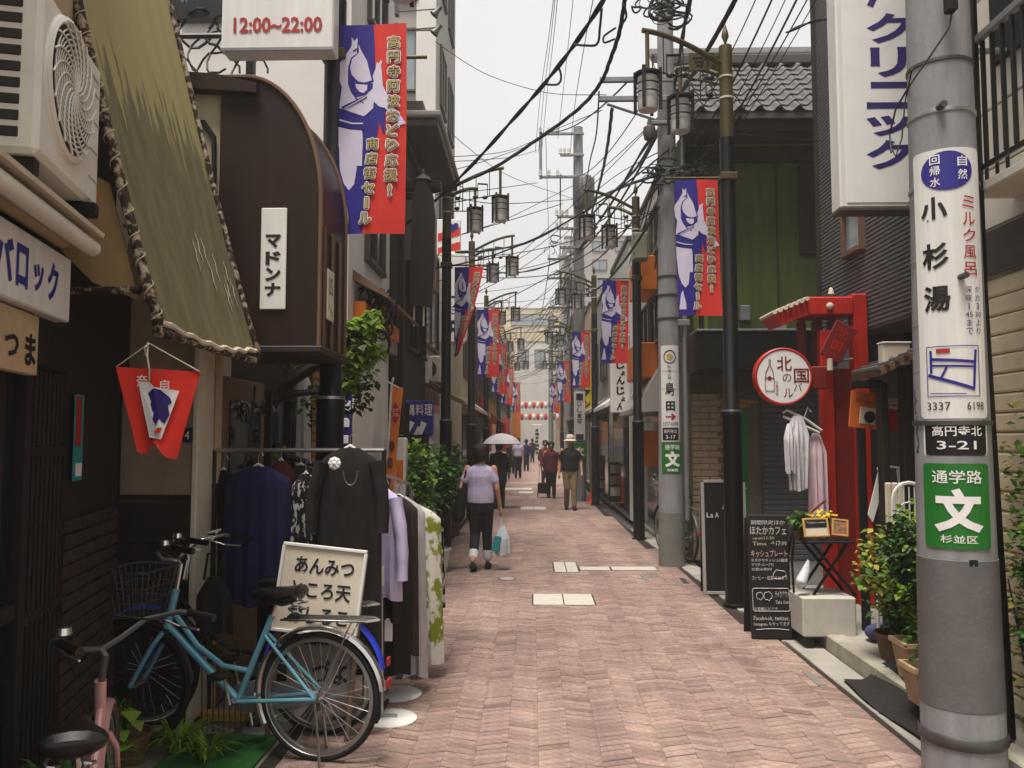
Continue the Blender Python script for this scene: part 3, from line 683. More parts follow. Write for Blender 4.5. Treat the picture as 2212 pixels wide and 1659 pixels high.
ys = [.118, .03, -.065, -.155]
for ch, z in zip('マドンナ', (.105, .0, -.1, -.195)): put_text(hs, ch, -.048, .048, z - .042, z + .042, 'ink_black', .009, bold=.045)
p0 = hx(697, 640, HXR + .012)
h2 = thing('name_plate', 'small cream plate with thin black lettering on the street side of the hood', 'sign', (HXR + .024, 5.02, at(0, 640, 5.0).z), R(90))
MB().cbox(-.07, .09, -.006, .004, -.16, .16, .004).build('plate', 'cream_trim', h2)
for i, ch in enumerate('US'): put_text(h2, ch, -.045 + i * .05, -.01 + i * .05, -.0, .11, 'ink_black', .009)
for i in range(3): MB().box(-.04 + i * .035, -.02 + i * .035, -.009, -.007, -.09 - i * .02, -.06 - i * .02).build('small_print', 'beige_wall', h2)
# ================================================================== LEFT: WHITE BUILDING, TIMBER HOUSE, TOWER
W1X, W1Y = -1.76, 7.62
wb = block('white_building', 'white rendered building rising behind the brown hood', -4.6, W1X, W1Y, 10.0, 9.5, 'white_wall', roof='grey_wall')
ox, oy = wb['o']
lw = MB().box(-4.0 - ox, W1X - .02 - ox, W1Y - .04 - oy, W1Y - oy - .001, 0, 2.35).build('tiled_wall', 'mortar', wb)
me = MB().cbox(-.107, .107, -.012, .004, -.031, .031, .004).mesh('tile', 'tan_brick'); z = .05; rw = 0
while z < 2.3:
    x = W1X - .04 - (.11 if rw % 2 else 0) - .107
    while x > -3.0: link('brick', me, lw, (x - ox, W1Y - .044 - oy, z)); x -= .222
    z += .072; rw += 1
MB().tube([(W1X - .12 - ox, W1Y - .06 - oy, 2.4), (W1X - .12 - ox, W1Y - .06 - oy, 9.3)], .035, 8).build('downpipe', 'cream_trim', wb)
wins(wb, '-y', [(-3.4, -2.6)], [(5.8, 6.9)], W1Y)
wins(wb, '+x', [(8.4, 9.3)], [(3.6, 4.6), (6.2, 7.2)], W1X)
# sloping brown eave with an orange and white band below on its street side
e = MB(); zt = hx(742, 540, W1X + .1).z
e.prism([(W1X - ox, W1Y + .2 - oy, 3.35), (W1X + .35 - ox, W1Y + .2 - oy, 3.1), (W1X + .35 - ox, W1Y + .2 - oy, 3.06), (W1X - ox, W1Y + .2 - oy, 3.25)], (0, 1, 0), 2.1); e.build('shop_eave', 'brown_wall', wb)
MB().cbox(W1X + .002 - ox, W1X + .12 - ox, W1Y + .25 - oy, 9.9 - oy, 2.86, 3.04, .01).build('orange_band', 'orange_paint', wb)
MB().cbox(W1X + .002 - ox, W1X + .1 - ox, W1Y + .25 - oy, 9.9 - oy, 2.7, 2.858, .01).build('pale_band', 'glass_light', wb)
# black steel frame with diagonal lattice on the low roof
lf = thing('lattice_railing', 'black steel lattice frame above the olive awning', 'frame', (-2.85, 6.2, 3.27))
for x in (0, .62): MB().box(x - .03, x + .03, -.03, .03, 0, 2.6).build('post', 'black_metal', lf)
for z in (.0, 1.75): MB().box(.031, .589, -.03, .03, z, z + .14).build('rail', 'black_metal', lf)
for k in range(10):
    z = .16 + k * .15; MB().tube([(.03, 0, z), (.59, 0, z - .62 if z > .78 else max(.14, z - .62))], .006, 5).build('bar', 'black_metal', lf)
rv = random.Random(11)
cl = MB()
for k in range(16):
    c = Vector((.4 + rv.uniform(-.2, .3), -.1 + rv.uniform(-.1, .1), .9 + rv.uniform(-.5, .8))); r_ = rv.uniform(.06, .2)
    cl.tube([c + Vector((r_ * math.cos(t) * 1.1, .03 * math.sin(3 * t), r_ * math.sin(t) * rv.uniform(.8, 1.2))) for t in [i / 16 * 6.28 for i in range(15)]], rv.choice((.006, .009, .012)), 5)
o = cl.build('wire_tangle', 'cable'); o.location = lf.location; tag(o, 'tangle of looped black wires hung on the lattice frame', 'wires')
# opening hours box
OB = 5.35; x0, x1 = at(478, 60, OB).x, at(720, 60, OB).x; zb, zt = at(0, 116, OB).z, at(0, 116, OB).z + .85
ob = thing('hours_sign', 'white light box with red opening hours hanging above the brown hood', 'sign', ((x0 + x1) / 2, OB, zb)); hw = (x1 - x0) / 2
MB().cbox(-hw, hw, 0, .16, 0, .85, .01).build('case', 'white_panel', ob)
MB().box(-hw + .0, hw, -.006, -.001, -.0, .02).build('lip', 'grey_metal', ob)
a_, b_ = at(505, 38, OB), at(696, 70, OB)
put_text(ob, '12:00~22:00', a_.x - (x0 + x1) / 2, b_.x - (x0 + x1) / 2, b_.z - zb, a_.z - zb, 'ink_red', .004, bold=.03)
MB().tube([(-hw - .55, .08, .5), (-hw, .08, .5)], .02, 8).build('arm', 'dark_steel', ob)
MB().tube([(-hw - .55, .08, .15), (-hw, .08, .15)], .02, 8).build('arm', 'dark_steel', ob)
# timber house with the deep eave
DY0, DY1, DX = 10.3, 12.5, -1.66
dh = block('timber_house', 'dark timber house with a deep eave beside the first left lamp lanterns', -4.4, DX, DY0, DY1, 5.55, 'dark_wood', roof='kawara_dark')
ox, oy = dh['o']
MB().cbox(DX - 1.0 - ox, at(966, 300, 11.2).x - ox, DY0 - .25 - oy, DY1 + .3 - oy, at(0, 338, 11).z, at(0, 322, 11).z, .02).build('eave', 'kawara_dark', dh)
MB().cbox(DX - 1.0 - ox, at(968, 300, 11.2).x + .03 - ox, DY0 - .3 - oy, DY1 + .35 - oy, at(0, 320, 11).z, at(0, 308, 11).z, .02).build('eave_edge', 'grey_wall', dh)
MB().box(DX - .8 - ox, DX + .25 - ox, DY0 - .1 - oy, DY1 - oy, at(0, 305, 11).z, at(0, 278, 11).z).build('attic', 'kawara_dark', dh)
wins(dh, '+x', [(10.6, 11.3), (11.5, 12.2)], [(2.9, 4.0), (.8, 2.1)], DX, frame='dark_wood', pane='glass_dark')
wins(dh, '-y', [(-2.3, -1.8)], [(2.7, 3.4)], DY0, frame='brown_wall', pane='glass_light')
hbrd = thing('hanging_board', 'big dark wooden shop board hanging under the eave', 'sign', at(910, 660, 10.0)); 
z1 = at(0, 398, 10.0).z - hbrd.location.z
pts = [(-.13, 0), (.13, 0), (.165, z1 * .35), (.165, z1 * .72), (.13, z1 * .9), (.05, z1), (-.07, z1), (-.12, z1 * .86), (-.14, z1 * .4)]
MB().prism([(x, 0, z) for x, z in pts], (0, 1, 0), .14).build('board', 'brown_hood', hbrd)
MB().lathe([(.12, 0), (.08, .05), (.02, .09), (.015, .16)], 16, (0, .07, z1 + .02)).build('lamp_shade', 'dark_steel', hbrd, True)
MB().tube([(-.1, .07, .02), (-.1, .07, -.25)], .012, 6).build('hanger', 'cream_trim', hbrd); MB().tube([(.02, .07, .02), (.02, .07, -.25)], .012, 6).build('hanger', 'cream_trim', hbrd)
br_ = thing('roof_bracket', 'dark projecting bracket under the timber eave', 'bracket', at(905, 400, 10.2)); MB().cbox(-.3, .28, -.02, .1, -.06, .06, .01).build('beam', 'black_metal', br_); MB().cbox(-.3, .1, 0, .08, -.16, -.1, .01).build('beam', 'black_metal', br_)
# grey tower
TX = at(941, 300, 16).x
tw = block('grey_tower', 'tall light grey apartment tower behind the big banner', -7.5, TX, 16, 20, 17, 'grey_wall', roof='grey_wall')
ox, oy = tw['o']
for zf in (7.4, 9.9, 12.4, 14.9):
    wins(tw, '-y', [(TX - 1.2, TX - .42)], [(zf - 1.15, zf + .1)], 16, pane='glass_light'); wins(tw, '+x', [(16.7, 17.6), (18.3, 19.2)], [(zf - 1.15, zf + .1)], TX, pane='glass_light')
    MB().cbox(-7.45 - ox, TX - .36 - ox, 15.9 - oy, 15.998 - oy, zf - 1.8, zf - 1.5, .01).build('band', 'brown_wall', tw)
    MB().cbox(TX - .4 - ox, TX + .004 - ox, 15.93 - oy, 15.999 - oy, zf - 2.4, zf + .05, .006).build('panel', 'white_wall', tw)
for k, py in enumerate((22, 62)):
    p = at(946, py, 12.0); s_ = thing('spotlight', ['upper sign spotlight on a thin arm above the big banner', 'lower sign spotlight on a thin arm above the big banner'][k], 'spotlight', p)
    T = Matrix.Rotation(R(40), 4, 'Y'); MB().lathe([(0, .07), (.035, .07), (.04, -.02), (.075, -.1), (.07, -.1)], 12, T=T).build('shade', 'dark_steel', s_, True)
    MB().tube([(-.62, .0, -.02), (-.02, 0, .02)], .01, 6).build('arm', 'dark_steel', s_)
    MB().box(-.66, -.6, -.05, .05, -.08, .08).build('bracket', 'dark_steel', s_)

# ================================================================== FESTIVAL BANNERS
BW, BH = .455, 1.43
def ipl(tab, y):
    for (a, xa), (b, xb) in zip(tab, tab[1:]):
        if y <= b: return xa + (xb - xa) * (y - a) / (b - a)
    return tab[-1][1]
LT = [(60, 105), (350, 60), (680, 20), (900, 5), (1100, 20), (1350, 45), (1600, 65)]
RT = [(60, 560), (400, 545), (800, 530), (1100, 515), (1350, 500), (1620, 485)]
def buv(x, y): l = ipl(LT, y); r = ipl(RT, y); return ((x - l) / (r - l), min(1, max(0, (y - 60) / 1545)))
FIG = [(175, 150), (190, 180), (215, 155), (212, 185), (190, 240), (150, 290), (118, 340), (98, 420), (94, 520), (118, 565), (150, 600), (240, 580), (250, 610), (285, 600), (330, 560), (312, 480), (305, 420), (320, 395), (335, 360), (330, 345), (345, 355), (362, 330), (372, 345), (350, 390), (340, 430), (352, 490), (380, 560), (400, 600), (440, 690), (490, 750), (526, 806), (480, 820), (400, 722), (370, 690), (330, 680), (305, 650), (290, 640), (280, 690), (225, 735), (205, 745), (60, 690), (25, 680), (30, 640), (55, 560), (60, 520), (45, 480), (50, 380), (62, 345), (110, 290), (160, 235), (172, 190)]
HAT = [(216, 205), (230, 255), (262, 330), (270, 400), (285, 480), (230, 495), (180, 480), (140, 430), (135, 370), (160, 310), (200, 280), (212, 265)]
FACE = [(160, 500), (250, 512), (245, 550), (215, 572), (185, 560), (165, 530)]
LEGS = [(10, 820), (100, 840), (190, 850), (195, 920), (190, 960), (195, 1060), (200, 1115), (160, 1110), (130, 1140), (160, 1180), (150, 1230), (155, 1245), (120, 1290), (80, 1240), (45, 1150), (35, 1110), (60, 1080), (80, 1060), (40, 1010), (12, 960), (8, 900)]
FOOT = [(95, 1320), (105, 1380), (120, 1420), (133, 1480), (136, 1535), (67, 1535), (70, 1470), (90, 1450), (75, 1390), (80, 1350)]
BLUE = [(105, 60), (335, 60), (330, 200), (318, 330), (300, 450), (290, 600), (300, 640), (375, 690), (368, 870), (352, 880), (325, 790), (287, 722), (270, 860), (255, 930), (240, 1200), (225, 1604), (65, 1604), (45, 1350), (20, 1100), (5, 900), (20, 680), (60, 350)]
LAPEL = [(35, 672), (235, 590), (242, 606), (60, 690)]
LAPEL2 = [(150, 600), (210, 640), (216, 650), (150, 612)]
OBIL = [(18, 762), (120, 792), (200, 796), (200, 806), (118, 803), (18, 774)]
ARC = [(128, 360), (124, 420), (150, 478), (200, 506), (272, 494), (274, 486), (205, 496), (160, 470), (134, 420), (137, 362)]
HAIR = [(118, 380), (135, 440), (160, 490), (292, 500), (288, 540), (262, 560), (235, 585), (180, 580), (150, 604), (122, 560), (106, 500)]
HAND = [(172, 250), (205, 232), (206, 244), (170, 262)]
def refine(mb, step=.06):
    me = bpy.data.meshes.new('r'); me.from_pydata([tuple(v) for v in mb.v], [], mb.f); bm = bmesh.new(); bm.from_mesh(me); bpy.data.meshes.remove(me)
    zs = [v.co.z for v in bm.verts]; z = min(zs) + step
    while z < max(zs):
        bmesh.ops.bisect_plane(bm, geom=bm.verts[:] + bm.edges[:] + bm.faces[:], plane_co=(0, 0, z), plane_no=(0, 0, 1)); z += step
    xs = [v.co.x for v in bm.verts]; x = min(xs) + step
    while x < max(xs):
        bmesh.ops.bisect_plane(bm, geom=bm.verts[:] + bm.edges[:] + bm.faces[:], plane_co=(x, 0, 0), plane_no=(1, 0, 0)); x += step
    bm.verts.index_update(); r = MB(); r.add([v.co.copy() for v in bm.verts], [tuple(v.index for v in f.verts) for f in bm.faces]); bm.free(); return r
def bpoly(pts, off):
    k = [(buv(x, y)[0] * BW, -buv(x, y)[1] * BH) for x, y in pts]
    bm = bmesh.new(); vs = [bm.verts.new((a, -off, b)) for a, b in k]; bm.faces.new(vs); bmesh.ops.triangulate(bm, faces=bm.faces[:]); bm.verts.index_update()
    r = MB(); r.add([v.co.copy() for v in bm.verts], [tuple(v.index for v in f.verts) for f in bm.faces]); bm.free(); return r
def banner_layers():
    L = []
    c = MB(); c.add([(0, 0, 0), (BW, 0, 0), (BW, 0, -BH), (0, 0, -BH)], [(0, 1, 2, 3)]); L.append(('cloth', 'flag_red', c))
    L.append(('blue_field', 'flag_blue', bpoly(BLUE, .003)))
    f = MB()
    for p in (FIG, LEGS, FOOT): q = bpoly(p, .006); f.add(q.v, q.f)
    hcx, hcy = 205, 370; hb_ = bpoly(HAIR, .0072); q = bpoly([(hcx + (x - hcx) * 1.2, hcy + (y - hcy) * 1.1) for x, y in HAT], .0072); hb_.add(q.v, q.f)
    L.append(('hair_print', 'flag_blue', hb_))
    for p in (HAT, FACE): q = bpoly(p, .0085); f.add(q.v, q.f)
    L.append(('dancer_print', 'flag_white', f))
    f = MB()
    for p in (LAPEL, LAPEL2, ARC, HAND, [(20, 700), (200, 748), (205, 846), (100, 835), (14, 800)]): q = bpoly(p, .0085); f.add(q.v, q.f)
    L.append(('line_print', 'flag_blue', f))
    f = MB(); q = bpoly(OBIL, .011); f.add(q.v, q.f); q = bpoly([(60, 682), (232, 597), (236, 602), (66, 687)], .011); f.add(q.v, q.f); L.append(('obi_cord', 'flag_white', f))
    chars = [(c, 465 - 6.5 * i, 205 + 109 * i, 47) for i, c in enumerate('高円寺阿波おどり応援!')] + [(c, 272 - 6 * i, 955 + 108 * i, 45) for i, c in enumerate('商店街セ丨ル')]
    for nm, mt, off, sp_, nd in (('letter_outline', 'ink_white', .010, .0105, 8), ('letter_edge', 'ink_violet', .0125, .0048, 6), ('lettering', 'ink_gold', .015, .0012, 4)):
        f = MB()
        for ch, x, y, r_ in chars:
            u, v = buv(x, y); h = r_ / 1545 * BH * .86
            wdt = h * (.22 if ch in '!丨' else 1.0)
            for q in range(nd): a = q / nd * 6.2832; dx, dz = sp_ * math.cos(a), sp_ * math.sin(a); text_into(f, ch, u * BW - wdt + dx, u * BW + wdt + dx, -v * BH - h + dz, -v * BH + h + dz, off + .00012 * q, res=1)
        L.append((nm, mt, f))
    return L
LAY = [(n, m, refine(mb, .07 if n in ('cloth', 'blue_field', 'dancer_print') else .5)) for n, m, mb in banner_layers()]
def banner_meshes(ph, amp=.012, twist=0, shear=0):
    out = []
    for n, m, mb in LAY:
        r = MB(); vs = []
        for x, y, z in mb.v:
            u, v = x / BW, -z / BH
            X = x; Y = y
            if twist:
                k = 1 - twist * v ** 1.3; X = BW * .08 + (x - BW * .08) * k; Y = y * max(.35, k) - .22 * v * u * twist + .05 * math.sin(u * 5) * v
            X += shear * v + .01 * math.sin(2.3 * v + ph)
            Y += amp * math.sin(4.2 * u + 2.1 * v + ph) + amp * .6 * math.sin(5 * v + ph * 2)
            vs.append((X, Y, z))
        r.add(vs, mb.f); out.append((n, r.mesh(n, m)))
    return out
BVAR = [banner_meshes(.4), banner_meshes(2.2, .015, 0, .05), banner_meshes(1.1, .01, .82, -.02), banner_meshes(4.0, .018, 0, -.04)]
def banner(label, p, var=0, flip=False, sc=1.0):
    t = thing('festival_banner', label, 'banner', p, 0, 'festival banners on the street lamps'); t.scale = (sc, sc, sc)
    for n, me in BVAR[var]:
        o = link(n, me, t)
        if n in ('letter_outline', 'letter_edge', 'lettering', 'line_print', 'obi_cord', 'hair_print', 'dancer_print'): o['kind'] = 'stuff'
    return t

# ================================================================== STREET LAMPS
def lantern(parent, p):
    """square cage of bars and rings round a frosted shade; p = top centre"""
    x, y, z = p
    g = MB(); g.lathe([(0, 0), (.105, 0), (.105, -.30), (.095, -.345), (0, -.345)], 20, (x, y, z - .03)); sh = g.build('shade', 'frost', parent, True)
    g = MB(); g.lathe([(0, .02), (.14, .012), (.14, -.01), (.1, -.014)], 24, (x, y, z)); g.build('cap', 'black_metal', sh, True)
    for zz in (-.11, -.2): 
        n = 24; MB().tube([(x + .122 * math.cos(i / n * 6.2832), y + .122 * math.sin(i / n * 6.2832), z + zz) for i in range(n)], .008, 5, True).build('ring', 'black_metal', sh)
    for k in range(4):
        a = math.pi / 4 + k * math.pi / 2 + .35; cx, cy = x + .135 * math.cos(a), y + .135 * math.sin(a)
        MB().box(cx - .016, cx + .016, cy - .016, cy + .016, z - .38, z + .05).build('bar', 'black_metal', sh)
    return sh
def note(mb, c, s, dx, dy, kind=0):
    """musical note in the plane of the arm: heads are small discs, stems thin bars"""
    def P(a, b): return (c[0] + dx * a * s, c[1] + dy * a * s, c[2] + b * s)
    mb.ell(P(0, 0), (.028 * s / .5, .02, .02 * s / .5), 8, 5); mb.tube([P(.05, 0), P(.05, .26)], .007, 5)
    if kind: mb.ell(P(.2, -.03), (.028 * s / .5, .02, .02 * s / .5), 8, 5); mb.tube([P(.25, -.03), P(.25, .23)], .007, 5); mb.tube([P(.05, .26), P(.25, .23)], .014, 5)
    else: mb.tube([P(.05, .26), P(.12, .2), P(.13, .12)], .008, 5)
def lamp_parts(sgn):
    """sgn: +1 the street lies to +x, -1 to -x; returns a root at the origin"""
    t = thing('street_lamp', 'x', 'street lamp', (0, 0, 0), 0, 'street lamps with twin lanterns')
    MB().lathe([(0, 0), (.12, 0), (.12, .02), (.098, .03), (.095, 1.9), (.1, 1.92), (.1, 1.96), (.078, 1.99), (.076, 4.84)], 20).build('shaft', 'post_black', t, True)
    MB().lathe([(.0, 1.965), (.102, 1.965), (.102, 1.985), (0, 1.985)], 20).build('collar', 'steel', t, True)
    MB().lathe([(.071, 4.843), (.068, 5.84), (.0, 5.86)], 20).build('upper_shaft', 'gold_metal', t, True)
    for z in (5.27, 5.5): MB().lathe([(.074, z - .012), (.078, z - .01), (.078, z + .01), (.074, z + .012)], 16).build('band', 'cream_trim', t, True)
    MB().lathe([(.012, 5.86), (.016, 5.89), (.04, 5.95), (.032, 6.0), (.0, 6.1)], 8).build('finial', 'gold_metal', t, True)
    for nm, dx, dy, z0, rise, dr in (('arm', .86, -.24, 5.62, .28, .47), ('arm', .43, .28, 5.5, .24, .34)):
        ax = sgn * dx; pts = []
        for k in range(11):
            s_ = k / 10; pts.append((ax * s_ * 1.06, dy * s_ * 1.06, z0 + rise * math.sin(s_ * math.pi * .5)))
        a = MB().tube(pts, .028, 8).build(nm, 'gold_metal', t, True)
        L_ = math.hypot(ax, dy); ux, uy = ax / L_, dy / L_
        MB().tube([(ux * .06, uy * .06, z0 - .2), (ax, dy, z0 - .13)], .01, 5).build('lower_rail', 'gold_metal', a)
        nb = 3 if dx > .6 else 1
        for k in range(nb + 1):
            q = .18 + .3 * k / 1.0
            if q > L_ - .12: continue
            g = MB(); note(g, (ux * q, uy * q, z0 - .14), .8, ux, uy, k % 2); g.build('note', 'black_metal', a)
        for q in (.3, .55, .8): MB().tube([(ax * q, dy * q, z0 - .16), (ax * q, dy * q, z0 + rise * math.sin(q * math.pi * .5))], .007, 5).build('tie_bar', 'black_metal', a)
        zl = z0 + rise - dr
        MB().tube([(ax, dy, z0 + rise), (ax, dy, zl)], .022, 8).build('drop_rod', 'gold_metal', a)
        lantern(t, (ax, dy, zl))
    MB().tube([(sgn * .02, 0, 4.42), (sgn * .66, 0, 4.42)], .014, 8).build('banner_arm', 'gold_metal', t)
    MB().cbox(-.09, .09, -.09, .09, 4.38, 4.46, .01).build('banner_clamp', 'gold_metal', t)
    return t
LMP = lamp_parts(-1); RMP = lamp_parts(1)     # RMP stands on the left side of the street, LMP on the right
g = MB(); g.cbox(-.36, -.02, .0, .02, 5.02, 5.22, .006)
spots = [('L', -1.41, 5.62, 'black lamp post beside the big near banner, lanterns out of frame'), ('L', at(963, 900, 12.65).x, 12.65, 'lamp post with twin lanterns and a twisted banner on the left'),
         ('L', at(1018, 900, 16.9).x, 16.9, 'second gold topped lamp post on the left behind the twisted banner'), ('R', at(1581, 900, 8.4).x, 8.4, 'tall black and gold lamp post before the green house'),
         ('R', at(1378, 900, 13.8).x, 13.8, 'lamp post carrying a grey metal box on the right'), ('R', at(1285, 900, 20.6).x, 20.6, 'slim lamp post beside the traffic cone on the right'),
         ('L', at(1050, 900, 23.5).x, 23.5, 'third lamp post on the left, partly hidden by banners'), ('R', at(1238, 900, 29).x, 29, 'far lamp post on the right beyond the cone'), ('L', at(1077, 900, 31).x, 31, 'fourth lamp post on the left, far down the street'),
         ('L', at(1098, 900, 40).x, 40, 'farthest lamp post on the left side'), ('R', at(1214, 900, 40).x, 40, 'farthest lamp post on the right side')]
firstL = firstR = True
for sd_, x, yv, lab in spots:
    proto = RMP if sd_ == 'L' else LMP
    if sd_ == 'L' and firstL: t = proto; firstL = False
    elif sd_ == 'R' and firstR: t = proto; firstR = False
    else: t = dup(proto)
    t.location = (x, yv, 0); t['label'] = lab
def bpos(i, over=None):
    sd_, x, yv, _ = spots[i]; return (x + (.12 if sd_ == 'L' else -.12 - BW), yv - .02, 4.39)
banner('largest banner, dancer on blue and red, beside the brown hood', (at(728, 60, 5.55).x + .01, 5.55, at(0, 62, 5.55).z), 0, False, 1.06)
banner('banner with a dancer on the right lamp post before the green house', bpos(3), 1)
banner('twisted wind blown banner on the left lamp post', bpos(1), 2)
banner('straight hanging banner beside the twisted one on the left', bpos(2), 0)
banner('banner on the right lamp post with the grey box', bpos(4), 3)
banner('banner on the slim right lamp post above the yellow sign', bpos(5), 0)
banner('banner third along the left row, just behind the straight one', bpos(6), 1)
banner('small banner on the fourth left lamp post', bpos(8), 3)
banner('small far banner on the right, left of the yellow sign', bpos(7), 1)
banner('farthest tiny banner on the left row', bpos(9), 0); banner('farthest tiny banner on the right row', bpos(10), 3)
g = thing('junction_box', 'grey green metal box on the right lamp post', 'box', (at(1378, 540, 13.8).x, 13.55, at(0, 572, 13.6).z))
MB().cbox(-.13, .13, -.09, .13, 0, .47, .012).build('case', 'grey_box', g); MB().cbox(-.11, .11, -.1, -.091, .03, .44, .004).build('door', 'grey_box', g)
for z in (.08, .36): MB().cbox(-.118, -.1, -.104, -.09, z, z + .05, .002).build('hinge', 'dark_steel', g)
pl_ = thing('name_plaque', 'gold plaque with cut out letters on the right lamp arm', 'plaque', (at(1532, 170, 8.5).x, 8.47, at(0, 172, 8.5).z))
MB().cbox(-.22, .22, 0, .012, 0, .2, .004).build('plate', 'gold_metal', pl_); 
for i, (a_, b_, c_, d_) in enumerate(((-.18, -.08, .13, .15), (-.16, -.06, .09, .105), (-.03, -.01, .05, .16), (.02, .12, .14, .155), (.06, .16, .09, .1), (-.14, -.1, .05, .065), (.03, .05, .04, .055))): MB().cbox(a_, b_, -.004, -.0005, c_, d_, .002).build('cut_out', 'black_metal', pl_)
# ================================================================== RIGHT: CONCRETE UTILITY POLES WITH SIGNS
def bend(mb, rad, step=None):
    """wrap lettering laid out in x,z (facing -y) round a pole of radius rad; y offset is kept as height above the surface"""
    step = step or rad * .16
    me = bpy.data.meshes.new('r'); me.from_pydata([tuple(v) for v in mb.v], [], mb.f); bm = bmesh.new(); bm.from_mesh(me); bpy.data.meshes.remove(me)
    xs = [v.co.x for v in bm.verts]; x = math.floor(min(xs) / step) * step + step * .013
    while x < max(xs):
        bmesh.ops.bisect_plane(bm, geom=bm.verts[:] + bm.edges[:] + bm.faces[:], plane_co=(x, 0, 0), plane_no=(1, 0, 0)); x += step
    r = MB(); bm.verts.index_update(); vs = []
    for v in bm.verts:
        a = v.co.x / rad; q = rad - v.co.y; vs.append((q * math.sin(a), -q * math.cos(a), v.co.z))
    r.add(vs, [tuple(v.index for v in f.verts) for f in bm.faces]); bm.free(); return r
def plate(x0, x1, z0, z1, off, c=.02, n=3):
    pts = []
    for cx, cz, a0 in ((x1 - c, z1 - c, 0), (x0 + c, z1 - c, 90), (x0 + c, z0 + c, 180), (x1 - c, z0 + c, 270)):
        for k in range(n + 1): a = R(a0 + 90 * k / n); pts.append((cx + c * math.cos(a), cz + c * math.sin(a)))
    m = MB(); m.add([(x, -off, z) for x, z in pts] + [(x, 0, z) for x, z in pts], [tuple(range(len(pts)))[::-1]] + [(i, (i + 1) % len(pts), (i + 1) % len(pts) + len(pts), i + len(pts)) for i in range(len(pts))]); return m
def rectm(x0, x1, z0, z1, off): return MB().add([(x0, -off, z0), (x1, -off, z0), (x1, -off, z1), (x0, -off, z1)], [(0, 1, 2, 3)])
def pole_sign(t, rad, items):
    for nm, m, mb in items: bend(mb, rad).build(nm, m, t)
PX, PYY = at(2070, 1300, 4.2).x, 4.2
pole = thing('utility_pole', 'thick grey concrete utility pole in the right foreground', 'utility pole', (PX, PYY, 0), R(-4))
def prad(z): return .192 - .0105 * z
MB().lathe([(prad(0), -.1), (prad(.38) + .002, .38)], 40).build('foot', 'concrete_pole', pole, True)
MB().lathe([(prad(.382) + .004, .382), (prad(1.1) + .004, 1.1), (prad(1.1), 1.102)], 40).build('anti_poster_wrap', 'wrap_grey', pole, True)
MB().lathe([(prad(z_), z_) for z_ in (.38, 2, 4, 7, 11)] + [(0, 11.01)], 40).build('shaft', 'concrete_pole', pole, True)
for z_ in (.2,): MB().lathe([(prad(z_) + .005, z_), (prad(z_) + .012, z_ + .01), (prad(z_) + .012, z_ + .05), (prad(z_) + .005, z_ + .06)], 40).build('band', 'dark_steel', pole, True)
for py in (1500, 1302, 1240): z_ = at(0, py, 4.05).z; MB().lathe([(prad(z_) + .001, z_ - .004), (prad(z_) + .004, z_), (prad(z_) + .001, z_ + .004)], 40).build('seam', 'dark_steel', pole, True)
for py in (155, 262, 415):
    z_ = at(0, py - 8, 4.05).z; MB().lathe([(prad(z_) + .001, z_ - .012), (prad(z_) + .006, z_ - .008), (prad(z_) + .006, z_ + .008), (prad(z_) + .001, z_ + .012)], 40).build('steel_band', 'steel' if py > 160 else 'dark_steel', pole, True)
for px, py in ((2047, 222),):
    p = at(px, py, 4.0) - Vector(pole.location); MB().cyl((p.x, -.2, p.z), (p.x - .0, -.12, p.z), .018, n=8).build('bolt', 'dark_steel', pole)
p = Vector((.02, 0, at(0, 1207, 4.05).z)); bend(plate(-.02, .02, p.z - .016, p.z + .016, .004, .006), prad(p.z)).build('hole', 'painted_void', pole)
zA = lambda py: at(0, py, 4.02).z
# sizes on the pole: one picture pixel at the pole's face
U = 4.02 / F_PX; pcx = 2052
sx = lambda px, py=900: (px - (pcx - (900 - py) * -0.0)) * U
bs = thing('bathhouse_sign', 'long white sign wrapped on the near pole with black brush kanji and a map', 'sign', (PX, PYY, 0), R(-21))
r0 = prad(2.6) + .004
def tx(s, a, b, c, d, off=.009, **k): return text_into(MB(), s, a, b, c, d, off, **k)
CXS = .0
W2 = .166
it = [('plate', 'white_panel', plate(-W2, W2, zA(905), zA(335), .006, .025))]
el = [(0.0 + .118 * math.cos(i / 30 * 6.2832), (zA(382)) + .1 * math.sin(i / 30 * 6.2832)) for i in range(30)]
e = MB(); e.add([(x, -.0085, z) for x, z in el], [tuple(range(30))]); it.append(('emblem', 'ink_blue', e))
for ch, z_ in (('回', 357), ('帰', 380), ('水', 404)): it.append(('lettering', 'ink_white', tx(ch, -.075, -.03, zA(z_) - .024, zA(z_) + .024, .011, bold=.01)))
for ch, z_ in (('自', 364), ('然', 392)): it.append(('lettering', 'ink_white', tx(ch, .045, .09, zA(z_) - .026, zA(z_) + .026, .011, bold=.01)))
for ch, z_ in (('小', 462), ('杉', 560), ('湯', 650)): it.append(('lettering', 'ink_black', tx(ch, -.125, -.005, zA(z_) - .066, zA(z_) + .066, .009, bold=.03, res=3)))
for i, ch in enumerate('ミルク風呂'): z_ = 450 + 35 * i; it.append(('lettering', 'ink_red', tx(ch, .06, .125, zA(z_) - .033, zA(z_) + .033, .009, bold=.006)))
for i, ch in enumerate(['夕', '方', '3', '30', 'よ', 'り']): z_ = 634 + 17.5 * i; it.append(('lettering', 'ink_violet', tx(ch, .105, .14, zA(z_) - .016, zA(z_) + .016, .009, keep=True)))
for i, ch in enumerate(['深', '夜', '1', '45', 'ま', 'で']): z_ = 634 + 17.5 * i; it.append(('lettering', 'ink_violet', tx(ch, .058, .093, zA(z_) - .016, zA(z_) + .016, .009, keep=True)))
mz = lambda py: zA(py)
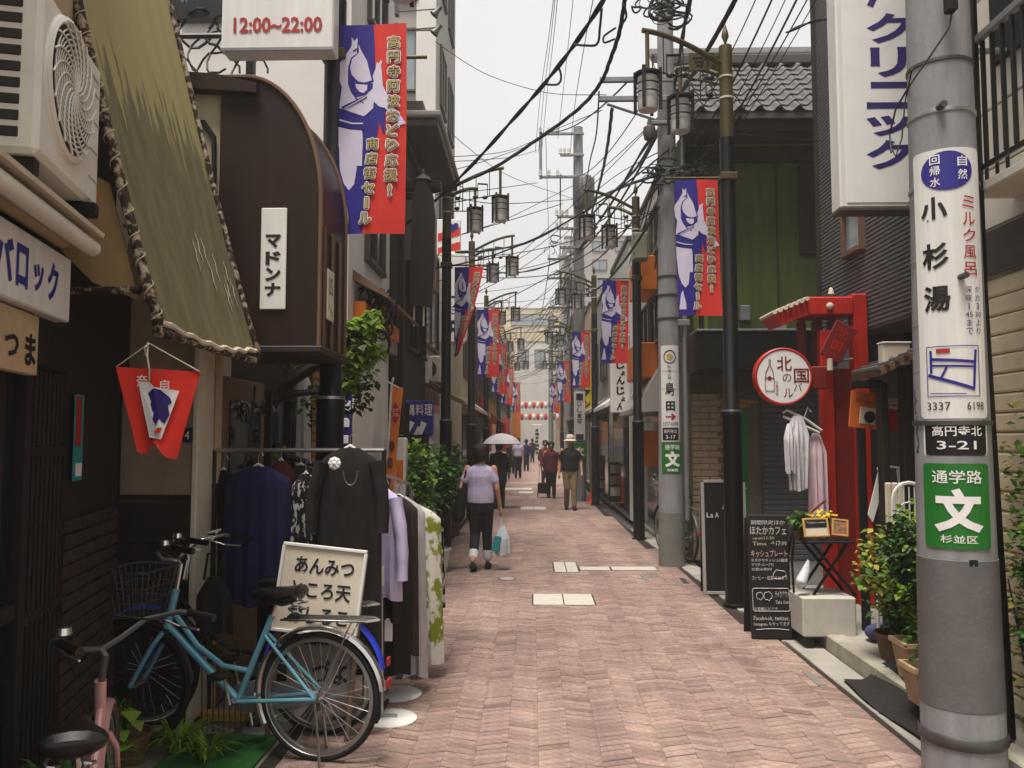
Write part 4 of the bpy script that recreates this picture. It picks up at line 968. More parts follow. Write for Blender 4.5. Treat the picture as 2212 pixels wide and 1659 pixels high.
def seg(x0, y0, x1, y1, wd_=.006):
    a = Vector((x0, 0, mz(y0))); b = Vector((x1, 0, mz(y1))); d = (b - a).normalized(); n_ = Vector((-d.z, 0, d.x)) * wd_
    return MB().add([(q.x, -.009, q.z) for q in (a - n_, b - n_, b + n_, a + n_)], [(0, 1, 2, 3)])
mp = MB()
for q in ((-.12, 752, .115, 752, .002), (-.12, 858, .115, 858, .002), (-.12, 752, -.12, 858, .002), (.115, 752, .115, 858, .002), (-.105, 778, .1, 786, .007), (-.1, 760, -.1, 808, .006), (-.1, 792, .1, 796, .005), (-.115, 812, .09, 843, .008), (.1, 760, .085, 842, .006), (-.03, 795, -.06, 822, .005), (-.11, 851, .05, 853, .002)):
    k = seg(*q); mp.add(k.v, k.f)
it.append(('map', 'ink_blue', mp)); it.append(('map_mark', 'ink_red', rectm(-.075, -.015, mz(766), mz(757), .0095)))
it.append(('lettering', 'ink_black', tx('3337', -.125, -.02, zA(887), zA(870), .009))); it.append(('lettering', 'ink_black', tx('6198', .05, .135, zA(887), zA(870), .009)))
it.append(('address_frame', 'white_panel', plate(-W2 + .01, W2 - .01, zA(990), zA(908), .006, .03))); it.append(('address_plate', 'ink_black', plate(-W2 + .022, W2 - .022, zA(983), zA(910), .008, .02)))
it.append(('lettering', 'ink_white', tx('高円寺北', -.105, .115, zA(942), zA(920), .0105, bold=.01))); it.append(('lettering', 'ink_white', tx('3-21', -.085, .085, zA(970), zA(952), .0105, bold=.01)))
pole_sign(bs, r0, it)
for py in (425, 560, 700, 800, 905, 970): z_ = zA(py); MB().lathe([(r0 + .001, -.003), (r0 + .0035, 0), (r0 + .001, .003)], 40, (0, 0, z_), a0=R(-200), a1=R(-140)).build('tie_wire', 'steel', bs)
gs = thing('school_route_sign', 'green school route sign wrapped low on the near pole', 'sign', (PX, PYY, 0), R(-21))
r1 = prad(1.4) + .003
it = [('plate', 'green_sign', plate(-.165, .15, zA(1180), zA(1000), .005, .02))]
it.append(('lettering', 'ink_white', tx('通学路', -.115, .105, zA(1042), zA(1014), .008, bold=.008)))
it.append(('lettering', 'ink_white', tx('文', -.11, .105, zA(1145), zA(1052), .008, bold=.05)))
it.append(('lettering', 'ink_white', tx('杉並区', -.085, .075, zA(1168), zA(1151), .008, bold=.008)))
pole_sign(gs, r1, it)
st = thing('strapping', 'grey perforated strap holding the signs to the near pole', 'strap', (PX, PYY, 0)); z_ = zA(914)
MB().lathe([(r0 + .011, z_ - .012), (r0 + .014, z_ - .012), (r0 + .014, z_ + .012), (r0 + .011, z_ + .012)], 40).build('strap', 'dark_steel', st, True)
MB().cyl((-.02, -r0 - .06, zA(608)), (-.02, -r0 + .02, zA(608)), .016, n=8).build('bolt', 'dark_steel', st)
gr = thing('graffiti', 'black scribbled graffiti tag on the near pole left of the signs', 'graffiti', (PX, PYY, 0), R(-21)); rg = random.Random(4)
for x0_, z0_, n_ in ((-.225, 845, 9), (-.22, 905, 8), (-.215, 950, 7)):
    q = []
    for k in range(n_): q.append((x0_ + rg.uniform(-.018, .02), zA(z0_ + k * 5.5 + rg.uniform(-6, 6))))
    g = MB()
    for (xa_, za_), (xb_, zb_) in zip(q, q[1:]):
        d = Vector((xb_ - xa_, 0, zb_ - za_)); n2 = Vector((-d.z, 0, d.x)).normalized() * .0035
        g.add([(xa_ - n2.x, -.0015, za_ - n2.z), (xb_ - n2.x, -.0015, zb_ - n2.z), (xb_ + n2.x, -.0015, zb_ + n2.z), (xa_ + n2.x, -.0015, za_ + n2.z)], [(0, 1, 2, 3)])
    bend(g, prad(zA(z0_)) + .001).build('stroke', 'ink_black', gr)
cb = thing('conduit', 'dark slim conduit pipe standing behind the right side of the near pole', 'pipe', (at(2140, 1200, 4.5).x, 4.5, 0))
MB().tube([(0.06, 0, 0), (.02, 0, 1.6), (0, 0, 2.5), (-.0, 0, 6)], .036, 10).build('pipe', 'black_metal', cb, True)
wl = thing('pole_wire', 'loose black wire hanging on the near pole and across the clinic sign', 'wire', (PX, PYY, 0))
W_ = lambda px, py, Y=4.0: at(px, py, Y) - Vector((PX, PYY, 0))
MB().tube([W_(2062, 0), W_(2050, 60, 3.98), W_(2010, 120, 3.98), W_(1968, 180), W_(1935, 235, 4.3), W_(1922, 290, 4.35), W_(1925, 330, 4.3)], .005, 6).build('strand', 'cable', wl)
MB().tube([W_(1970, 150, 4.1), W_(1955, 220, 4.3), W_(1948, 300, 4.3), W_(1935, 338, 4.3), W_(1928, 325, 4.3)], .004, 6).build('strand', 'cable', wl)
MB().cbox(W_(2040, 0, 4.0).x, W_(2062, 0, 4.0).x, -.24, -.18, zA(60), zA(5), .008).build('clip', 'black_metal', wl)

P2X, P2Y = at(1450, 1100, 11.0).x, 11.0
p2 = thing('utility_pole', 'grey concrete utility pole with stacked signs before the green house', 'utility pole', (P2X, P2Y, 0))
pr2 = lambda z: .172 - .0085 * z
MB().lathe([(pr2(0), -.05), (pr2(.7) + .003, .7)], 32).build('foot', 'concrete_low', p2, True)
MB().lathe([(pr2(z_), z_) for z_ in (.702, 3, 6, 11)] + [(0, 11)], 32).build('shaft', 'concrete_pole', p2, True)
for py in (600, 640, 690, 350): z_ = at(0, py, 10.8).z; MB().lathe([(pr2(z_) + .002, z_ - .012), (pr2(z_) + .012, z_ - .01), (pr2(z_) + .012, z_ + .01), (pr2(z_) + .002, z_ + .012)], 24).build('steel_band', 'dark_steel', p2, True)
MB().tube([(.2, -.05, 0.6), (.2, -.05, 6.8)], .035, 10).build('conduit', 'grey_metal', p2, True)
MB().tube([(.2, -.02, 3.3), (.27, -.02, 3.45), (.28, -.02, 3.75), (.2, -.02, 3.9)], .02, 8).build('conduit_bend', 'grey_metal', p2, True)
for py in (610, 650, 700): z_ = at(0, py, 10.8).z; MB().cbox(.1, .26, -.12, -.06, z_ - .04, z_ + .04, .006).build('clamp', 'grey_metal', p2)
zB = lambda py: at(0, py, 10.83).z
ss = thing('stacked_sign', 'white stacked shop sign with red arrow wrapped on the second pole', 'sign', (P2X, P2Y, 0), R(-8)); rr2 = pr2(2.3) + .003
it = [('plate', 'white_panel', plate(-.125, .125, zB(954), zB(750), .006, .02))]
ringm = MB()
for k in range(28):
    a0_, a1_ = k / 28 * 6.2832, (k + 1) / 28 * 6.2832; c_ = zB(774)
    ringm.add([(.068 * math.cos(a0_), -.009, c_ + .078 * math.sin(a0_)), (.068 * math.cos(a1_), -.009, c_ + .078 * math.sin(a1_)), (.08 * math.cos(a1_), -.009, c_ + .092 * math.sin(a1_)), (.08 * math.cos(a0_), -.009, c_ + .092 * math.sin(a0_))], [(0, 1, 2, 3)])
it.append(('emblem', 'ink_black', ringm))
for k in range(5): a = k * 1.2566; it.append(('emblem', 'ink_gold', MB().add([(.02 * math.cos(a) + .024 * math.cos(t), -.009, zB(774) + .025 * math.sin(a) + .024 * math.sin(t)) for t in [i / 10 * 6.2832 for i in range(10)]], [tuple(range(10))])))
for i, ch in enumerate('阿波人紙'): z_ = 796 + 7.5 * i; it.append(('lettering', 'ink_black', tx(ch, -.026, .02, zB(z_) - .02, zB(z_) + .02)))
it.append(('lettering', 'ink_black', tx('島', -.06, .055, zB(856), zB(828), .009, bold=.01))); it.append(('lettering', 'ink_black', tx('田', -.055, .06, zB(888), zB(868), .009, bold=.04)))
ar = MB(); c_ = zB(901); 
for q in ([(-.06, c_ - .008), (.04, c_ - .008), (.04, c_ + .008), (-.06, c_ + .008)], [(.02, c_ - .045), (.075, c_), (.02, c_ + .045), (.005, c_ + .03), (.045, c_), (.005, c_ - .03)]): ar.add([(x, -.009, z) for x, z in q], [tuple(range(len(q)))])
it.append(('arrow', 'ink_red', ar)); it.append(('lettering', 'ink_black', tx('3337-6098', -.1, .1, zB(920), zB(912))))
it.append(('address_plate', 'ink_black', plate(-.108, .108, zB(951), zB(924), .009, .012)))
it.append(('lettering', 'ink_white', tx('高円寺北', -.085, .085, zB(936), zB(928), .0115))); it.append(('lettering', 'ink_white', tx('3-17', -.06, .06, zB(948), zB(940), .0115)))
for py in (804, 842): it.append(('seam', 'grey_cloth', rectm(-.125, .125, zB(py) - .003, zB(py) + .003, .0085)))
pole_sign(ss, rr2, it)
gs2 = thing('school_route_sign', 'small green school route sign wrapped on the second pole', 'sign', (P2X, P2Y, 0)); r1 = pr2(1.4) + .003
pole_sign(gs2, r1, [('plate', 'green_sign', plate(-.15, .15, zB(1020), zB(956), .005, .012)), ('lettering', 'ink_white', tx('通学路', -.1, .1, zB(971), zB(960), .008, bold=.008)), ('lettering', 'ink_white', tx('文', -.1, .1, zB(1008), zB(974), .008, bold=.05)), ('lettering', 'ink_white', tx('杉並区', -.07, .07, zB(1017), zB(1011), .008, bold=.03))])
# cross arms and hardware on the second pole
for k, (py, w0, w1) in enumerate(((196, 1294, 1445), (236, 1292, 1440))):
    z_ = at(0, py, 10.9).z; MB().cbox(at(w0, py, 10.9).x - P2X, .06, -.26, -.2, z_ - .035, z_ + .035, .006).build('cross_arm', 'grey_metal', p2)
MB().tube([(at(1310, 240, 10.9).x - P2X, -.2, at(0, 245, 10.9).z), (-.1, -.15, at(0, 280, 10.9).z)], .02, 6).build('brace', 'grey_metal', p2)
cc = thing('street_camera', 'grey round sensor dome under the cross arm of the second pole', 'camera', at(1403, 285, 10.7))
MB().lathe([(0, -.13), (.07, -.1), (.09, -.02), (.08, .06), (.03, .09), (.02, .2)], 16).build('dome', 'dark_steel', cc, True); MB().cbox(-.02, .3, .02, .1, .12, .17, .006).build('arm', 'grey_metal', cc)

# ================================================================== RIGHT: SIDING HOUSE
SX = 2.78
sh = block('siding_house', 'pale sided house with a barred balcony at the right edge', SX, 7, 1.0, 5.72, 8.5, 'siding')
ox, oy = sh['o']
g = MB()
for k in range(15): 
    z_ = 2.95 + k * .36; MB().cbox(SX - .022 - ox, SX - .001 - ox, 1.0 - oy, 5.715 - oy, z_ + .006, z_ + .354, .006).build('cladding_panel', 'siding', sh)
for k in range(22):
    z_ = .12 + k * .115; MB().cbox(SX - .03 - ox, SX - .001 - ox, 2.5 - oy, 5.715 - oy, z_ + .004, z_ + .112, .012).build('cladding_board', 'siding_tan', sh)
MB().cbox(SX - .07 - ox, SX - .031 - ox, 3.6 - oy, 5.3 - oy, 2.66, 2.93, .01).build('dark_band', 'dark_steel', sh)
MB().box(SX - .05 - ox, SX - .024 - ox, 3.5 - oy, 4.75 - oy, 3.9, 5.6).build('balcony_opening_dark', 'painted_void', sh)  # flat black sheet on the wall paints the dark inside the opening
bl = thing('balcony', 'black vertical bar balcony railing at the top right corner', 'balcony', (2.5, 4.62, 3.12))
MB().cbox(0, .26, -2.4, 0, -.06, .0, .01).build('deck', 'siding', bl)
MB().cbox(-.02, .02, -2.4, .0, .78, .83, .008).build('top_rail', 'grey_metal', bl); MB().cbox(-.012, .012, -2.4, 0, .06, .09, .005).build('bottom_rail', 'black_metal', bl)
for k in range(26): MB().cbox(-.012, .012, -.02 - k * .092, -.0 - k * .092, .091, .778, .004).build('bar', 'black_metal', bl)
MB().cbox(0, .25, -.03, .0, .79, .82, .006).build('end_rail', 'grey_metal', bl)
for k in range(4): MB().cbox(.03 + k * .06, .048 + k * .06, -.022, -.004, .001, .79, .004).build('bar', 'black_metal', bl)

# ================================================================== RIGHT: GREY TILED BUILDING, CLINIC SIGN, RED GATE
GX, GY0, GY1 = 3.3, 5.74, 9.2
gb = block('tiled_building', 'dark grey ribbed tile building behind the clinic sign', GX, 7.5, GY0, GY1, 10, 'grey_tile', z0=2.75)
ox, oy = gb['o']
rib = MB()
k = 0
while 2.78 + k * .042 < 9.9: z_ = 2.78 + k * .042; rib.box(GX - .016 - ox, GX - .0005 - ox, GY0 - oy, GY1 + .01 - oy, z_, z_ + .026); k += 1
o = rib.build('ribbed_tiles', 'grey_tile', gb); o['kind'] = 'stuff'
MB().cbox(GX - .05 - ox, GX + .03 - ox, GY1 - .02 - oy, GY1 + .05 - oy, 2.7, 10, .01).build('corner_trim', 'eave_wood', gb)
MB().box(GX + .5 - ox, 7.4 - ox, GY0 - oy, GY1 - .2 - oy, .0, 2.748).build('entry_wall', 'painted_void', gb)  # black colour stands in for the dark of the entry recess
MB().box(GX + .0 - ox, GX + .5 - ox, GY1 - .9 - oy, GY1 - .2 - oy, .0, 2.746).build('entry_pier', 'grey_tile', gb)
a_, b_ = hx(1832, 500, GX), hx(1868, 500, GX)
wins(gb, '-x', [(b_.y, a_.y)], [(hx(1850, 540, GX).z, hx(1850, 450, GX).z)], GX - .016, pane='glass_light', frame='brown_wall', bars=0)
CY_ = 6.4; x0, x1 = at(1812, 300, CY_).x, at(2010, 300, CY_).x; zb, zt = at(0, 462, CY_).z, at(0, -160, CY_).z
cs = thing('clinic_sign', 'tall white box sign with violet katakana projecting behind the near pole', 'sign', ((x0 + x1) / 2, CY_, zb)); hw = (x1 - x0) / 2
MB().cbox(-hw, hw, 0, .2, 0, zt - zb, .015).build('case', 'white_panel', cs)
MB().cbox(-hw + .05, hw - .02, -.006, -.0005, .04, zt - zb - .04, .004).build('face', 'ink_white', cs)
MB().box(-hw, hw, -.004, .19, -.02, -.003).build('bottom_frame', 'dark_steel', cs)
for ch, t_, b__ in (('尾', -66, 22), ('ク', 38, 128), ('リ', 138, 228), ('ニ', 240, 322), ('ッ', 340, 402), ('ク', 412, 500)):
    t_ = t_ * .7317 + 2; b__ = b__ * .7317 + 0
    a_, b_ = at(1870, t_, CY_), at(1972, b__, CY_)
    if ch == 'リ': a_, b_ = at(1878, t_, CY_), at(1960, b__, CY_)
    put_text(cs, ch, a_.x - (x0 + x1) / 2, b_.x - (x0 + x1) / 2, b_.z - zb, a_.z - zb, 'ink_violet', .008, bold=.035)
for z_ in (.25, 1.6): MB().cbox(hw, GX - .0 - (x0 + x1) / 2 - .02, .05, .12, z_, z_ + .07, .006).build('bracket', 'black_metal', cs)

GTY = 8.0
gate = thing('red_gate', 'red painted wooden gate post frame with a small roof', 'gate', (at(1785, 1000, GTY).x, GTY, 0))
gx = lambda px: at(px, 900, GTY).x - gate.location.x
gz = lambda py: at(0, py, GTY).z
MB().cbox(gx(1772), gx(1800), -.05, .05, .1, gz(720), .012).build('post', 'red_paint', gate)
MB().cbox(gx(1842), gx(1874), -.08, .06, .1, gz(645), .012).build('post', 'red_paint', gate)
MB().box(gx(1800), gx(1842), .0, .04, .1, gz(800)).build('panel', 'dark_red', gate)
MB().cbox(gx(1736), gx(1842), -.1, .3, gz(690), gz(652), .012).build('beam', 'red_paint', gate)
for k in range(3): MB().cbox(gx(1744 + 34 * k), gx(1750 + 34 * k), .05, .28, gz(795), gz(692), .01).build('strut', 'dark_red', gate)
rf = MB(); 
rf.prism([(gx(1738), -.12, gz(660)), (gx(1742), -.12, gz(690)), (gx(1685), -.12, gz(712)), (gx(1670), -.12, gz(690))], (0, 1, 0), .42); roof_ = rf.build('small_roof', 'red_paint', gate)
for k in range(7):
    t_ = k / 6; x_ = gx(1668 + 70 * t_); z_ = gz(690 - 28 * t_)
    MB().tube([(x_, -.16, z_ + .02), (x_, .3, z_ + .02)], [.022 + .002 * (k % 2), .02], 8).build('tile', 'cream_trim', roof_, True)
MB().ell((gx(1790), -.11, gz(672)), (.035, .02, .035), 10, 6).build('boss', 'cream_trim', gate)
MB().lathe([(0, 0), (.03, 0), (.02, .05), (0, .07)], 8, (gx(1798), -.05, gz(645))).build('horn', 'cream_trim', gate)
hb_ = thing('hanging_plank', 'tilted dark red wooden plank sign under the gate beam', 'sign', at(1812, 735, GTY - .13))
T = Matrix.Rotation(R(28), 4, 'Y')
MB().cbox(-.11, .11, -.012, .012, -.2, .17, .006, T=T).build('plank', 'dark_red', hb_)
for i, ch in enumerate('北国'): 
    o = put_text(hb_, ch, -.05, .05, .02 - i * .13, .12 - i * .13, 'red_paint', .0, bold=.01); o.rotation_euler.y = R(28); o.location = (0, -.016, 0)
lamp_ = thing('gate_lamp', 'small tube lamp fixed on the red gate', 'lamp', at(1815, 780, GTY - .12))
MB().tube([(-.08, 0, 0), (.12, 0, .02)], .012, 8).build('arm', 'steel', lamp_); MB().lathe([(0, .06), (.03, .05), (.03, -.06), (0, -.06)], 10, (-.1, 0, -.03)).build('tube', 'cream_trim', lamp_, True)
# round sign
rs = thing('round_sign', 'round white bar sign with a red rim and bottle drawing on the gate', 'sign', at(1689, 814, GTY - .2)); rd = 60 * (GTY - .2) / F_PX
T = Matrix.Rotation(R(90), 4, 'X')
MB().lathe([(0, -.06), (rd, -.06), (rd + .008, -.03), (rd + .008, .05), (rd - .004, .062), (rd - .016, .058)], 48, T=T).build('rim', 'red_paint', rs, True)
MB().lathe([(0, .055), (rd - .014, .055)], 48, T=T).build('face', 'ink_white', rs)
MB().cbox(rd - .01, gx(1772) - (rs.location.x - gate.location.x), -.02, .05, -.12, .1, .01).build('bracket', 'dark_red', rs)
sc_ = rd / 180
def RS(ch, cx, cy, w_, h_, m='dark_red', **k): put_text(rs, ch, (cx - w_) * sc_, (cx + w_) * sc_, (-cy - h_) * sc_, (-cy + h_) * sc_, m, .058, **k)
RS('北', 5, -82, 48, 46, bold=.01); RS('国', 112, -4, 48, 46, bold=.01); RS('の', 20, 8, 28, 26); RS('バ', 88, 68, 26, 24); RS('ル', 28, 106, 30, 28)
for i, ch in enumerate('生直酒蔵'): RS(ch, -45, 40 + 24 * i, 10, 10, 'brown_wall')
btl = [(-92, -110), (-92, -70), (-112, -30), (-118, 10), (-118, 92), (-62, 92), (-62, 10), (-68, -30), (-84, -70), (-84, -110)]
g = MB(); q = [(x * sc_, -.058, -y * sc_) for x, y in btl]; g.tube(q, .0035, 5, True); g.tube([(-.118 * 0 - 118 * sc_, -.058, -10 * sc_), (-62 * sc_, -.058, -10 * sc_)], .003, 5); g.ell((-90 * sc_, -.057, -12 * sc_), (.02, .003, .022), 10, 6); g.build('bottle_drawing', 'dark_red', rs)

# ---- garments on a hanger by the gate
def garment(mb, c, w, d, L, folds=5, amp=.018, flare=1.15, ph=0, top=.12, n=48, m=22, sag=0):
    """hollow hanging cloth: shoulders at the top, folds deepening to the hem; c = neck point"""
    vs = []; fs = []
    for j in range(m + 1):
        v = j / m; z = c[2] - top * 0 - L * v
        sw = w * (0.3 + .7 * min(1, (v * L / top)) ** .85) * (1 + (flare - 1) * v); dp = d * (.5 + .5 * min(1, v * L / top)) * (1 + (flare - 1) * v)
        for i in range(n):
            t = 2 * math.pi * i / n; f = 1 + amp / max(d, .01) * 4 * v * math.sin(folds * t + ph + 1.5 * v) * .25
            vs.append((c[0] + sw * .5 * math.cos(t) * (1 + .05 * v * math.sin(folds * t + ph)), c[1] + dp * .5 * math.sin(t) * f + amp * v * math.sin(folds * 2 * math.cos(t) + ph), z - .015 * math.sin(3 * t + ph) * v - sag * math.sin(t) * v))
    for j in range(m):
        for i in range(n): fs.append((j * n + i, j * n + (i + 1) % n, (j + 1) * n + (i + 1) % n, (j + 1) * n + i))
    fs.append(tuple(range(n))); return mb.add(vs, fs)
hg = thing('hanging_shirt', 'white thin shirts hanging on a white hanger before the grey shutter', 'clothing', at(1735, 890, 7.8))
P_ = lambda px, py, dy=0: at(px, py, 7.8 + dy) - Vector(hg.location)
MB().tube([P_(1692, 892), P_(1700, 886), P_(1740, 905), P_(1775, 930), P_(1770, 935), P_(1705, 905), P_(1692, 900)], .012, 8).build('hanger', 'white_panel', hg, True)
MB().tube([P_(1738, 900), P_(1745, 880), P_(1752, 890)], .006, 6).build('hook', 'white_panel', hg)
g = MB(); garment(g, P_(1722, 898), .27, .1, .7, 7, .05, .6, .4, top=.2); g.build('shirt', 'white_cloth', hg, True)
g = MB(); garment(g, P_(1762, 935, .06), .2, .1, .8, 5, .04, .9, 1.4, top=.2); g.build('shirt', 'pink_cloth', hg, True)
g = MB(); garment(g, P_(1705, 915, -.05), .12, .09, .46, 4, .03, .6, 2.4, top=.15); g.build('sleeve', 'white_cloth', hg, True)
# ---- black standing sign, chalk board, block, folding table
def leaning_board(name, label, px0, px1, pyt, pyb, cat, m, frame, lean=R(6), thick=.03, back=True):
    b = gnd((px0 + px1) / 2, pyb); t = thing(name, label, cat, (b.x, b.y, 0), 0)
    hw = (at(px1, pyb, b.y).x - at(px0, pyb, b.y).x) / 2; H_ = at(0, pyt, b.y + .05).z
    T = Matrix.Rotation(-lean, 4, 'X')
    MB().cbox(-hw, hw, -thick / 2, thick / 2, .0, H_, .008, T=T).build('board', m, t)
    if frame:
        for q in ((-hw - .012, -hw + .02, 0, H_), (hw - .02, hw + .012, 0, H_)): MB().cbox(q[0], q[1], -thick / 2 - .01, thick / 2 + .005, q[2], q[3], .004, T=T).build('frame_side', frame, t)
        for q in ((H_ - .002, H_ + .03), (-.0, .035)): MB().cbox(-hw + .021, hw - .021, -thick / 2 - .008, thick / 2 + .005, q[0], q[1], .004, T=T).build('frame_rail', frame, t)
    if back:
        T2 = Matrix.Translation((0, 2 * H_ * math.sin(lean) + .08, 0)) @ Matrix.Rotation(lean, 4, 'X'); MB().cbox(-hw, hw, -.008, .008, .0, H_ * .97, .004, T=T2).build('back_leg', m, t)
    return t, hw, H_, T
def on_board(t, T, s, a, b, c, d, m, off, **k): mb = text_into(MB(), s, a, b, c, d, off, **k); mb.v = [tuple(T @ Vector(v)) for v in mb.v]; return mb.build('lettering', m, t)
bb, hw, H_, T = leaning_board('standing_sign', 'tall black standing sign with a pale frame behind the lamp post', 1522, 1614, 1040, 1284, 'sign', 'ink_black', 'grey_wall', R(3))
k_ = H_ / (1284 - 1040)
on_board(bb, T, '△', -.02, .02, (1284 - 1098) * k_, (1284 - 1088) * k_, 'ink_white', .027); on_board(bb, T, 'La', -.19, -.12, (1284 - 1117) * k_, (1284 - 1106) * k_, 'ink_white', .027); on_board(bb, T, 'A', -.1, -.06, (1284 - 1117) * k_, (1284 - 1106) * k_, 'ink_white', .027); on_board(bb, T, 'n', .13, .16, (1284 - 1117) * k_, (1284 - 1108) * k_, 'ink_white', .027)
ck, hw, H_, T = leaning_board('chalk_board', 'narrow black chalk menu board on the paving beside the white block', 1624, 1712, 1108, 1380, 'chalk board', 'black_board', None, R(5), .045)
k_ = H_ / 272; Z = lambda py: (1380 - py) * k_
for s_, a, b, c, d, m_ in (('期間限定ほか', -.85, .85, 1130, 1120, 'chalk'), ('ほたかカフェ', -.9, .9, 1152, 1134, 'chalk'), ('open11:30', -.8, .3, 1165, 1156, 'chalk_yellow'), ('→17:00', .1, .9, 1176, 1166, 'chalk'), ('Time', -.8, -.1, 1176, 1168, 'chalk_yellow'),
                         ('キッシュプレート', -.9, .9, 1202, 1186, 'chalk_pink'), ('おまかせキッシュ3種盛', -.9, .9, 1212, 1205, 'chalk'), ('サラダ+スープ付', -.9, .2, 1222, 1215, 'chalk'), ('お飲み物付', -.9, .1, 1232, 1225, 'chalk'), ('コーヒー・紅茶 4P.M.まで', -.9, .85, 1252, 1243, 'chalk'),
                         ('テイクアウト', .2, .9, 1290, 1276, 'chalk'), ('Take Out', .2, .85, 1304, 1296, 'chalk'), ('お気軽にどうぞ', -.85, .3, 1318, 1311, 'chalk'), ('Facebook, twitter,', -.9, .85, 1341, 1330, 'chalk'), ('Instagram もやってます', -.9, .85, 1353, 1343, 'chalk')):
    on_board(ck, T, s_, a * hw, b * hw, Z(c), Z(d), m_, .0235 + .001, res=1, bold=.008)
g = MB(); q = []
for cx, cz, a0 in ((.8, 1275, 0), (-.8, 1275, 90), (-.8, 1315, 180), (.8, 1315, 270)):
    for k in range(4): a = R(a0 + 30 * k); q.append(T @ Vector((cx * hw + .018 * math.cos(a), -.0245, Z(cz) + .018 * math.sin(a))))
g.tube(q, .003, 4, True); g.build('chalk_frame', 'chalk', ck)
for cx, r_ in ((-.55, .03), (-.15, .035)): MB().tube([T @ Vector((cx * hw + r_ * math.cos(i / 14 * 6.28), -.0245, Z(1287) + r_ * math.sin(i / 14 * 6.28) * (1 + .2 * math.sin(3 * i)))) for i in range(14)], .003, 4, True).build('chalk_drawing', 'chalk', ck)
MB().tube([T @ Vector((x * hw, -.0245, Z(y))) for x, y in ((.15, 1240), (.3, 1230), (.75, 1233), (.8, 1242), (.5, 1250), (.18, 1249))], .003, 4, True).build('chalk_drawing', 'chalk', ck)
MB().tube([T @ Vector((x * hw, -.0245, Z(1360) + .01 * (1 - x * x * 1.5))) for x in (-.8, -.4, 0, .4, .8)], .003, 4).build('chalk_drawing', 'chalk', ck)
BY = 6.72; b0, b1 = at(1735, 1370, BY), at(1852, 1370, BY)
wbk = thing('concrete_block', 'whitewashed concrete block on dark feet carrying the folding table', 'block', ((b0.x + b1.x) / 2, BY, at(0, 1366, BY).z)); hw = (b1.x - b0.x) / 2; hh = at(0, 1282, BY).z - at(0, 1366, BY).z
MB().cbox(-hw, hw, 0, .42, 0, hh, .012).build('block', 'white_cover', wbk)
for x in (-hw + .06, hw - .09): MB().box(x - .03, x + .03, .02, .4, -wbk.location.z + .0, -.002).build('foot', 'ink_black', wbk)
tb = thing('folding_table', 'small black folding table with crossed legs on the white block', 'table', (wbk.location.x, BY + .2, wbk.location.z + hh))
tz = at(0, 1162, BY + .1).z - tb.location.z; lx = at(1738, 1162, BY + .1).x - tb.location.x; rx_ = at(1850, 1162, BY + .1).x - tb.location.x
MB().cbox(lx, rx_ - .03, -.15, .17, tz - .02, tz, .006).build('top', 'black_metal', tb)
for yv in (-.13, .15):
    MB().tube([(lx + .05, yv, tz - .02), (rx_ - .03, yv + .008, .0)], .013, 6).build('leg', 'black_metal', tb); MB().tube([(rx_ - .08, yv + .02, tz - .02), (lx + .06, yv + .028, .0)], .013, 6).build('leg', 'black_metal', tb)
MB().tube([(lx - .05, .02, tz - .0), (lx - .07, .02, tz - .2), (lx - .06, .02, .0)], .01, 6).build('side_bar', 'black_metal', tb)
def framed(name, label, px0, px1, py0, py1, Y, tilt, m, cat, lines=()):
    p = at((px0 + px1) / 2, py1, Y); t = thing(name, label, cat, p, 0, None, R(-12), R(tilt)); hw = (px1 - px0) / 2 * Y / F_PX; H_ = (py1 - py0) * Y / F_PX
    MB().box(-hw + .012, hw - .012, -.004, .006, .012, H_ - .012).build('picture', m, t)
    for q in ((-hw, -hw + .016, 0, H_), (hw - .016, hw, 0, H_)): MB().cbox(q[0], q[1], -.01, .01, q[2], q[3], .003).build('frame_side', 'tan_brick', t)
    for q in ((H_ - .016, H_), (0, .016)): MB().cbox(-hw + .0165, hw - .0165, -.009, .01, q[0], q[1], .003).build('frame_rail', 'tan_brick', t)
    return t, hw, H_
f1, fw, fh = framed('framed_menu', 'small wooden framed menu with a black heading on the folding table', 1738, 1792, 1120, 1160, BY + .06, -2, 'cream_trim', 'picture frame')
MB().box(-fw + .018, fw - .018, -.008, -.005, fh * .5, fh - .018).build('heading', 'ink_black', f1); put_text(f1, "Today's menu", -fw + .03, fw - .03, fh * .68, fh * .82, 'chalk', .0095)
f2, _, _ = framed('framed_photo', 'small white photo frame at the right end of the folding table', 1797, 1832, 1122, 1158, BY + .08, 6, 'photo_print', 'picture frame')
# orange menu board on the dark entry
mb_ = thing('menu_board', 'orange menu board with a coffee cup picture at the dark entry', 'menu board', at(1870, 885, 6.9), R(4), None, 0, R(6))
MB().cbox(-.135, .135, 0, .012, -.16, .15, .006).build('board', 'menu_orange', mb_); MB().cbox(-.05, .09, -.006, -.0005, -.12, .02, .003).build('picture', 'cream_trim', mb_)
MB().lathe([(0, 0), (.04, 0), (.045, .01), (.05, .012)], 16, T=Matrix.Translation((.03, -.008, -.06)) @ Matrix.Rotation(R(90), 4, 'X')).build('cup_picture', 'dark_wood', mb_, True)
put_text(mb_, 'Brotgarten', -.09, .1, .05, .085, 'dark_red', .004)
MB().cbox(.14, .36, -.002, .01, -.15, .02, .004).build('side_leaf', 'red_paint', mb_); MB().cbox(.14, .3, -.006, -.0025, .03, .12, .003).build('side_leaf', 'cream_trim', mb_)
for i, s_ in enumerate(('パン教室', '生徒募集')): put_text(mb_, s_, .15, .29, .085 - i * .04, .112 - i * .04, 'ink_red', .008, bold=.02)
ef = thing('entry_frame', 'dark wooden entry frame with a little tiled canopy beside the near pole', 'porch', (at(1925, 1000, 6.6).x, 6.6, .1))
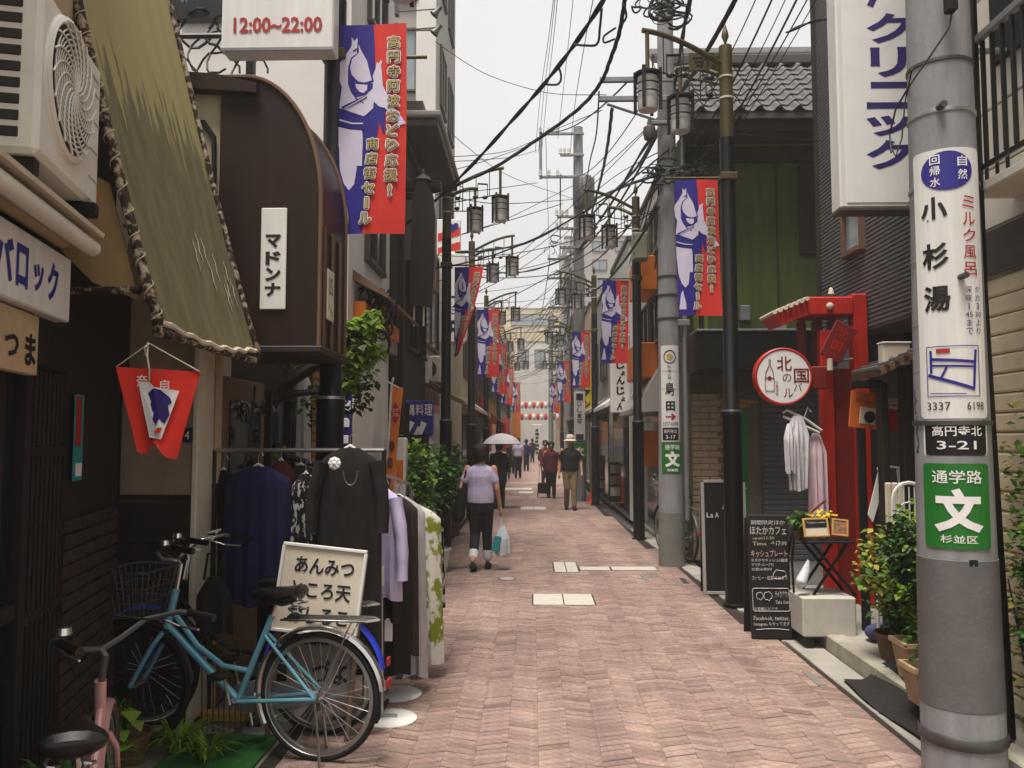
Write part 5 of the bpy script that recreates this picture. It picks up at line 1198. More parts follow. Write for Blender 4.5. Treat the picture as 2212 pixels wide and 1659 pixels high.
ez = lambda py: at(0, py, 6.6).z - .1
ex = lambda px: at(px, 900, 6.6).x - ef.location.x
MB().cbox(ex(1898), ex(1914), -.05, .05, 0, ez(830), .008).build('post', 'dark_wood', ef); MB().cbox(ex(1945), ex(1968), -.05, .05, 0, ez(800), .008).build('post', 'dark_wood', ef)
MB().cbox(ex(1838), ex(1905), -.04, .0, ez(842), ez(824), .006).build('bar', 'black_metal', ef)
cn = MB().prism([(ex(1872), -.2, ez(806)), (ex(1962), -.2, ez(766)), (ex(1962), -.2, ez(780)), (ex(1880), -.2, ez(820))], (0, 1, 0), .5).build('canopy', 'brown_wall', ef)
for k in range(5): MB().tube([(ex(1876 + 20 * k), -.22, ez(803 - 9 * k)), (ex(1876 + 20 * k), .28, ez(803 - 9 * k))], .02, 6).build('tile', 'kawara', cn, True)
MB().cbox(ex(1884), ex(1903), .3, .34, 0, ez(845), .01).build('entry_dark_sheet', 'painted_void', ef)  # black sheet coloured in for the dark inside the entry
ls_ = thing('small_light_sign', 'small cream light box above the tiled canopy', 'sign', at(1938, 765, 6.5)); MB().cbox(-.11, .11, 0, .1, -.08, .085, .008).build('case', 'cream_trim', ls_); MB().cbox(-.115, .115, -.01, .11, .086, .1, .004).build('lid', 'white_panel', ls_); put_text(ls_, 'でん', -.07, .02, -.05, -.015, 'brown_wall', .004)
# white folded A stand, cream panel, wire chair back
wf = thing('a_stand', 'white A shaped leaning stand beside the red gate', 'stand', at(1905, 1130, 6.7)); P_ = lambda px, py, dy=0: at(px, py, 6.7 + dy) - Vector(wf.location)
MB().prism([P_(1900, 1012), P_(1918, 1018), P_(1886, 1128), P_(1876, 1112)], (0, 1, 0), .02).build('panel', 'white_panel', wf)
MB().tube([P_(1896, 1015), P_(1910, 1008), P_(1940, 1010), P_(1958, 1140)], .018, 8).build('tube', 'white_panel', wf, True)
cp = thing('cream_panel', 'cream slatted panel leaning behind the leafy shrub', 'panel', at(1935, 1190, 6.3)); 
for k in range(3): MB().cbox(-.06 + k * .05, -.015 + k * .05, 0, .03, 0, at(0, 1040, 6.3).z - cp.location.z, .008).build('slat', 'cream_trim', cp)
wc = thing('wire_chair', 'white wire garden chair back beside the near pole', 'chair', at(1968, 1200, 6.1)); 
g = MB(); rr_ = .12; top = at(0, 1040, 6.1).z - wc.location.z
g.tube([(-rr_, 0, -.4), (-rr_, 0, top - rr_)] + [(-rr_ * math.cos(t), 0, top - rr_ + rr_ * math.sin(t)) for t in [i / 8 * 3.1416 for i in range(9)]] + [(rr_, 0, -.4)], .014, 6)
g.build('back_frame', 'white_panel', wc, True)
for k in range(5): MB().tube([(-.08 + k * .04, 0, -.1), (-.08 + k * .04, .0, top - .03)], .006, 5).build('wire', 'white_panel', wc)
for q in ((0, .3), (0, .12)): MB().tube([(q[0] + .09 * math.cos(i / 12 * 6.28), 0, q[1] + .09 * math.sin(i / 12 * 6.28)) for i in range(12)], .007, 5, True).build('loop', 'white_panel', wc)
MB().cbox(-.15, .15, 0, .3, -.1, -.08, .01).build('seat', 'white_panel', wc)
for x in (-.13, .13): MB().tube([(x, .28, -.09), (x, .3, .1 - wc.location.z)], .012, 6).build('leg', 'white_panel', wc)

# ================================================================== RIGHT: GREEN HOUSE
HY = 11.35; X0 = at(1490, 800, HY).x
gh = thing('green_house', 'olive green house with a grey tiled roof across the side lane', 'building', (X0, HY, 0))
hxx = lambda px: at(px, 900, HY).x - X0
hz = lambda py: at(0, py, HY).z
XR = 4.6
MB().box(0, XR, 0, 2.2, hz(730), hz(285)).build('wall', 'olive_wall', gh)
MB().box(0, XR, .02, 2.2, 0, hz(732)).build('lower_wall', 'mortar', gh)
MB().cbox(-.02, XR, -.08, -.002, hz(332), hz(312), .01).build('beam', 'olive_light', gh)
MB().cbox(-.1, XR, -.55, .0, at(0, 300, HY - .55).z, at(0, 262, HY - .55).z, .01).build('soffit', 'eave_wood', gh)
MB().box(-.05, XR, -.06, -.003, hz(366), hz(334)).build('dark_board', 'eave_wood', gh)  # dark strip across the wall below the beam
for px0, px1, p0, p1 in ((1735, 1790, 372, 560),): MB().cbox(hxx(px0), hxx(px1), -.03, .01, hz(p1), hz(p0), .01).build('window_recess_dark', 'eave_wood', gh)  # raised dark panel standing in for the shade of a window recess
MB().box(-.03, -.002, .4, 1.8, hz(560), hz(380)).build('side_window', 'glass_dark', gh)
MB().cbox(hxx(1500), hxx(1532), -.03, -.002, hz(724), hz(520), .006).build('light_panel', 'olive_light', gh)
MB().tube([(.16, -.05, hz(728)), (.16, -.05, hz(300))], .035, 8).build('downpipe', 'eave_wood', gh, True)
MB().cbox(hxx(1600), hxx(1622), -.09, -.002, hz(700), hz(668), .01).build('vent_hood', 'grey_metal', gh); MB().cbox(hxx(1670), hxx(1700), -.1, -.002, hz(720), hz(690), .01).build('meter_box', 'grey_box', gh)
MB().tube([(hxx(1685), -.04, hz(690)), (hxx(1685), -.04, hz(340))], .012, 6).build('conduit', 'eave_wood', gh)
# tiled roof, every tile its own piece
rs_ = MB(); ey, ez0 = -.62, at(0, 250, HY - .62).z; slope = R(40); 
rs_.prism([(-.25, ey, ez0 - .06), (-.25, ey + 2.6, ez0 - .06 + 2.6 * math.tan(slope)), (-.25, ey + 2.6, ez0 - .14 + 2.6 * math.tan(slope)), (-.25, ey, ez0 - .14)], (1, 0, 0), XR + .2); roof = rs_.build('roof', 'kawara_dark', gh)
tw_, tl_ = .262, .245
t_ = MB(); nn = 12
def tile_z(u): return .038 * math.sin(u * 2 * math.pi + .6) + .012 * math.sin(u * 4 * math.pi)
vs = []
for j, (yv, dz) in enumerate(((-.012, 0.0), (tl_ + .03, .0))):
    for i in range(nn + 1): u = i / nn; vs.append((u * tw_ * .995, yv, tile_z(u) + dz + (.028 if j == 0 else 0)))
for i in range(nn + 1): u = i / nn; vs.append((u * tw_ * .995, -.012, tile_z(u) + .006))
k = nn + 1
t_.add(vs, [(i, i + 1, k + i + 1, k + i) for i in range(nn)] + [(2 * k + i, 2 * k + i + 1, i + 1, i) for i in range(nn)])
tile_me = t_.mesh('roof_tile', 'kawara', True)
c_ = 0
nrow = 9; ncol = int((XR + .1) / tw_)
for r_ in range(nrow):
    for q in range(ncol):
        o = link('roof_tile', tile_me, roof, (-.22 + q * tw_, ey + r_ * tl_ * math.cos(slope), ez0 - .03 + r_ * tl_ * math.sin(slope)), (slope + R(random.uniform(-.6, .6)), 0, 0))
ry = ey + nrow * tl_ * math.cos(slope); rz_ = ez0 + nrow * tl_ * math.sin(slope)
MB().cbox(-.3, XR, ry - .12, ry + .14, rz_ - .06, rz_ + .1, .02).build('ridge', 'kawara_dark', gh); MB().tube([(-.32, ry, rz_ + .13), (XR, ry, rz_ + .13)], .06, 10).build('ridge_cap', 'kawara_dark', gh, True)
for q in range(12): MB().tube([(-.3 + q * .4, ry, rz_ + .13), (-.26 + q * .4, ry, rz_ + .13)], .07, 10).build('ridge_ring', 'kawara', gh, True)
MB().prism([(-.3, ey - .1, ez0 - .05), (-.3, ey - .02, ez0 + .06), (-.3, ry, rz_ + .06), (-.3, ry, rz_ - .06)], (1, 0, 0), .07).build('barge_board', 'cream_trim', gh)
# dark shop canopy and ground floor: pale stone, yellow brick with green door, steel shutter
MB().cbox(hxx(1482), hxx(1778), -.75, -.01, hz(850) + .25, hz(733), .02).build('shop_canopy', 'black_metal', gh)
MB().cbox(hxx(1484), hxx(1776), -.77, -.2, hz(735), hz(731), .004).build('canopy_edge', 'grey_metal', gh)
stn = MB().box(.0, hxx(1556), -.04, .018, 0, hz(850)).build('stone_pier', 'mortar', gh)
z_ = .02; rw = 0
while z_ < hz(862):
    x_ = .005 - (.12 if rw % 2 else 0)
    while x_ < hxx(1554):
        a_, b_ = max(x_, .005), min(x_ + .235, hxx(1554))
        if b_ - a_ > .04: MB().cbox(a_, b_, -.062 + random.uniform(-.006, .004), -.039, z_, z_ + .082, .008).build('stone', 'beige_wall', stn)
        x_ += .24
    z_ += .088; rw += 1
ybw = MB().box(hxx(1556) + .005, hxx(1640), -.03, .018, 0, hz(850)).build('brick_wall', 'mortar', gh)
ym = MB().cbox(-.098, .098, -.012, .006, -.027, .027, .004).mesh('brick', 'yellow_brick')
z_ = .03; rw = 0; dx0, dx1 = hxx(1588), hxx(1612)
while z_ < hz(862):
    x_ = hxx(1556) + .11 - (.1 if rw % 2 else 0)
    while x_ < hxx(1640) - .06:
        if not (dx0 - .11 < x_ < dx1 + .08 and z_ < hz(884)): link('brick', ym, ybw, (x_, -.036, z_))
        x_ += .202
    z_ += .062; rw += 1
gd = MB().cbox(dx0, dx1, -.05, -.031, .0, hz(890), .006).build('door', 'green_door', gh); MB().ell((dx1 - .04, -.07, 1.0), (.015, .02, .015), 8, 5).build('handle', 'steel', gd)
shw = MB().box(hxx(1642), hxx(1775), -.0, .018, 0, hz(850)).build('shutter', 'shutter', gh)
sl = MB().cbox(0, hxx(1772) - hxx(1644), -.02, -.001, 0, .068, .012).mesh('slat', 'shutter'); z_ = .02
while z_ < hz(858): link('slat', sl, shw, (hxx(1644), 0, z_)); z_ += .075
MB().cbox(hxx(1640), hxx(1643), -.05, .015, 0, hz(850), .004).build('shutter_guide', 'dark_steel', gh)
# ================================================================== PLANTS
def leaves(mb, n, c, r, size, rng, flat=.0, droop=.3, shell=.55):
    for _ in range(n):
        while True:
            p = Vector((rng.uniform(-1, 1), rng.uniform(-1, 1), rng.uniform(-1, 1)))
            if shell * rng.random() < p.length <= 1: break
        p = Vector((c[0] + p.x * r[0], c[1] + p.y * r[1], c[2] + p.z * r[2])); leaf(mb, p, size * rng.uniform(.6, 1.35), rng, droop)
def leaf(mb, p, s, rng, droop=.3, wd=.42, d=None):
    d = d or Vector((rng.uniform(-1, 1), rng.uniform(-1, 1), rng.uniform(-.6, .5))).normalized()
    sd_ = d.cross(Vector((rng.uniform(-.4, .4), rng.uniform(-.4, .4), 1)));
    if sd_.length < 1e-3: sd_ = Vector((1, 0, 0))
    sd_.normalize(); up = sd_.cross(d); a = p; m = p + d * s * .5 + up * s * .06; e = p + d * s - Vector((0, 0, s * droop))
    mb.add([a, m + sd_ * s * wd - up * s * .08, e, m - sd_ * s * wd - up * s * .08, m], [(0, 1, 4), (1, 2, 4), (2, 3, 4), (3, 0, 4)])
def pot(t, r, h, m, c=(0, 0, 0), square=False):
    if square: 
        g = MB(); w = r
        vs = []
        for (q, z) in ((.8, 0), (1, h), (1.08, h), (1.08, h + .03), (.95, h + .03), (.92, h - .03)): vs += [(c[0] - w * q, c[1] - w * .6 * q, c[2] + z), (c[0] + w * q, c[1] - w * .6 * q, c[2] + z), (c[0] + w * q, c[1] + w * .6 * q, c[2] + z), (c[0] - w * q, c[1] + w * .6 * q, c[2] + z)]
        g.add(vs, [(0, 1, 2, 3)] + [(4 * k + i, 4 * k + (i + 1) % 4, 4 * k + 4 + (i + 1) % 4, 4 * k + 4 + i) for k in range(5) for i in range(4)] + [(20, 21, 22, 23)]); return g.build('pot', m, t)
    g = MB(); g.lathe([(0, 0), (r * .72, 0), (r * .98, h * .9), (r * 1.06, h * .9), (r * 1.06, h), (r * .94, h), (r * .9, h - .03), (0, h - .03)], 20, c); return g.build('pot', m, t, True)
def bush(name, label, p, rad, n, size, m, potspec=None, seed=1, stems=5, cat='plant', m2=None, droop=.3, base=0):
    rng = random.Random(seed); t = thing(name, label, cat, p)
    h0 = 0
    if potspec: pr_, ph_, pm_, sq = potspec; pot(t, pr_, ph_, pm_, square=sq); h0 = ph_; MB().lathe([(0, h0 - .028), (pr_ * (.55 if sq else .88), h0 - .028)], 14).build('soil', 'soil', t)
    cz = h0 + base + rad[2] * .95
    for k in range(stems):
        a = rng.uniform(0, 6.28); q = rng.uniform(.2, .75); e = (math.cos(a) * rad[0] * q, math.sin(a) * rad[1] * q, cz + rad[2] * rng.uniform(-.1, .7))
        MB().tube([(e[0] * .1, e[1] * .1, max(0, h0 - .05)), (e[0] * .5, e[1] * .5, (h0 + e[2]) * .5), e], [.012, .009, .004], 5).build('stem', 'bark', t)
    g = MB()
    for k in range(7):
        a = rng.uniform(0, 6.28); q = rng.uniform(.15, .7); c = (math.cos(a) * rad[0] * q, math.sin(a) * rad[1] * q, cz + rad[2] * rng.uniform(-.65, .65))
        leaves(g, n // 9, c, [x * rng.uniform(.3, .55) for x in rad], size, rng, droop=droop)
    leaves(g, n // 5, (0, 0, cz), rad, size, rng, droop=droop)
    g.build('foliage', m, t)
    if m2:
        g = MB(); leaves(g, n // 3, (0, 0, cz + rad[2] * .2), [x * .95 for x in rad], size, rng, droop=droop); g.build('sunlit_foliage' if False else 'sunlit_tint_or_petals', m2, t)  # lighter leaf layer paints in sunlit leaves; petals on the table flowers
    return t
def grass(name, label, p, n, L, m, seed, spread=.05, wd=.008):
    rng = random.Random(seed); t = thing(name, label, 'plant', p); g = MB()
    for _ in range(n):
        a = rng.uniform(0, 6.28); b = Vector((math.cos(a), math.sin(a), 0)); l = L * rng.uniform(.55, 1.15); o = b * rng.uniform(0, spread); s_ = Vector((-b.y, b.x, 0)) * wd; k = rng.uniform(.35, .9); vs = []
        for j in range(6): q = j / 5; c = o + b * l * k * q ** 1.2 + Vector((0, 0, l * (q * 1.25 - q * q * (.55 + .5 * k)))); f = (1 - q ** 2) * 1.0 + .02; vs += [c - s_ * f, c + s_ * f]
        g.add(vs, [(2 * j, 2 * j + 1, 2 * j + 3, 2 * j + 2) for j in range(5)])
    g.build('blades', m, t); return t
grass('grass_clump', 'bright green strappy grass clump below the blue bicycle', gnd(385, 1625), 110, .3, 'leaf_lime', 3)
grass('grass_clump', 'green grass clump at the foot of the pink bicycle', gnd(250, 1650), 70, .28, 'leaf', 4)
grass('grass_clump', 'dim grass clump in the lower left corner', (-1.80, 3.2, .22), 90, .42, 'leaf', 5, .06, .01)
pgl = thing('plant_pot', 'brown pot holding the dim grass clump in the lower left corner', 'pot', (-1.80, 3.2, 0)); pot(pgl, .12, .25, 'pot_brown')
grass('grass_clump', 'small grass clump right of the strappy one', gnd(445, 1640), 60, .22, 'leaf_lime', 6)
pt = thing('pothos', 'trailing plant with big lime heart shaped leaves behind the pink bicycle', 'plant', (-2.12, 4.3, 0))
pot(pt, .12, .16, 'pot_brown'); rng = random.Random(9)
for k in range(16):
    p = at(rng.uniform(200, 305), rng.uniform(1520, 1610), 4.2 + rng.uniform(-.1, .1)) - Vector(pt.location)
    g = MB(); leaf(g, p, rng.uniform(.07, .115), rng, .35, .45, Vector((rng.uniform(-.5, 1), -.6, rng.uniform(-.5, .4))).normalized()); g.build('leaf', 'leaf_lime', pt)
    MB().tube([(0, 0, .16), (p.x * .5, p.y * .5, p.z * .7 + .12), p], .004, 5).build('stem', 'leaf', pt)
sf = thing('sunflower', 'yellow flower head at the lower left edge', 'flower', gnd(15, 1655)); zf = at(0, 1590, 4.2).z
MB().tube([(0, 0, 0), (0, -.02, zf)], .008, 6).build('stem', 'leaf', sf)
for k in range(14):
    a = k / 14 * 6.28; g = MB(); leaf(g, Vector((.02 * math.cos(a), -.03, zf + .02 * math.sin(a))), .05, rng, 0, .3, Vector((math.cos(a), -.3, math.sin(a))).normalized()); g.build('petal', 'yellow_petal', sf)
MB().ell((0, -.035, zf), (.028, .012, .028), 10, 6).build('disc', 'pot_brown', sf)
gc = MB(); gc.cbox(-1.95, -1.44, 3.9, 4.7, .0, .014, .004); tag(gc.build('green_carpet', 'carpet'), 'green artificial turf mat at the foot of the blue bicycle', 'mat')
# low gold garden fence behind the blue frame
gf = thing('garden_fence', 'low black and gold wire garden fence behind the blue bicycle frame', 'fence', at(432, 1570, 4.75))
P_ = lambda px, py: at(px, py, 4.75) - Vector(gf.location)
for k in range(8): MB().tube([P_(436 + 12 * k, 1580), P_(436 + 12 * k, 1375 + (k % 3) * 8)], .004, 5).build('bar', 'gold_metal', gf)
for py in (1400, 1416, 1560): MB().tube([P_(432, py), P_(524, py)], .005, 5).build('rail', 'gold_metal', gf)
for cx_ in (478,): MB().tube([P_(cx_ - 24 * math.cos(t), 1400 - 30 * math.sin(t)) for t in [i / 12 * 3.1416 for i in range(13)]], .004, 5).build('hoop', 'gold_metal', gf); MB().tube([P_(cx_ - 13 * math.cos(t), 1400 - 16 * math.sin(t)) for t in [i / 12 * 3.1416 for i in range(13)]], .004, 5).build('hoop', 'gold_metal', gf)
br_ = thing('wooden_step', 'orange brown wooden plank on the ground under the blue bicycle', 'plank', gnd(485, 1555)); MB().cbox(-.14, .12, -.04, .04, 0, .05, .006).build('plank', 'tan_brick', br_)

# ================================================================== BICYCLES  (local: rear hub above origin, +x forward)
def wheel(t, x, r=.335, rim='steel'):
    n = 44; T = Matrix.Translation((x, 0, r)) @ Matrix.Rotation(R(90), 4, 'X')
    w = MB().tube([(x + (r - .016) * math.cos(i / n * 6.2832), 0, r + (r - .016) * math.sin(i / n * 6.2832)) for i in range(n)], .0175, 8, True).build('wheel', 'rubber', t, True)
    MB().lathe([(r - .028, .012), (r - .032, .008), (r - .05, .011), (r - .05, -.011), (r - .032, -.008), (r - .028, -.012)], n, T=T).build('rim', rim, w, True)
    g = MB()
    for k in range(28):
        a = k / 28 * 6.2832; b = a + (.5 if k % 2 else -.5); g.cyl((x + .02 * math.cos(b), (.025 if k % 4 < 2 else -.025), r + .02 * math.sin(b)), (x + (r - .05) * math.cos(a), 0, r + (r - .05) * math.sin(a)), .0013, n=4)
    o = g.build('spokes', rim, w); o['kind'] = 'stuff'
    MB().cyl((x, -.05, r), (x, .05, r), .022, n=12).build('hub', 'chrome', w, True); return w
def arc(x, r, R_, a0, a1, n=22): return [(x + R_ * math.cos(R(a0 + (a1 - a0) * i / n)), r + R_ * math.sin(R(a0 + (a1 - a0) * i / n))) for i in range(n + 1)]
def fender(t, x, a0, a1, m, R_=.365, wd=.028):
    pts = arc(x, .335, R_, a0, a1); g = MB(); k = len(pts)
    vs = []
    for (px, pz), d in zip(pts, range(k)):
        ux, uz = (px - x) / R_, (pz - .335) / R_
        for yy_, rr_ in ((-wd, -.014), (-wd * .7, .002), (0, .008), (wd * .7, .002), (wd, -.014)): vs.append((px + ux * rr_, yy_, pz + uz * rr_))
    g.add(vs, [(5 * i + j, 5 * i + j + 1, 5 * i + 5 + j + 1, 5 * i + 5 + j) for i in range(k - 1) for j in range(4)]); return g.build('fender', m, t, True)
def bicycle(label, loc, rz, frame, fork=None, basket=True, fend='chrome', rx=0, steer=0, bar='chrome', front='steel', ffend=None):
    t = thing('bicycle', label, 'bicycle', loc, rz, None, rx); fork = fork or frame
    wheel(t, 0); wheel(t, 1.09, rim=front)
    fender(t, 0, -28, 172, fend); fender(t, 1.09, 12, 165, ffend or fend)
    f = MB().tube([(.905, 0, .66), (.47, 0, .285)], .021, 10).build('frame', frame, t, True)
    MB().tube([(.885, 0, .75), (.72, 0, .56), (.56, 0, .46), (.39, 0, .44)], .015, 8).build('top_tube', frame, f, True)
    MB().tube([(.47, 0, .285), (.28, 0, .74)], .017, 8).build('seat_tube', frame, f, True)
    MB().tube([(.86, 0, .86), (.915, 0, .63)], .022, 10).build('head_tube', frame, f, True)
    for s_ in (-1, 1):
        MB().tube([(.46, s_ * .03, .285), (0, s_ * .06, .335)], .011, 8).build('chain_stay', frame, f, True); MB().tube([(.31, s_ * .02, .64), (0, s_ * .06, .335)], .009, 8).build('seat_stay', frame, f, True)
        MB().tube([(.915, s_ * .03, .63), (.96, s_ * .055, .56), (1.09, s_ * .055, .335)], .013, 8).build('fork_blade', fork, f, True)
    MB().tube([(.28, 0, .74), (.25, 0, .82)], .013, 8).build('seat_post', 'chrome', t, True)
    g = MB(); prof = [(-.15, .07, .015), (-.13, .1, .04), (-.05, .1, .05), (.03, .055, .045), (.11, .03, .035), (.14, .02, .015)]
    vs = []; n = 12
    for (x_, hw_, hh_) in prof:
        for i in range(n): a = i / n * 6.2832; vs.append((.25 + x_, hw_ * math.cos(a), .855 + hh_ * math.sin(a) * (.9 if math.sin(a) > 0 else 1.2) + (.02 if x_ < -.1 else 0)))
    g.add(vs, [(k * n + i, k * n + (i + 1) % n, (k + 1) * n + (i + 1) % n, (k + 1) * n + i) for k in range(5) for i in range(n)] + [tuple(range(n)), tuple(range(5 * n, 6 * n))]); sd2 = g.build('saddle', 'saddle', t, True)
    for s_ in (-1, 1): MB().tube([(.13 + .03 * math.cos(i * .9), s_ * .05 + .02 * math.sin(i * .9), .83 - i * .005) for i in range(14)], .005, 5).build('spring', 'steel', sd2)
    h = MB().tube([(.86, 0, .86), (.835, 0, 1.0), (.86, 0, 1.02)], .013, 8).build('handlebar', bar, t, True)
    for s_ in (-1, 1):
        MB().tube([(.86, 0, 1.02), (.885, s_ * .1, 1.04), (.86, s_ * .2, 1.1), (.74, s_ * .27, 1.13), (.63, s_ * .29, 1.12)], .0115, 8).build('bar', bar, h, True)
        MB().tube([(.70, s_ * .28, 1.128), (.57, s_ * .295, 1.115)], .017, 8).build('grip', 'saddle', h, True)
        MB().tube([(.8, s_ * .235, 1.1), (.72, s_ * .25, 1.075), (.62, s_ * .26, 1.07)], .005, 5).build('brake_lever', 'chrome', h)
        MB().tube([(.8, s_ * .22, 1.1), (.95, s_ * .12, 1.12), (.98, s_ * .04, .95), (.93, 0, .72)], .0035, 5).build('brake_cable', 'rubber', h)
    MB().lathe([(0, .03), (.025, .025), (.03, 0), (0, 0)], 12, (.8, .2, 1.13)).build('bell', 'chrome', h, True)
    if steer: Tm = Matrix.Translation((.86, 0, 0)) @ Matrix.Rotation(steer, 4, 'Z') @ Matrix.Translation((-.86, 0, -.04)); h.matrix_local = Tm
    # rear carrier
    c = MB().tube([(.2, -.06, .735), (-.28, -.06, .745), (-.33, 0, .745), (-.28, .06, .745), (.2, .06, .735)], .006, 6).build('carrier', 'chrome', t, True)
    for yy_ in (-.02, .02): MB().tube([(.2, yy_, .735), (-.31, yy_, .748)], .005, 6).build('rail', 'chrome', c)
    for s_ in (-1, 1): MB().tube([(-.2, s_ * .06, .74), (-.02, s_ * .07, .35)], .005, 6).build('stay', 'chrome', c)
    # chain guard, crank, pedals, stand, lamp, lock
    pts = [(-.06, .30), (.0, .385), (.42, .37), (.52, .345), (.555, .285), (.52, .215), (.44, .2), (0, .285)]
    MB().prism([(x_, -.075, z_) for x_, z_ in pts], (0, 1, 0), .02).build('chain_guard', 'grey_metal', t)
    MB().tube([(.47, -.07, .285), (.47, .07, .285)], .02, 10).build('bottom_bracket', 'chrome', t, True)
    for s_, dx in ((-1, -.03), (1, .03)):
        cr = MB().tube([(.47, s_ * .085, .285), (.47 + dx, s_ * .1, .285 - s_ * -.165 if s_ < 0 else .285 + .165)], .009, 8).build('crank', 'chrome', t, True)
        zc = .285 - .165 if s_ < 0 else .285 + .165
        MB().cbox(.47 + dx - .045, .47 + dx + .045, s_ * .11, s_ * .19, zc - .014, zc + .014, .006).build('pedal', 'rubber', cr)
    MB().tube([(-.01, .08, .32), (-.05, .12, .15), (-.1, .2, .012)], .008, 6).build('kickstand', 'chrome', t, True)
    MB().cbox(-.395, -.38, -.025, .025, .40, .45, .005).build('rear_reflector', 'ink_red', t)
    if basket:
        b = MB(); 
        lvl = [(.72, .10, .13), (.80, .115, .145), (.88, .13, .16), (.97, .15, .18)]
        bk = None
        for i, (z_, hx_, hy_) in enumerate(lvl):
            q = [(1.09 - hx_, -hy_, z_), (1.09 + hx_, -hy_, z_), (1.09 + hx_, hy_, z_), (1.09 - hx_, hy_, z_)]
            b.tube([tuple(Vector(q[k]).lerp(Vector(q[(k + 1) % 4]), f_)) for k in range(4) for f_ in (.08, .5, .92)], .004 if i < 3 else .007, 5, True)
        for k in range(4):
            for f_ in [j / 7 for j in range(7)]:
                def cr_(z_, hx_, hy_): q = [(1.09 - hx_, -hy_, z_), (1.09 + hx_, -hy_, z_), (1.09 + hx_, hy_, z_), (1.09 - hx_, hy_, z_)]; return Vector(q[k]).lerp(Vector(q[(k + 1) % 4]), f_)
                b.cyl(cr_(*lvl[0]), cr_(*lvl[3]), .0022, n=4)
        for k in range(7): b.cyl((1.0 + k * .03, -.13, .72), (1.0 + k * .03, .13, .72), .0022, n=4)
        b.build('basket', 'dark_steel', t)
        MB().tube([(1.0, 0, .72), (.93, 0, .66)], .008, 6).build('basket_bracket', 'dark_steel', t)
    return t
h = at(690, 1490, 4.36)
bicycle('light blue step through bicycle with chrome fenders parked at the boutique', (h.x, 4.36, 0), R(180 - 10), 'bike_blue', front='black_metal', ffend='black_metal')  # front rim, spokes and fender coloured black for the shade they stand in
h = at(695, 1500, 4.72)
bicycle('dark bicycle with a cobalt blue fork behind the light blue one', (h.x - .0, 4.74, 0), R(180 - 6), 'black_metal', 'bike_cobalt', False, 'bike_cobalt')
pk = bicycle('pink bicycle seen from behind in the lower left corner', (-1.30, 2.28, 0), R(90 + 22), 'bike_pink', basket=False, fend='bike_pink', steer=R(42), bar='dark_steel'); pk.scale = (.95, .95, .93)
bg_ = thing('black_bag', 'black cloth bag hanging by the blue bicycle handlebar', 'bag', at(462, 1290, 4.7)); g = MB(); garment(g, (0, 0, .12), .2, .1, .32, 3, .02, 1.1, .5); g.build('bag', 'black_cloth', bg_, True)
MB().tube([(-.06, 0, .1), (-.04, 0, .25), (.04, 0, .25), (.06, 0, .1)], .008, 6).build('strap', 'black_cloth', bg_)

# ================================================================== CLOTHES RACKS 
rk = thing('clothes_rack', 'black tube clothes rack across the boutique front', 'clothes rack', (-1.55, 5.08, 0))
for x in (-.45, .62): 
    MB().tube([(x, 0, 0.02), (x, 0, 1.62)], .014, 8).build('upright', 'black_metal', rk, True); MB().tube([(x, -.2, .02), (x, .2, .02)], .014, 8).build('foot', 'black_metal', rk, True)
MB().tube([(-.45, 0, 1.62), (.62, 0, 1.62)], .014, 8).build('rail', 'steel', rk, True)
def hanger(t, w=.4, m='ink_white', z=0):
    MB().tube([(-w / 2, 0, -.1 + z), (0, 0, z), (w / 2, 0, -.1 + z)], .009, 6).build('hanger', m, t, True); MB().tube([(0, 0, z), (0, 0, .05 + z), (.02, 0, .08 + z), (.03, 0, .05 + z)], .004, 5).build('hook', 'steel', t)
def cloth(name, label, px0, px1, py0, py1, Y, m, folds=6, amp=.02, flare=1.1, sleeves=0, ph=0, d=.09, hang='ink_white', cat='clothing', extra=None):
    p = at((px0 + px1) / 2, py0, Y); t = thing(name, label, cat, p); w = (px1 - px0) * Y / F_PX; L = (py1 - py0) * Y / F_PX
    hanger(t, w * .8 / flare, hang); g = MB(); garment(g, (0, 0, -.015), w / flare, d, L, folds, amp, flare, ph, top=.085); body = g.build('cloth', m, t, True)
    if sleeves:
        for s_ in (-1, 1):
            q = []
            for j in range(10): v = j / 9; q.append(Vector((s_ * (w / flare * .42 + .05 * v + .02 * math.sin(3 * v)), -.02 - .03 * v, -.1 - sleeves * v)))
            g = MB(); g.tube(q, [.055 - .0012 * v_ + .003 * math.sin(2 * v_ + ph) for v_ in range(10)], 12, flat=.8); g.build('sleeve', m, t, True)
    return t, w, L
cloth('navy_dress', 'long navy blue dress on the left end of the rack', 484, 632, 1002, 1295, 4.98, 'navy_cloth', 7, .02, 1.05, hang='straw')
cloth('red_shirt', 'dark red top showing behind the navy dress', 575, 640, 990, 1120, 5.16, 'maroon_cloth', 4, .02, 1.0)
cloth('brown_dress', 'dark brown dress hanging behind the leaf print blouse', 600, 700, 1000, 1330, 5.2, 'brown_cloth', 6, .03, 1.05, ph=.9)
cloth('dark_jacket', 'black jacket at the far left end of the rack beside the navy dress', 446, 520, 1010, 1240, 5.12, 'black_cloth', 6, .03, 1.05, .35, ph=1.9)
cloth('dark_skirt', 'black long skirt hanging low behind the white framed sign', 560, 660, 1060, 1420, 5.24, 'black_cloth', 6, .03, 1.05, ph=.3)
cloth('black_blouse', 'black blouse between the lavender shirt and the trousers', 765, 872, 1046, 1330, 5.15, 'black_cloth', 6, .03, 1.05, ph=2.9)
cloth('dark_cardigan', 'dark brown cardigan between the trousers and the white skirt', 790, 905, 1064, 1400, 5.38, 'brown_cloth', 6, .03, 1.05, ph=.9)
cloth('print_blouse', 'black and white leaf print blouse between navy dress and black coat', 628, 694, 1018, 1212, 5.02, 'leaf_print', 5, .015, 1.05)
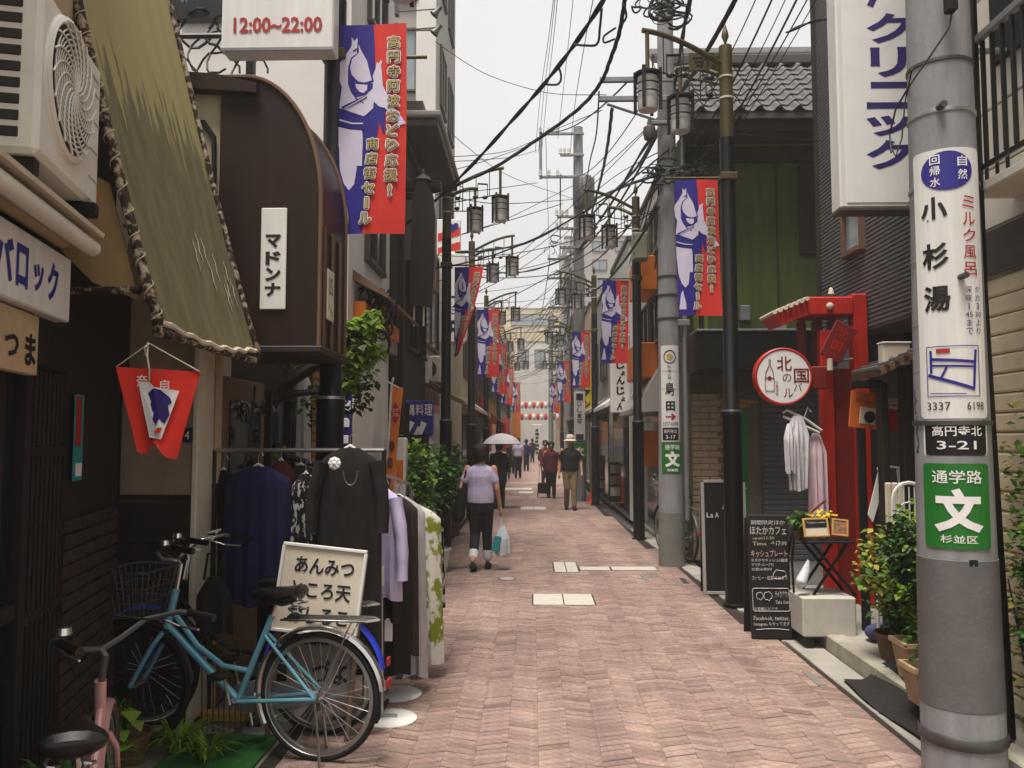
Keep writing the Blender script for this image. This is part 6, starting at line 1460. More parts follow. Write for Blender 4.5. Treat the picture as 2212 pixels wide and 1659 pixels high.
t, w_, L_ = cloth('black_coat', 'long black coat with a white flower corsage and necklace', 684, 828, 962, 1420, 4.90, 'black_cloth', 5, .018, 1.05, .42, ph=1)
c = MB()
for k in range(8): a = k / 8 * 6.28; c.ell((-.062 + .022 * math.cos(a), -.125, -.105 + .022 * math.sin(a)), (.017, .01, .017), 8, 5)
c.ell((-.062, -.13, -.105), (.016, .012, .016), 8, 5); c.build('corsage', 'ink_white', t, True)
MB().tube([(.028 + .042 * math.cos(a), -.105 - .01 * math.sin(a), -.15 + .085 * math.sin(a)) for a in [math.pi + math.pi * i / 14 for i in range(15)]], .004, 6).build('necklace', 'steel', t)
t, _, _ = cloth('lavender_shirt', 'pale lavender shirt hanging beside the black coat', 735, 868, 1040, 1285, 5.06, 'lavender_cloth', 6, .025, 1.05, .5, ph=2)
MB().cbox(.06, .11, -.13, -.125, -.62, -.5, .002).build('price_tag', 'ink_white', t)
t, _, _ = cloth('black_trousers', 'long black trousers with a white price tag on the street rack', 770, 888, 1062, 1442, 5.25, 'black_cloth', 4, .02, 1.0, ph=.5)
MB().cbox(.02, .085, -.12, -.115, -.92, -.78, .002).build('price_tag', 'ink_white', t)
cloth('white_skirt', 'long white skirt near the street end of the rack', 800, 924, 1068, 1446, 5.5, 'grey_cloth', 6, .03, 1.12, ph=1.2)
cloth('floral_dress', 'floral yellow green and white dress at the street end of the rack', 812, 958, 1085, 1418, 5.85, 'floral', 6, .03, 1.1, ph=2.2)
cloth('print_skirt', 'pale spotted skirt at the far end of the street rack', 860, 962, 1110, 1300, 6.2, 'leaf_print', 6, .03, 1.1, ph=.2)
r2 = thing('clothes_rack', 'chrome clothes rack running along the street edge', 'clothes rack', (-1.02, 5.0, 0))
MB().tube([(0, 0, .02), (0, 0, 1.42), (0, .1, 1.5), (.06, 1.3, 1.34), (.08, 1.35, 1.2), (.08, 1.35, .02)], .014, 8).build('frame', 'steel', r2, True)
MB().tube([(-.2, 0, .02), (.2, 0, .02)], .014, 8).build('foot', 'steel', r2); MB().tube([(-.15, 1.35, .02), (.25, 1.35, .02)], .014, 8).build('foot', 'steel', r2)
for k, (px, py) in enumerate(((857, 1500), (842, 1553))):
    p = gnd(px, py); t = thing('stand_foot_plate', ['farther white round stand base on the paving under the clothes', 'nearer white round stand base on the paving by the bicycle wheel'][k], 'stand base', p)
    MB().lathe([(0, .016), (.15, .014), (.165, .006), (.165, 0)], 36).build('disc', 'white_panel', t, True); MB().tube([(-.05, 0, .015), (-.06, 0, .75)], .011, 8).build('rod', 'steel', t)
bk_ = thing('basket_stand', 'white plastic basket beyond the street rack', 'basket', gnd(930, 1190)); MB().lathe([(.1, .55), (.16, .8), (.17, .8), (.175, .82)], 16).build('basket', 'white_panel', bk_, True); MB().tube([(0, 0, 0), (0, 0, .56)], .02, 8).build('post', 'steel', bk_); MB().lathe([(0, .55), (.1, .551)], 16).build('floor', 'white_panel', bk_)

# ---- sweets sign on an easel
es = thing('sweets_sign', 'white framed sign with black brush hiragana leaning behind the saddle', 'sign', at(690, 1275, 4.62), 0, None, R(-6), R(6))
hw, hh = 88 * 4.62 / F_PX, 88 * 4.62 / F_PX
MB().cbox(-hw, hw, 0, .02, -hh, hh, .005).build('board', 'cream_trim', es)
for q in ((-hw - .008, hw + .008, hh - .004, hh + .014), (-hw - .008, hw + .008, -hh - .014, -hh + .004)): MB().cbox(q[0], q[1], -.012, .024, q[2], q[3], .003).build('frame_rail', 'white_panel', es)
for q in ((-hw - .012, -hw + .006), (hw - .006, hw + .012)): MB().cbox(q[0], q[1], -.011, .024, -hh + .005, hh - .005, .003).build('frame_side', 'white_panel', es)
for i, s_ in enumerate(('あんみつ', 'ところ天', 'おしるこ')): put_text(es, s_, -hw * .68, hw * .78, hh * (.36 - .58 * i), hh * (.76 - .58 * i), 'ink_black', .004, bold=.02, res=3)
for x in (-hw * .95, hw * .98): MB().tube([(x, .03, hh * .4), (x + .02, .12, -.9)], .016, 6).build('easel_leg', 'blackboard_frame', es)
s3 = thing('lower_sign', 'grey lower board with brush lettering seen through the bicycle wheel', 'sign', at(690, 1440, 4.66)); MB().cbox(-.19, .19, 0, .02, -.18, .12, .005).build('board', 'concrete_low', s3); put_text(s3, 'づよ', -.04, .16, -.1, .04, 'ink_black', .004, bold=.02)

# ================================================================== LEFT MIDDLE GROUND PLANTS AND SIGNS
tr = thing('street_tree', 'leaning dark tree with a bright leafy top beside the brown hood', 'tree', (-1.72, 6.4, 0))
TP = lambda px, py, Y=6.4: at(px, py, Y) - Vector((-1.72, 6.4, 0))
MB().tube([(0, 0, 0), TP(560, 1060), TP(566, 960), TP(585, 880), TP(620, 830), TP(690, 785), TP(750, 740), TP(775, 700)], [.08, .07, .06, .05, .045, .04, .03, .012], 10).build('trunk', 'bark', tr, True)
for q in ([(600, 860), (640, 850), (700, 845), (765, 815)], [(590, 880), (575, 800), (560, 760)], [(690, 785), (720, 800), (770, 775), (800, 760)], [(585, 950), (620, 985), (700, 1010)]): MB().tube([TP(*a) for a in q], [.035, .028, .02, .01][:len(q)], 8).build('limb', 'bark', tr, True)
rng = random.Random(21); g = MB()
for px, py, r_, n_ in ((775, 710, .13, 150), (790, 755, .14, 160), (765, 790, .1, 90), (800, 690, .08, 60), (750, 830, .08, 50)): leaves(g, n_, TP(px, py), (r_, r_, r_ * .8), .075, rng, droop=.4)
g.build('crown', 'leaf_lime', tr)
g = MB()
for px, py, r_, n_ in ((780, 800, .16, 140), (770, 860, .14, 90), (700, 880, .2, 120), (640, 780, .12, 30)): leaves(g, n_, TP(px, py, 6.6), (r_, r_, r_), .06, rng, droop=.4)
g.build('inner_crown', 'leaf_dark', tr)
bush('potted_shrub', 'leafy potted shrub below the blue sign on the left', (-1.36, 9.2, 0), (.3, .28, .6), 1300, .075, 'leaf', (.16, .3, 'pot_brown', False), 5, m2='leaf_lime', base=.2)
bush('potted_shrub', 'tall flowering shrub beside the left lamp post', (-1.2, 10.4, 0), (.24, .26, .5), 900, .08, 'leaf_dark', (.16, .3, 'pot_white', False), 6, m2='leaf', base=.3)
bush('potted_shrub', 'dark round shrub before the grey shutter on the left', (-1.66, 8.3, 0), (.22, .2, .3), 600, .07, 'leaf_dark', (.15, .28, 'pot_white', False), 8, base=.55)
bush('potted_shrub', 'small green shrub far behind the left lamp posts', (-1.4, 14.2, 0), (.22, .3, .55), 450, .09, 'leaf', (.16, .3, 'pot_brown', False), 9, base=.3)
nb = thing('orange_flag', 'narrow orange shop flag on a thin pole', 'flag', (at(840, 1090, 8.6).x, 8.6, 0)); P_ = lambda px, py, dy=0: at(px, py, 8.6 + dy) - Vector(nb.location)
MB().tube([P_(826, 1190), P_(846, 830), P_(850, 815)], .012, 8).build('pole', 'white_panel', nb); MB().tube([P_(838, 825), P_(862, 838)], .008, 6).build('cross_bar', 'white_panel', nb)
def nf(u, v): p = P_(848, 832).lerp(P_(860, 838), u).lerp(P_(824, 1090).lerp(P_(838, 1096), u), v); p.x += u * .05; p.y += .03 * math.sin(5 * v + 2 * u); return p
g = MB(); g.grid(nf, 6, 20); g.add([Vector(v) + Vector((0, .003, 0)) for v in g.v], [f[::-1] for f in g.f]); g.build('cloth', 'orange_cloth', nb, True)
c = nf(.5, .22); MB().prism([c + Vector((0, -.03, .12)), c + Vector((.055, -.03, 0)), c + Vector((-.0, -.03, -.12)), c + Vector((-.05, -.03, 0))], (0, 1, 0), .002).build('emblem', 'ink_red', nb)
o = put_text(nb, 'おす\nすめ', c.x - .03, c.x + .035, c.z - .045, c.z + .045, 'ink_white', -c.y + .034); 
for k in range(3): c = nf(.5, .5 + .14 * k); MB().ell(c + Vector((0, -.025, 0)), (.03, .003, .06), 10, 6).build('emblem', 'rust', nb)
nb2 = thing('violet_flag', 'violet and white narrow shop flag before the yellow tiles', 'flag', (at(755, 1100, 7.2).x, 7.2, 0)); P_ = lambda px, py, dy=0: at(px, py, 7.2 + dy) - Vector(nb2.location)
MB().tube([P_(748, 1180), P_(766, 830)], .012, 8).build('pole', 'white_panel', nb2)
g = MB(); fn = lambda u, v: P_(742 + 22 * u - 4 * v, 845 + 170 * v) + Vector((0, .03 * math.sin(6 * v + 2 * u), 0)); g.grid(fn, 5, 16); g.add([Vector(v) + Vector((0, .003, 0)) for v in g.v], [f[::-1] for f in g.f]); g.build('cloth', 'ink_violet', nb2, True)
for k in range(4): c = fn(.5, .18 + .22 * k); MB().cbox(c.x - .03, c.x + .02, c.y - .022, c.y - .018, c.z - .05 + .01 * k, c.z + .04, .004).build('mark', 'ink_white', nb2)
wc2 = thing('noren_cloth', 'white curtain cloth hanging by the tree trunk', 'curtain', (at(650, 900, 6.9).x, 6.9, at(0, 800, 6.9).z)); g = MB(); garment(g, (0, 0, 0), .16, .08, 1.25, 4, .03, 1.1, .6); g.build('cloth', 'grey_cloth', wc2, True); MB().tube([(-.12, 0, .02), (.12, 0, .02)], .01, 6).build('rod', 'bark', wc2)
sg = thing('blue_sign', 'dark blue restaurant sign with white kanji above the shrubs', 'sign', at(898, 905, 10.6)); k_ = 10.6 / F_PX
MB().cbox(-40 * k_, 38 * k_, 0, .08, -36 * k_, 40 * k_, .02).build('board', 'ink_blue', sg)
for i, ch in enumerate('沖縄料理'): put_text(sg, ch, (-38 + 19 * i) * k_, (-21 + 19 * i) * k_, 8 * k_, 32 * k_, 'ink_white', .006, bold=.01)
for q in ([(-22, -34), (-16, -34), (-2, -8), (-12, -4)], [(6, -34), (14, -34), (24, -10), (12, -4)], [(-4, -34), (4, -34), (10, -18), (4, -16)]): MB().poly([(a * k_, b * k_) for a, b in q], .004).build('picture', 'ink_white', sg)
for x in (-.15, .15): MB().tube([(x, .05, -.2), (x, .05, -sg.location.z)], .02, 6).build('leg', 'black_metal', sg)
p = at(852, 985, 8.9); ws = thing('white_stand_sign', 'white standing light sign beside the orange flag', 'sign', (p.x, 8.9, 0)); MB().cbox(-.12, .12, 0, .2, .1, 1.7, .02).build('case', 'white_panel', ws); MB().cbox(.02, .1, -.006, -.001, 1.2, 1.45, .004).build('mark', 'orange_paint', ws); MB().cbox(-.14, .14, -.02, .22, 0, .1, .01).build('base', 'black_metal', ws)
# ================================================================== RIGHT FOREGROUND PLANTS
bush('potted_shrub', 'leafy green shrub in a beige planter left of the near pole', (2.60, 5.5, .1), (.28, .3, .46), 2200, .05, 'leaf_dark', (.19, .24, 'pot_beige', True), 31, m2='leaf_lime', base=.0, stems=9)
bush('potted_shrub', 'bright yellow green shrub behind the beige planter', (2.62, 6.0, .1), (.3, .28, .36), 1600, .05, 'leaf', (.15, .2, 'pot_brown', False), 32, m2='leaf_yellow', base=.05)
bush('potted_shrub', 'low herbs in the second beige planter beside the near pole', (2.42, 5.02, .112), (.2, .16, .16), 400, .05, 'leaf', (.17, .2, 'pot_beige', True), 33)
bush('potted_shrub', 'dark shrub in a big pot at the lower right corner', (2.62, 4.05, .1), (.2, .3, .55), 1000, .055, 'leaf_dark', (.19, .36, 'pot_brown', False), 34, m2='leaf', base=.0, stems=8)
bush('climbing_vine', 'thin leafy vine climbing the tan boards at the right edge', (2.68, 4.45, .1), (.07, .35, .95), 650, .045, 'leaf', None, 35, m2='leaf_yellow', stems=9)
bush('table_plant', 'small potted herb behind the menu frame on the folding table', (tb.location.x - .16, tb.location.y + .05, tb.location.z + tz), (.1, .09, .09), 160, .045, 'leaf', (.05, .07, 'pot_brown', False), 36, stems=3)
bush('table_flowers', 'yellow flowers on the folding table behind the frames', (tb.location.x + .06, tb.location.y + .08, tb.location.z + tz), (.12, .08, .08), 200, .04, 'leaf_yellow', (.05, .08, 'pot_white', False), 37, m2='yellow_petal', stems=3, cat='flowers')
bt = thing('blue_bundle', 'blue cloth bundle on the step behind the shrub', 'bundle', (2.74, 6.55, .1)); fuse(MB().ell((0, 0, .07), (.13, .12, .07)).ell((.06, -.03, .12), (.06, .07, .06)).ell((-.07, -.05, .09), (.05, .05, .05)).ell((.0, -.08, .06), (.07, .05, .05)), .015, 2).build('bundle', 'blue_tarp', bt, True)
pb = thing('plastic_bag', 'crumpled white plastic bag hanging by the folding table legs', 'bag', at(1742, 1240, BY + .1)); g = MB(); limb_ = [(.02, 0, .12), (0, 0, .04), (-.05, -.02, -.06), (-.07, 0, -.12)]; g.tube(limb_, [.012, .035, .05, .02], 9); fuse(g, .012).build('bag', 'bag_plastic', pb, True)
bo = thing('bicycle_saddle_bar', 'dark slanted broom leaning before the grey shutter', 'broom', at(1740, 1110, 7.4)); MB().tube([(-.12, 0, -.12), (.2, .05, .12)], .012, 6).build('handle', 'dark_red', bo); MB().tube([(-.12, 0, -.12), (-.2, 0, -.35)], [.02, .05], 8).build('brush', 'ink_black', bo)
bicycle('dark parked bicycle beside the second pole', (2.12, 11.15, .02), R(100), 'black_metal', 'black_metal', True, 'dark_steel')

# ================================================================== FAR STREET: BUILDINGS
def shopfront(t, side, X, y0, y1, m='glass_dark', aw=None, z=2.3):
    ox, oy = t['o']; s_ = 1 if side == 'L' else -1
    MB().box(X + s_ * .005 - ox, X + s_ * .03 - ox, y0 + .2 - oy, y1 - .2 - oy, .1, z).build('shopfront', m, t)
    if aw: MB().prism([(X - ox, y0 + .1 - oy, z + .45), (X + s_ * .5 - ox, y0 + .1 - oy, z + .1), (X + s_ * .5 - ox, y0 + .1 - oy, z + .02), (X - ox, y0 + .1 - oy, z + .3)], (0, 1, 0), y1 - y0 - .2).build('awning', aw, t)
rb_ = random.Random(77)
for (x, y0, y1, h, m, aw, lab) in ((-1.82, 12.65, 15.9, 5.0, 'beige_wall', 'brown_wall', 'beige two storey shop behind the left lamp posts'), (-1.78, 20.2, 25, 5.4, 'cream_wall', 'cream_trim', 'cream shop house on the left beyond the grey tower'), (-1.72, 25.2, 31, 5.6, 'brown_wall', 'dark_red', 'brown shop house far along the left row'),
                                   (-1.75, 31.2, 39, 6.4, 'tan_brick', 'orange_paint', 'ochre shop house deep in the left row'), (-1.7, 39.2, 50, 7.0, 'grey_wall', None, 'grey house near the left end of the street'), (-1.8, 50.2, 66, 8.5, 'cream_wall', None, 'tall cream house at the far left end')):
    t = block('shop_house', lab, -6, x, y0, y1, h, m); n = max(1, int((y1 - y0) / 1.9))
    sp_ = [(y0 + (y1 - y0) * (k + .2) / n, y0 + (y1 - y0) * (k + .8) / n) for k in range(n)]
    wins(t, '+x', sp_, [(3.3, 4.4)] + ([(5.4, 6.3)] if h > 6.3 else []), x, pane='glass_light'); shopfront(t, 'L', x, y0, y1, aw=aw)
    wins(t, '-y', [(x - 1.5, x - .6)], [(3.2, 4.3)], y0)
for (x, y0, y1, h, m, aw, lab) in ((2.02, 16.8, 20.3, 5.8, 'white_wall', 'white_panel', 'white shop house on the right behind the vertical white sign'), (1.95, 20.5, 26, 5.6, 'grey_wall', 'grey_wall', 'grey shop house on the right beyond the traffic cone'), (1.88, 26.2, 33, 6.0, 'beige_wall', 'brown_wall', 'beige shop house deep in the right row'),
                                   (1.82, 33.2, 42, 7.0, 'brown_wall', None, 'brown shop house deep in the right row'), (1.9, 42.2, 52, 7.5, 'white_wall', None, 'white house near the right end of the street'), (1.9, 52.2, 66, 9, 'grey_wall', None, 'tall grey house at the far right end')):
    t = block('shop_house', lab, x, 6, y0, y1, h, m); n = max(1, int((y1 - y0) / 1.9))
    sp_ = [(y0 + (y1 - y0) * (k + .2) / n, y0 + (y1 - y0) * (k + .8) / n) for k in range(n)]
    wins(t, '-x', sp_, [(3.3, 4.4)] + ([(5.3, 6.2)] if h > 6.3 else []), x, pane='glass_light'); shopfront(t, 'R', x, y0, y1, aw=aw)
    wins(t, '-y', [(x + .5, x + 1.4)], [(3.2, 4.3)], y0)
wo = block('white_orange_house', 'white house with orange balcony boxes beyond the green house', 2.22, 6, 13.7, 16.6, 6.2, 'white_wall'); ox, oy = wo['o']
for z_, d_ in ((4.3, .34), (2.75, .4), (1.2, .3)): MB().cbox(2.22 - d_ - ox, 2.215 - ox, 14.2 - oy, 15.6 - oy, z_, z_ + .62, .02).build('balcony_box', 'orange_paint', wo)
wins(wo, '-x', [(13.9, 14.9), (15.2, 16.3)], [(3.4, 4.2), (5.0, 5.8)], 2.22)
MB().prism([(2.21 - ox, 13.75 - oy, 2.95), (1.75 - ox, 13.75 - oy, 2.2), (1.75 - ox, 13.75 - oy, 2.12), (2.21 - ox, 13.75 - oy, 2.15)], (0, 1, 0), 2.7).build('awning', 'grey_wall', wo)
MB().box(2.19 - ox, 2.217 - ox, 13.9 - oy, 16.4 - oy, .1, 2.1).build('shopfront', 'glass_dark', wo)
def apart(lab, x0, x1, y0, h, m, nx, nz, z0=3.0, d=8):
    t = block('apartment_block', lab, x0, x1, y0, y0 + d, h, m, roof='grey_wall'); ww = (x1 - x0) / nx
    wins(t, '-y', [(x0 + ww * (k + .2), x0 + ww * (k + .8)) for k in range(nx)], [(z0 + (h - z0) * (j + .25) / nz, z0 + (h - z0) * (j + .75) / nz) for j in range(nz)], y0, pane='glass_light')
    return t
apart('wide beige block closing the far end of the street', at(1075, 700, 78).x, at(1225, 700, 78).x, 78, at(0, 672, 78).z, 'cream_wall', 1, 1, 12.0)
apart('white block with pale blue windows at the end of the street', at(1112, 700, 68).x, at(1185, 700, 68).x, 68, at(0, 742, 68).z, 'white_wall', 2, 1, 7)
apart('pale apartment block above the right roofs', 2.4, 9, 58, at(0, 520, 58).z, 'grey_wall', 4, 6, 8)
apart('low tan block at the far left end', at(1040, 700, 70).x, at(1082, 700, 70).x, 70, at(0, 700, 70).z, 'tan_brick', 2, 3, 6)

# ================================================================== FAR STREET: SIGNS
s_ = thing('light_box_sign', 'tall rounded white light box sign behind the left lamp post', 'sign', (at(976, 745, 15.2).x, 15.2, at(0, 746, 15.2).z)); k_ = 15.2 / F_PX
MB().cbox(-32 * k_, 32 * k_, 0, .25, 0, 206 * k_, .09).build('case', 'white_panel', s_); MB().cbox(-28 * k_, 28 * k_, -.008, -.001, 5 * k_, 200 * k_, .006).build('face', 'ink_white', s_)
put_text(s_, '沖', -22 * k_, 24 * k_, 10 * k_, 62 * k_, 'ink_black', .012, bold=.04); put_text(s_, '酒', -20 * k_, 22 * k_, 66 * k_, 108 * k_, 'ink_black', .012, bold=.04)
s_ = thing('striped_sign', 'red and white striped sign with a blue heart above the light box', 'sign', (at(970, 612, 15.6).x, 15.6, at(0, 620, 15.6).z)); k_ = 15.6 / F_PX
MB().cbox(-27 * k_, 25 * k_, 0, .1, 0, 146 * k_, .01).build('board', 'ink_white', s_)
for z_ in (0, 32, 64, 96): MB().poly([(-25 * k_, z_ * k_), (24 * k_, (z_ + 14) * k_), (24 * k_, (z_ + 32) * k_), (-25 * k_, (z_ + 18) * k_)], .006).build('stripe', 'flag_red', s_)
hp = [(.0 + 16 * math.sin(t) ** 3, 13 * math.cos(t) - 5 * math.cos(2 * t) - 2 * math.cos(3 * t) - math.cos(4 * t)) for t in [i / 24 * 6.2832 for i in range(24)]]
MB().poly([((8 + a * .8) * k_, (128 + b * .8) * k_) for a, b in hp], .0085).build('heart', 'flag_blue', s_)
s_ = thing('vertical_sign', 'white vertical sign with black brush hiragana under the right banner', 'sign', (at(1341, 893, 16.2).x, 16.2, at(0, 893, 16.2).z)); k_ = 16.2 / F_PX
MB().cbox(-21 * k_, 21 * k_, 0, .16, 0, 170 * k_, .02).build('case', 'white_panel', s_)
for i, (ch, sz, dx) in enumerate((('ん', 9, 0), ('ょ', 5, 5), ('じ', 9, 0), ('ん', 9, 0), ('ょ', 5, 5), ('じ', 9, 0))): z_ = (14, 30, 48, 70, 86, 104)[i]; put_text(s_, ch, (dx - sz) * k_, (dx + sz) * k_, (z_ - sz) * k_, (z_ + sz) * k_, 'ink_black', .004, bold=.04)
s_ = thing('yellow_sign', 'yellow vertical sign with black katakana beside the slim right lamp', 'sign', (at(1268, 912, 24).x, 24, at(0, 912, 24).z)); k_ = 24 / F_PX
MB().cbox(-11 * k_, 11 * k_, 0, .2, 0, 120 * k_, .02).build('case', 'yellow_sign', s_)
for i, ch in enumerate('ロンア'): put_text(s_, ch, -8 * k_, 8 * k_, (6 + 23 * i) * k_, (24 + 23 * i) * k_, 'ink_black', .004, bold=.05)
p3 = thing('utility_pole', 'far grey utility pole with a transformer in the middle distance', 'utility pole', (at(1252, 900, 22).x, 22, 0)); z1 = at(0, 288, 22).z
MB().lathe([(.17, 0), (.13, z1), (0, z1 + .01)], 20).build('shaft', 'concrete_pole', p3, True)
MB().lathe([(0, 0), (.27, 0), (.28, .1), (.28, .75), (.2, .85), (0, .9)], 18, (.13, -.25, at(0, 462, 22).z)).build('transformer', 'dark_steel', p3, True)
for k in range(14): a = k / 14 * 6.28; MB().box(.13 + .29 * math.cos(a) - .008, .13 + .29 * math.cos(a) + .008, -.25 + .29 * math.sin(a) - .008, -.25 + .29 * math.sin(a) + .008, at(0, 460, 22).z, at(0, 400, 22).z).build('cooling_fin', 'dark_steel', p3)
for py, l in ((305, 1.05), (396, 1.05), (350, .5), (480, .6), (505, .6), (545, .5)):
    z_ = at(0, py, 22).z; MB().cbox(-l, .15, -.2, -.13, z_ - .035, z_ + .035, .008).build('cross_arm', 'grey_metal', p3)
    for q in (.0, .5, 1): MB().lathe([(.0, .2), (.03, .19), (.05, .1), (.035, .06), (.05, .02), (0, 0)], 8, (-l + q * l * .45, -.17, z_ + .02)).build('insulator', 'white_panel', p3, True)
MB().box(-1.08, -1.0, -.2, -.13, at(0, 400, 22).z, at(0, 300, 22).z).build('bracket', 'grey_metal', p3)
zC = lambda py: at(0, py, 21.8).z
ps = thing('pole_sign', 'white sign over a green school route sign on the far pole', 'sign', (at(1252, 900, 21.82).x, 21.8, 0))
MB().cbox(-.15, .15, -.02, .02, zC(952), zC(848), .01).build('plate', 'white_panel', ps); MB().box(-.1, .1, -.03, -.021, zC(950), zC(938)).build('address', 'ink_black', ps); MB().box(-.09, .09, -.03, -.021, zC(866), zC(852)).build('emblem', 'ink_black', ps)
for i, ch in enumerate('いしま園'): put_text(ps, ch, -.06, .06, zC(880 + 12 * i), zC(870 + 12 * i), 'ink_black', .024, bold=.02)
MB().cbox(-.18, .18, -.02, .02, zC(990), zC(955), .01).build('green_plate', 'green_sign', ps); put_text(ps, '文', -.12, .12, zC(984), zC(965), 'ink_white', .024, bold=.05)
for i, (px, Y, lab) in enumerate(((1226, 33, 'third utility pole on the right, far away'), (1190, 50, 'fourth utility pole near the end of the street'))):
    t = thing('utility_pole', lab, 'utility pole', (at(px, 900, Y).x, Y, 0)); z1 = 9.5; MB().lathe([(.16, 0), (.12, z1), (0, z1)], 12).build('shaft', 'concrete_pole', t, True)
    for z_ in (9.0, 8.2, 7.0, 6.2): MB().cbox(-.8, .5, -.2, -.12, z_ - .04, z_ + .04, .01).build('cross_arm', 'dark_steel', t)
    MB().lathe([(0, 0), (.25, 0), (.25, .8), (0, .85)], 12, (.2, -.3, 7.2)).build('transformer', 'dark_steel', t, True)
    for k in range(7): MB().lathe([(.0, .2), (.04, .19), (.06, .1), (.04, .06), (.05, .02), (0, 0)], 8, (-.75 + .2 * k, -.16, 9.04 - .8 * (k % 2))).build('insulator', 'white_panel', t, True)
# red lantern gate far down the street
lg = thing('lantern_arch', 'arch of red and white paper lanterns at the far end of the street', 'arch', (0, 52, 0)); xa, xb = at(1116, 890, 52).x, at(1216, 890, 52).x
for x in (xa, xb): MB().cbox(x - .25, x + .25, -.1, .1, 1.2, 4.6, .02).build('pillar_sign', 'orange_paint', lg); MB().tube([(x, 0, 0), (x, 0, 4.6)], .06, 8).build('post', 'white_panel', lg)
MB().cbox(xa, xb, -.04, .04, 3.95, 4.02, .01).build('beam', 'white_panel', lg); MB().cbox(xa, xb, -.03, .03, 3.2, 3.26, .01).build('beam', 'white_panel', lg)
ln_r = MB().lathe([(0, .2), (.06, .2), (.1, .12), (.12, 0), (.1, -.12), (.06, -.2), (0, -.2)], 10).mesh('lantern', 'flag_red', True); ln_w = MB().lathe([(0, .2), (.06, .2), (.1, .12), (.12, 0), (.1, -.12), (.06, -.2), (0, -.2)], 10).mesh('lantern', 'ink_white', True)
for r_, z_ in enumerate((3.75, 3.0)):
    for k in range(10): link('lantern', ln_r if (k + r_) % 2 else ln_w, lg, (xa + .35 + (xb - xa - .7) * k / 9, -.06, z_))
wt = thing('white_banner_stand', 'white vertical banner at the far crossing', 'banner', (at(1160, 960, 56).x, 56, 0)); MB().cbox(-.35, .35, -.04, .04, .2, 2.6, .02).build('cloth', 'white_panel', wt)
for i in range(7): MB().box(-.1 - .03 * (i % 2), .08 + .03 * (i % 3), -.05, -.042, .55 + .26 * i, .72 + .26 * i).build('mark', 'ink_black', wt)
for (px, py, m, lab, Y) in ((1042, 900, 'white_panel', 'small white and blue notice board on the left lamp row', 24.2), (1032, 860, 'red_cloth', 'red hanging flag behind the left lamp row', 26), (1090, 905, 'red_cloth', 'small red flag at the far left', 38)):
    t = thing('shop_flag', lab, 'flag', at(px, py, Y)); k_ = Y / F_PX
    g = MB(); fn = lambda u, v: Vector(((u - .5) * 22 * k_, .05 * math.sin(5 * u + 4 * v), -v * 70 * k_)); g.grid(fn, 6, 10); g.add([Vector(v) + Vector((0, .01, 0)) for v in g.v], [f[::-1] for f in g.f]); g.build('cloth', m, t, True); MB().tube([(-14 * k_, 0, 0), (12 * k_, 0, .01)], .012, 6).build('rod', 'dark_steel', t)
# street edge clutter on the right
cn = thing('traffic_cone', 'orange traffic cone beside the slim right lamp post', 'traffic cone', gnd(1284, 1086)); MB().cbox(-.2, .2, -.2, .2, 0, .03, .01).build('base', 'cone_orange', cn); MB().lathe([(.15, .03), (.03, .68), (0, .69)], 20).build('cone', 'cone_orange', cn, True)
ss_ = thing('square_stand_sign', 'small white square sign with a red round mark on a stick', 'sign', gnd(1405, 1120)); z0_, z1_ = at(0, 1060, ss_.location.y).z, at(0, 1010, ss_.location.y).z
MB().cbox(-.13, .13, -.03, .03, z0_, z1_, .012).build('board', 'white_panel', ss_); MB().tube([(-.0, 0, 0), (0, 0, z0_)], .015, 6).build('stick', 'white_panel', ss_); T = Matrix.Translation((.02, -.032, (z0_ + z1_) / 2)) @ Matrix.Rotation(R(90), 4, 'X'); MB().lathe([(0, .004), (.09, .004), (.09, 0)], 20, T=T).build('mark', 'ink_red', ss_); MB().lathe([(0, 0), (.12, 0), (.1, .02), (0, .03)], 14).build('base', 'dark_steel', ss_)
kg = thing('steel_keg', 'stacked steel kegs against the right wall', 'keg', gnd(1372, 1110) + Vector((.1, 0, 0)))
for k in range(2): MB().lathe([(0, .02), (.16, .02), (.18, .05), (.18, .12), (.19, .14), (.18, .16), (.18, .3), (.19, .32), (.18, .34), (.18, .42), (.15, .46), (0, .46)], 18, (0, 0, k * .47)).build('keg', 'steel', kg, True)
for (px, py, h_, w_, lab) in ((1338, 1098, 1.1, .5, 'dark menu stand with small papers beyond the right lamp'), (1310, 1078, 1.2, .45, 'farther dark menu stand beside the traffic cone')):
    b = gnd(px, py); t = thing('menu_stand', lab, 'menu stand', b); MB().cbox(-w_ / 2, w_ / 2, 0, .05, .15, h_, .01).build('board', 'black_board', t)
    for i in range(3):
        for j in range(2): MB().box(-w_ / 2 + .04 + j * .21, -w_ / 2 + .2 + j * .21, -.006, -.001, .3 + i * .27, .5 + i * .27).build('paper', ('cream_trim', 'photo_print', 'tan_board')[(i + j) % 3], t)
    for x in (-w_ / 2 + .03, w_ / 2 - .03): MB().tube([(x, .02, 0), (x, .02, .16)], .012, 6).build('leg', 'black_metal', t)
bush('potted_shrub', 'dark planter shrub beyond the traffic cone', gnd(1315, 1068) + Vector((.25, 2.5, 0)), (.4, .5, .45), 600, .1, 'leaf_dark', (.2, .35, 'pot_brown', False), 41, base=.3)
bush('potted_shrub', 'planter shrub on the right below the vertical white sign', gnd(1335, 1090) + Vector((.3, -.3, 0)), (.3, .4, .4), 500, .1, 'leaf_dark', (.2, .35, 'pot_white', False), 42, base=.45)
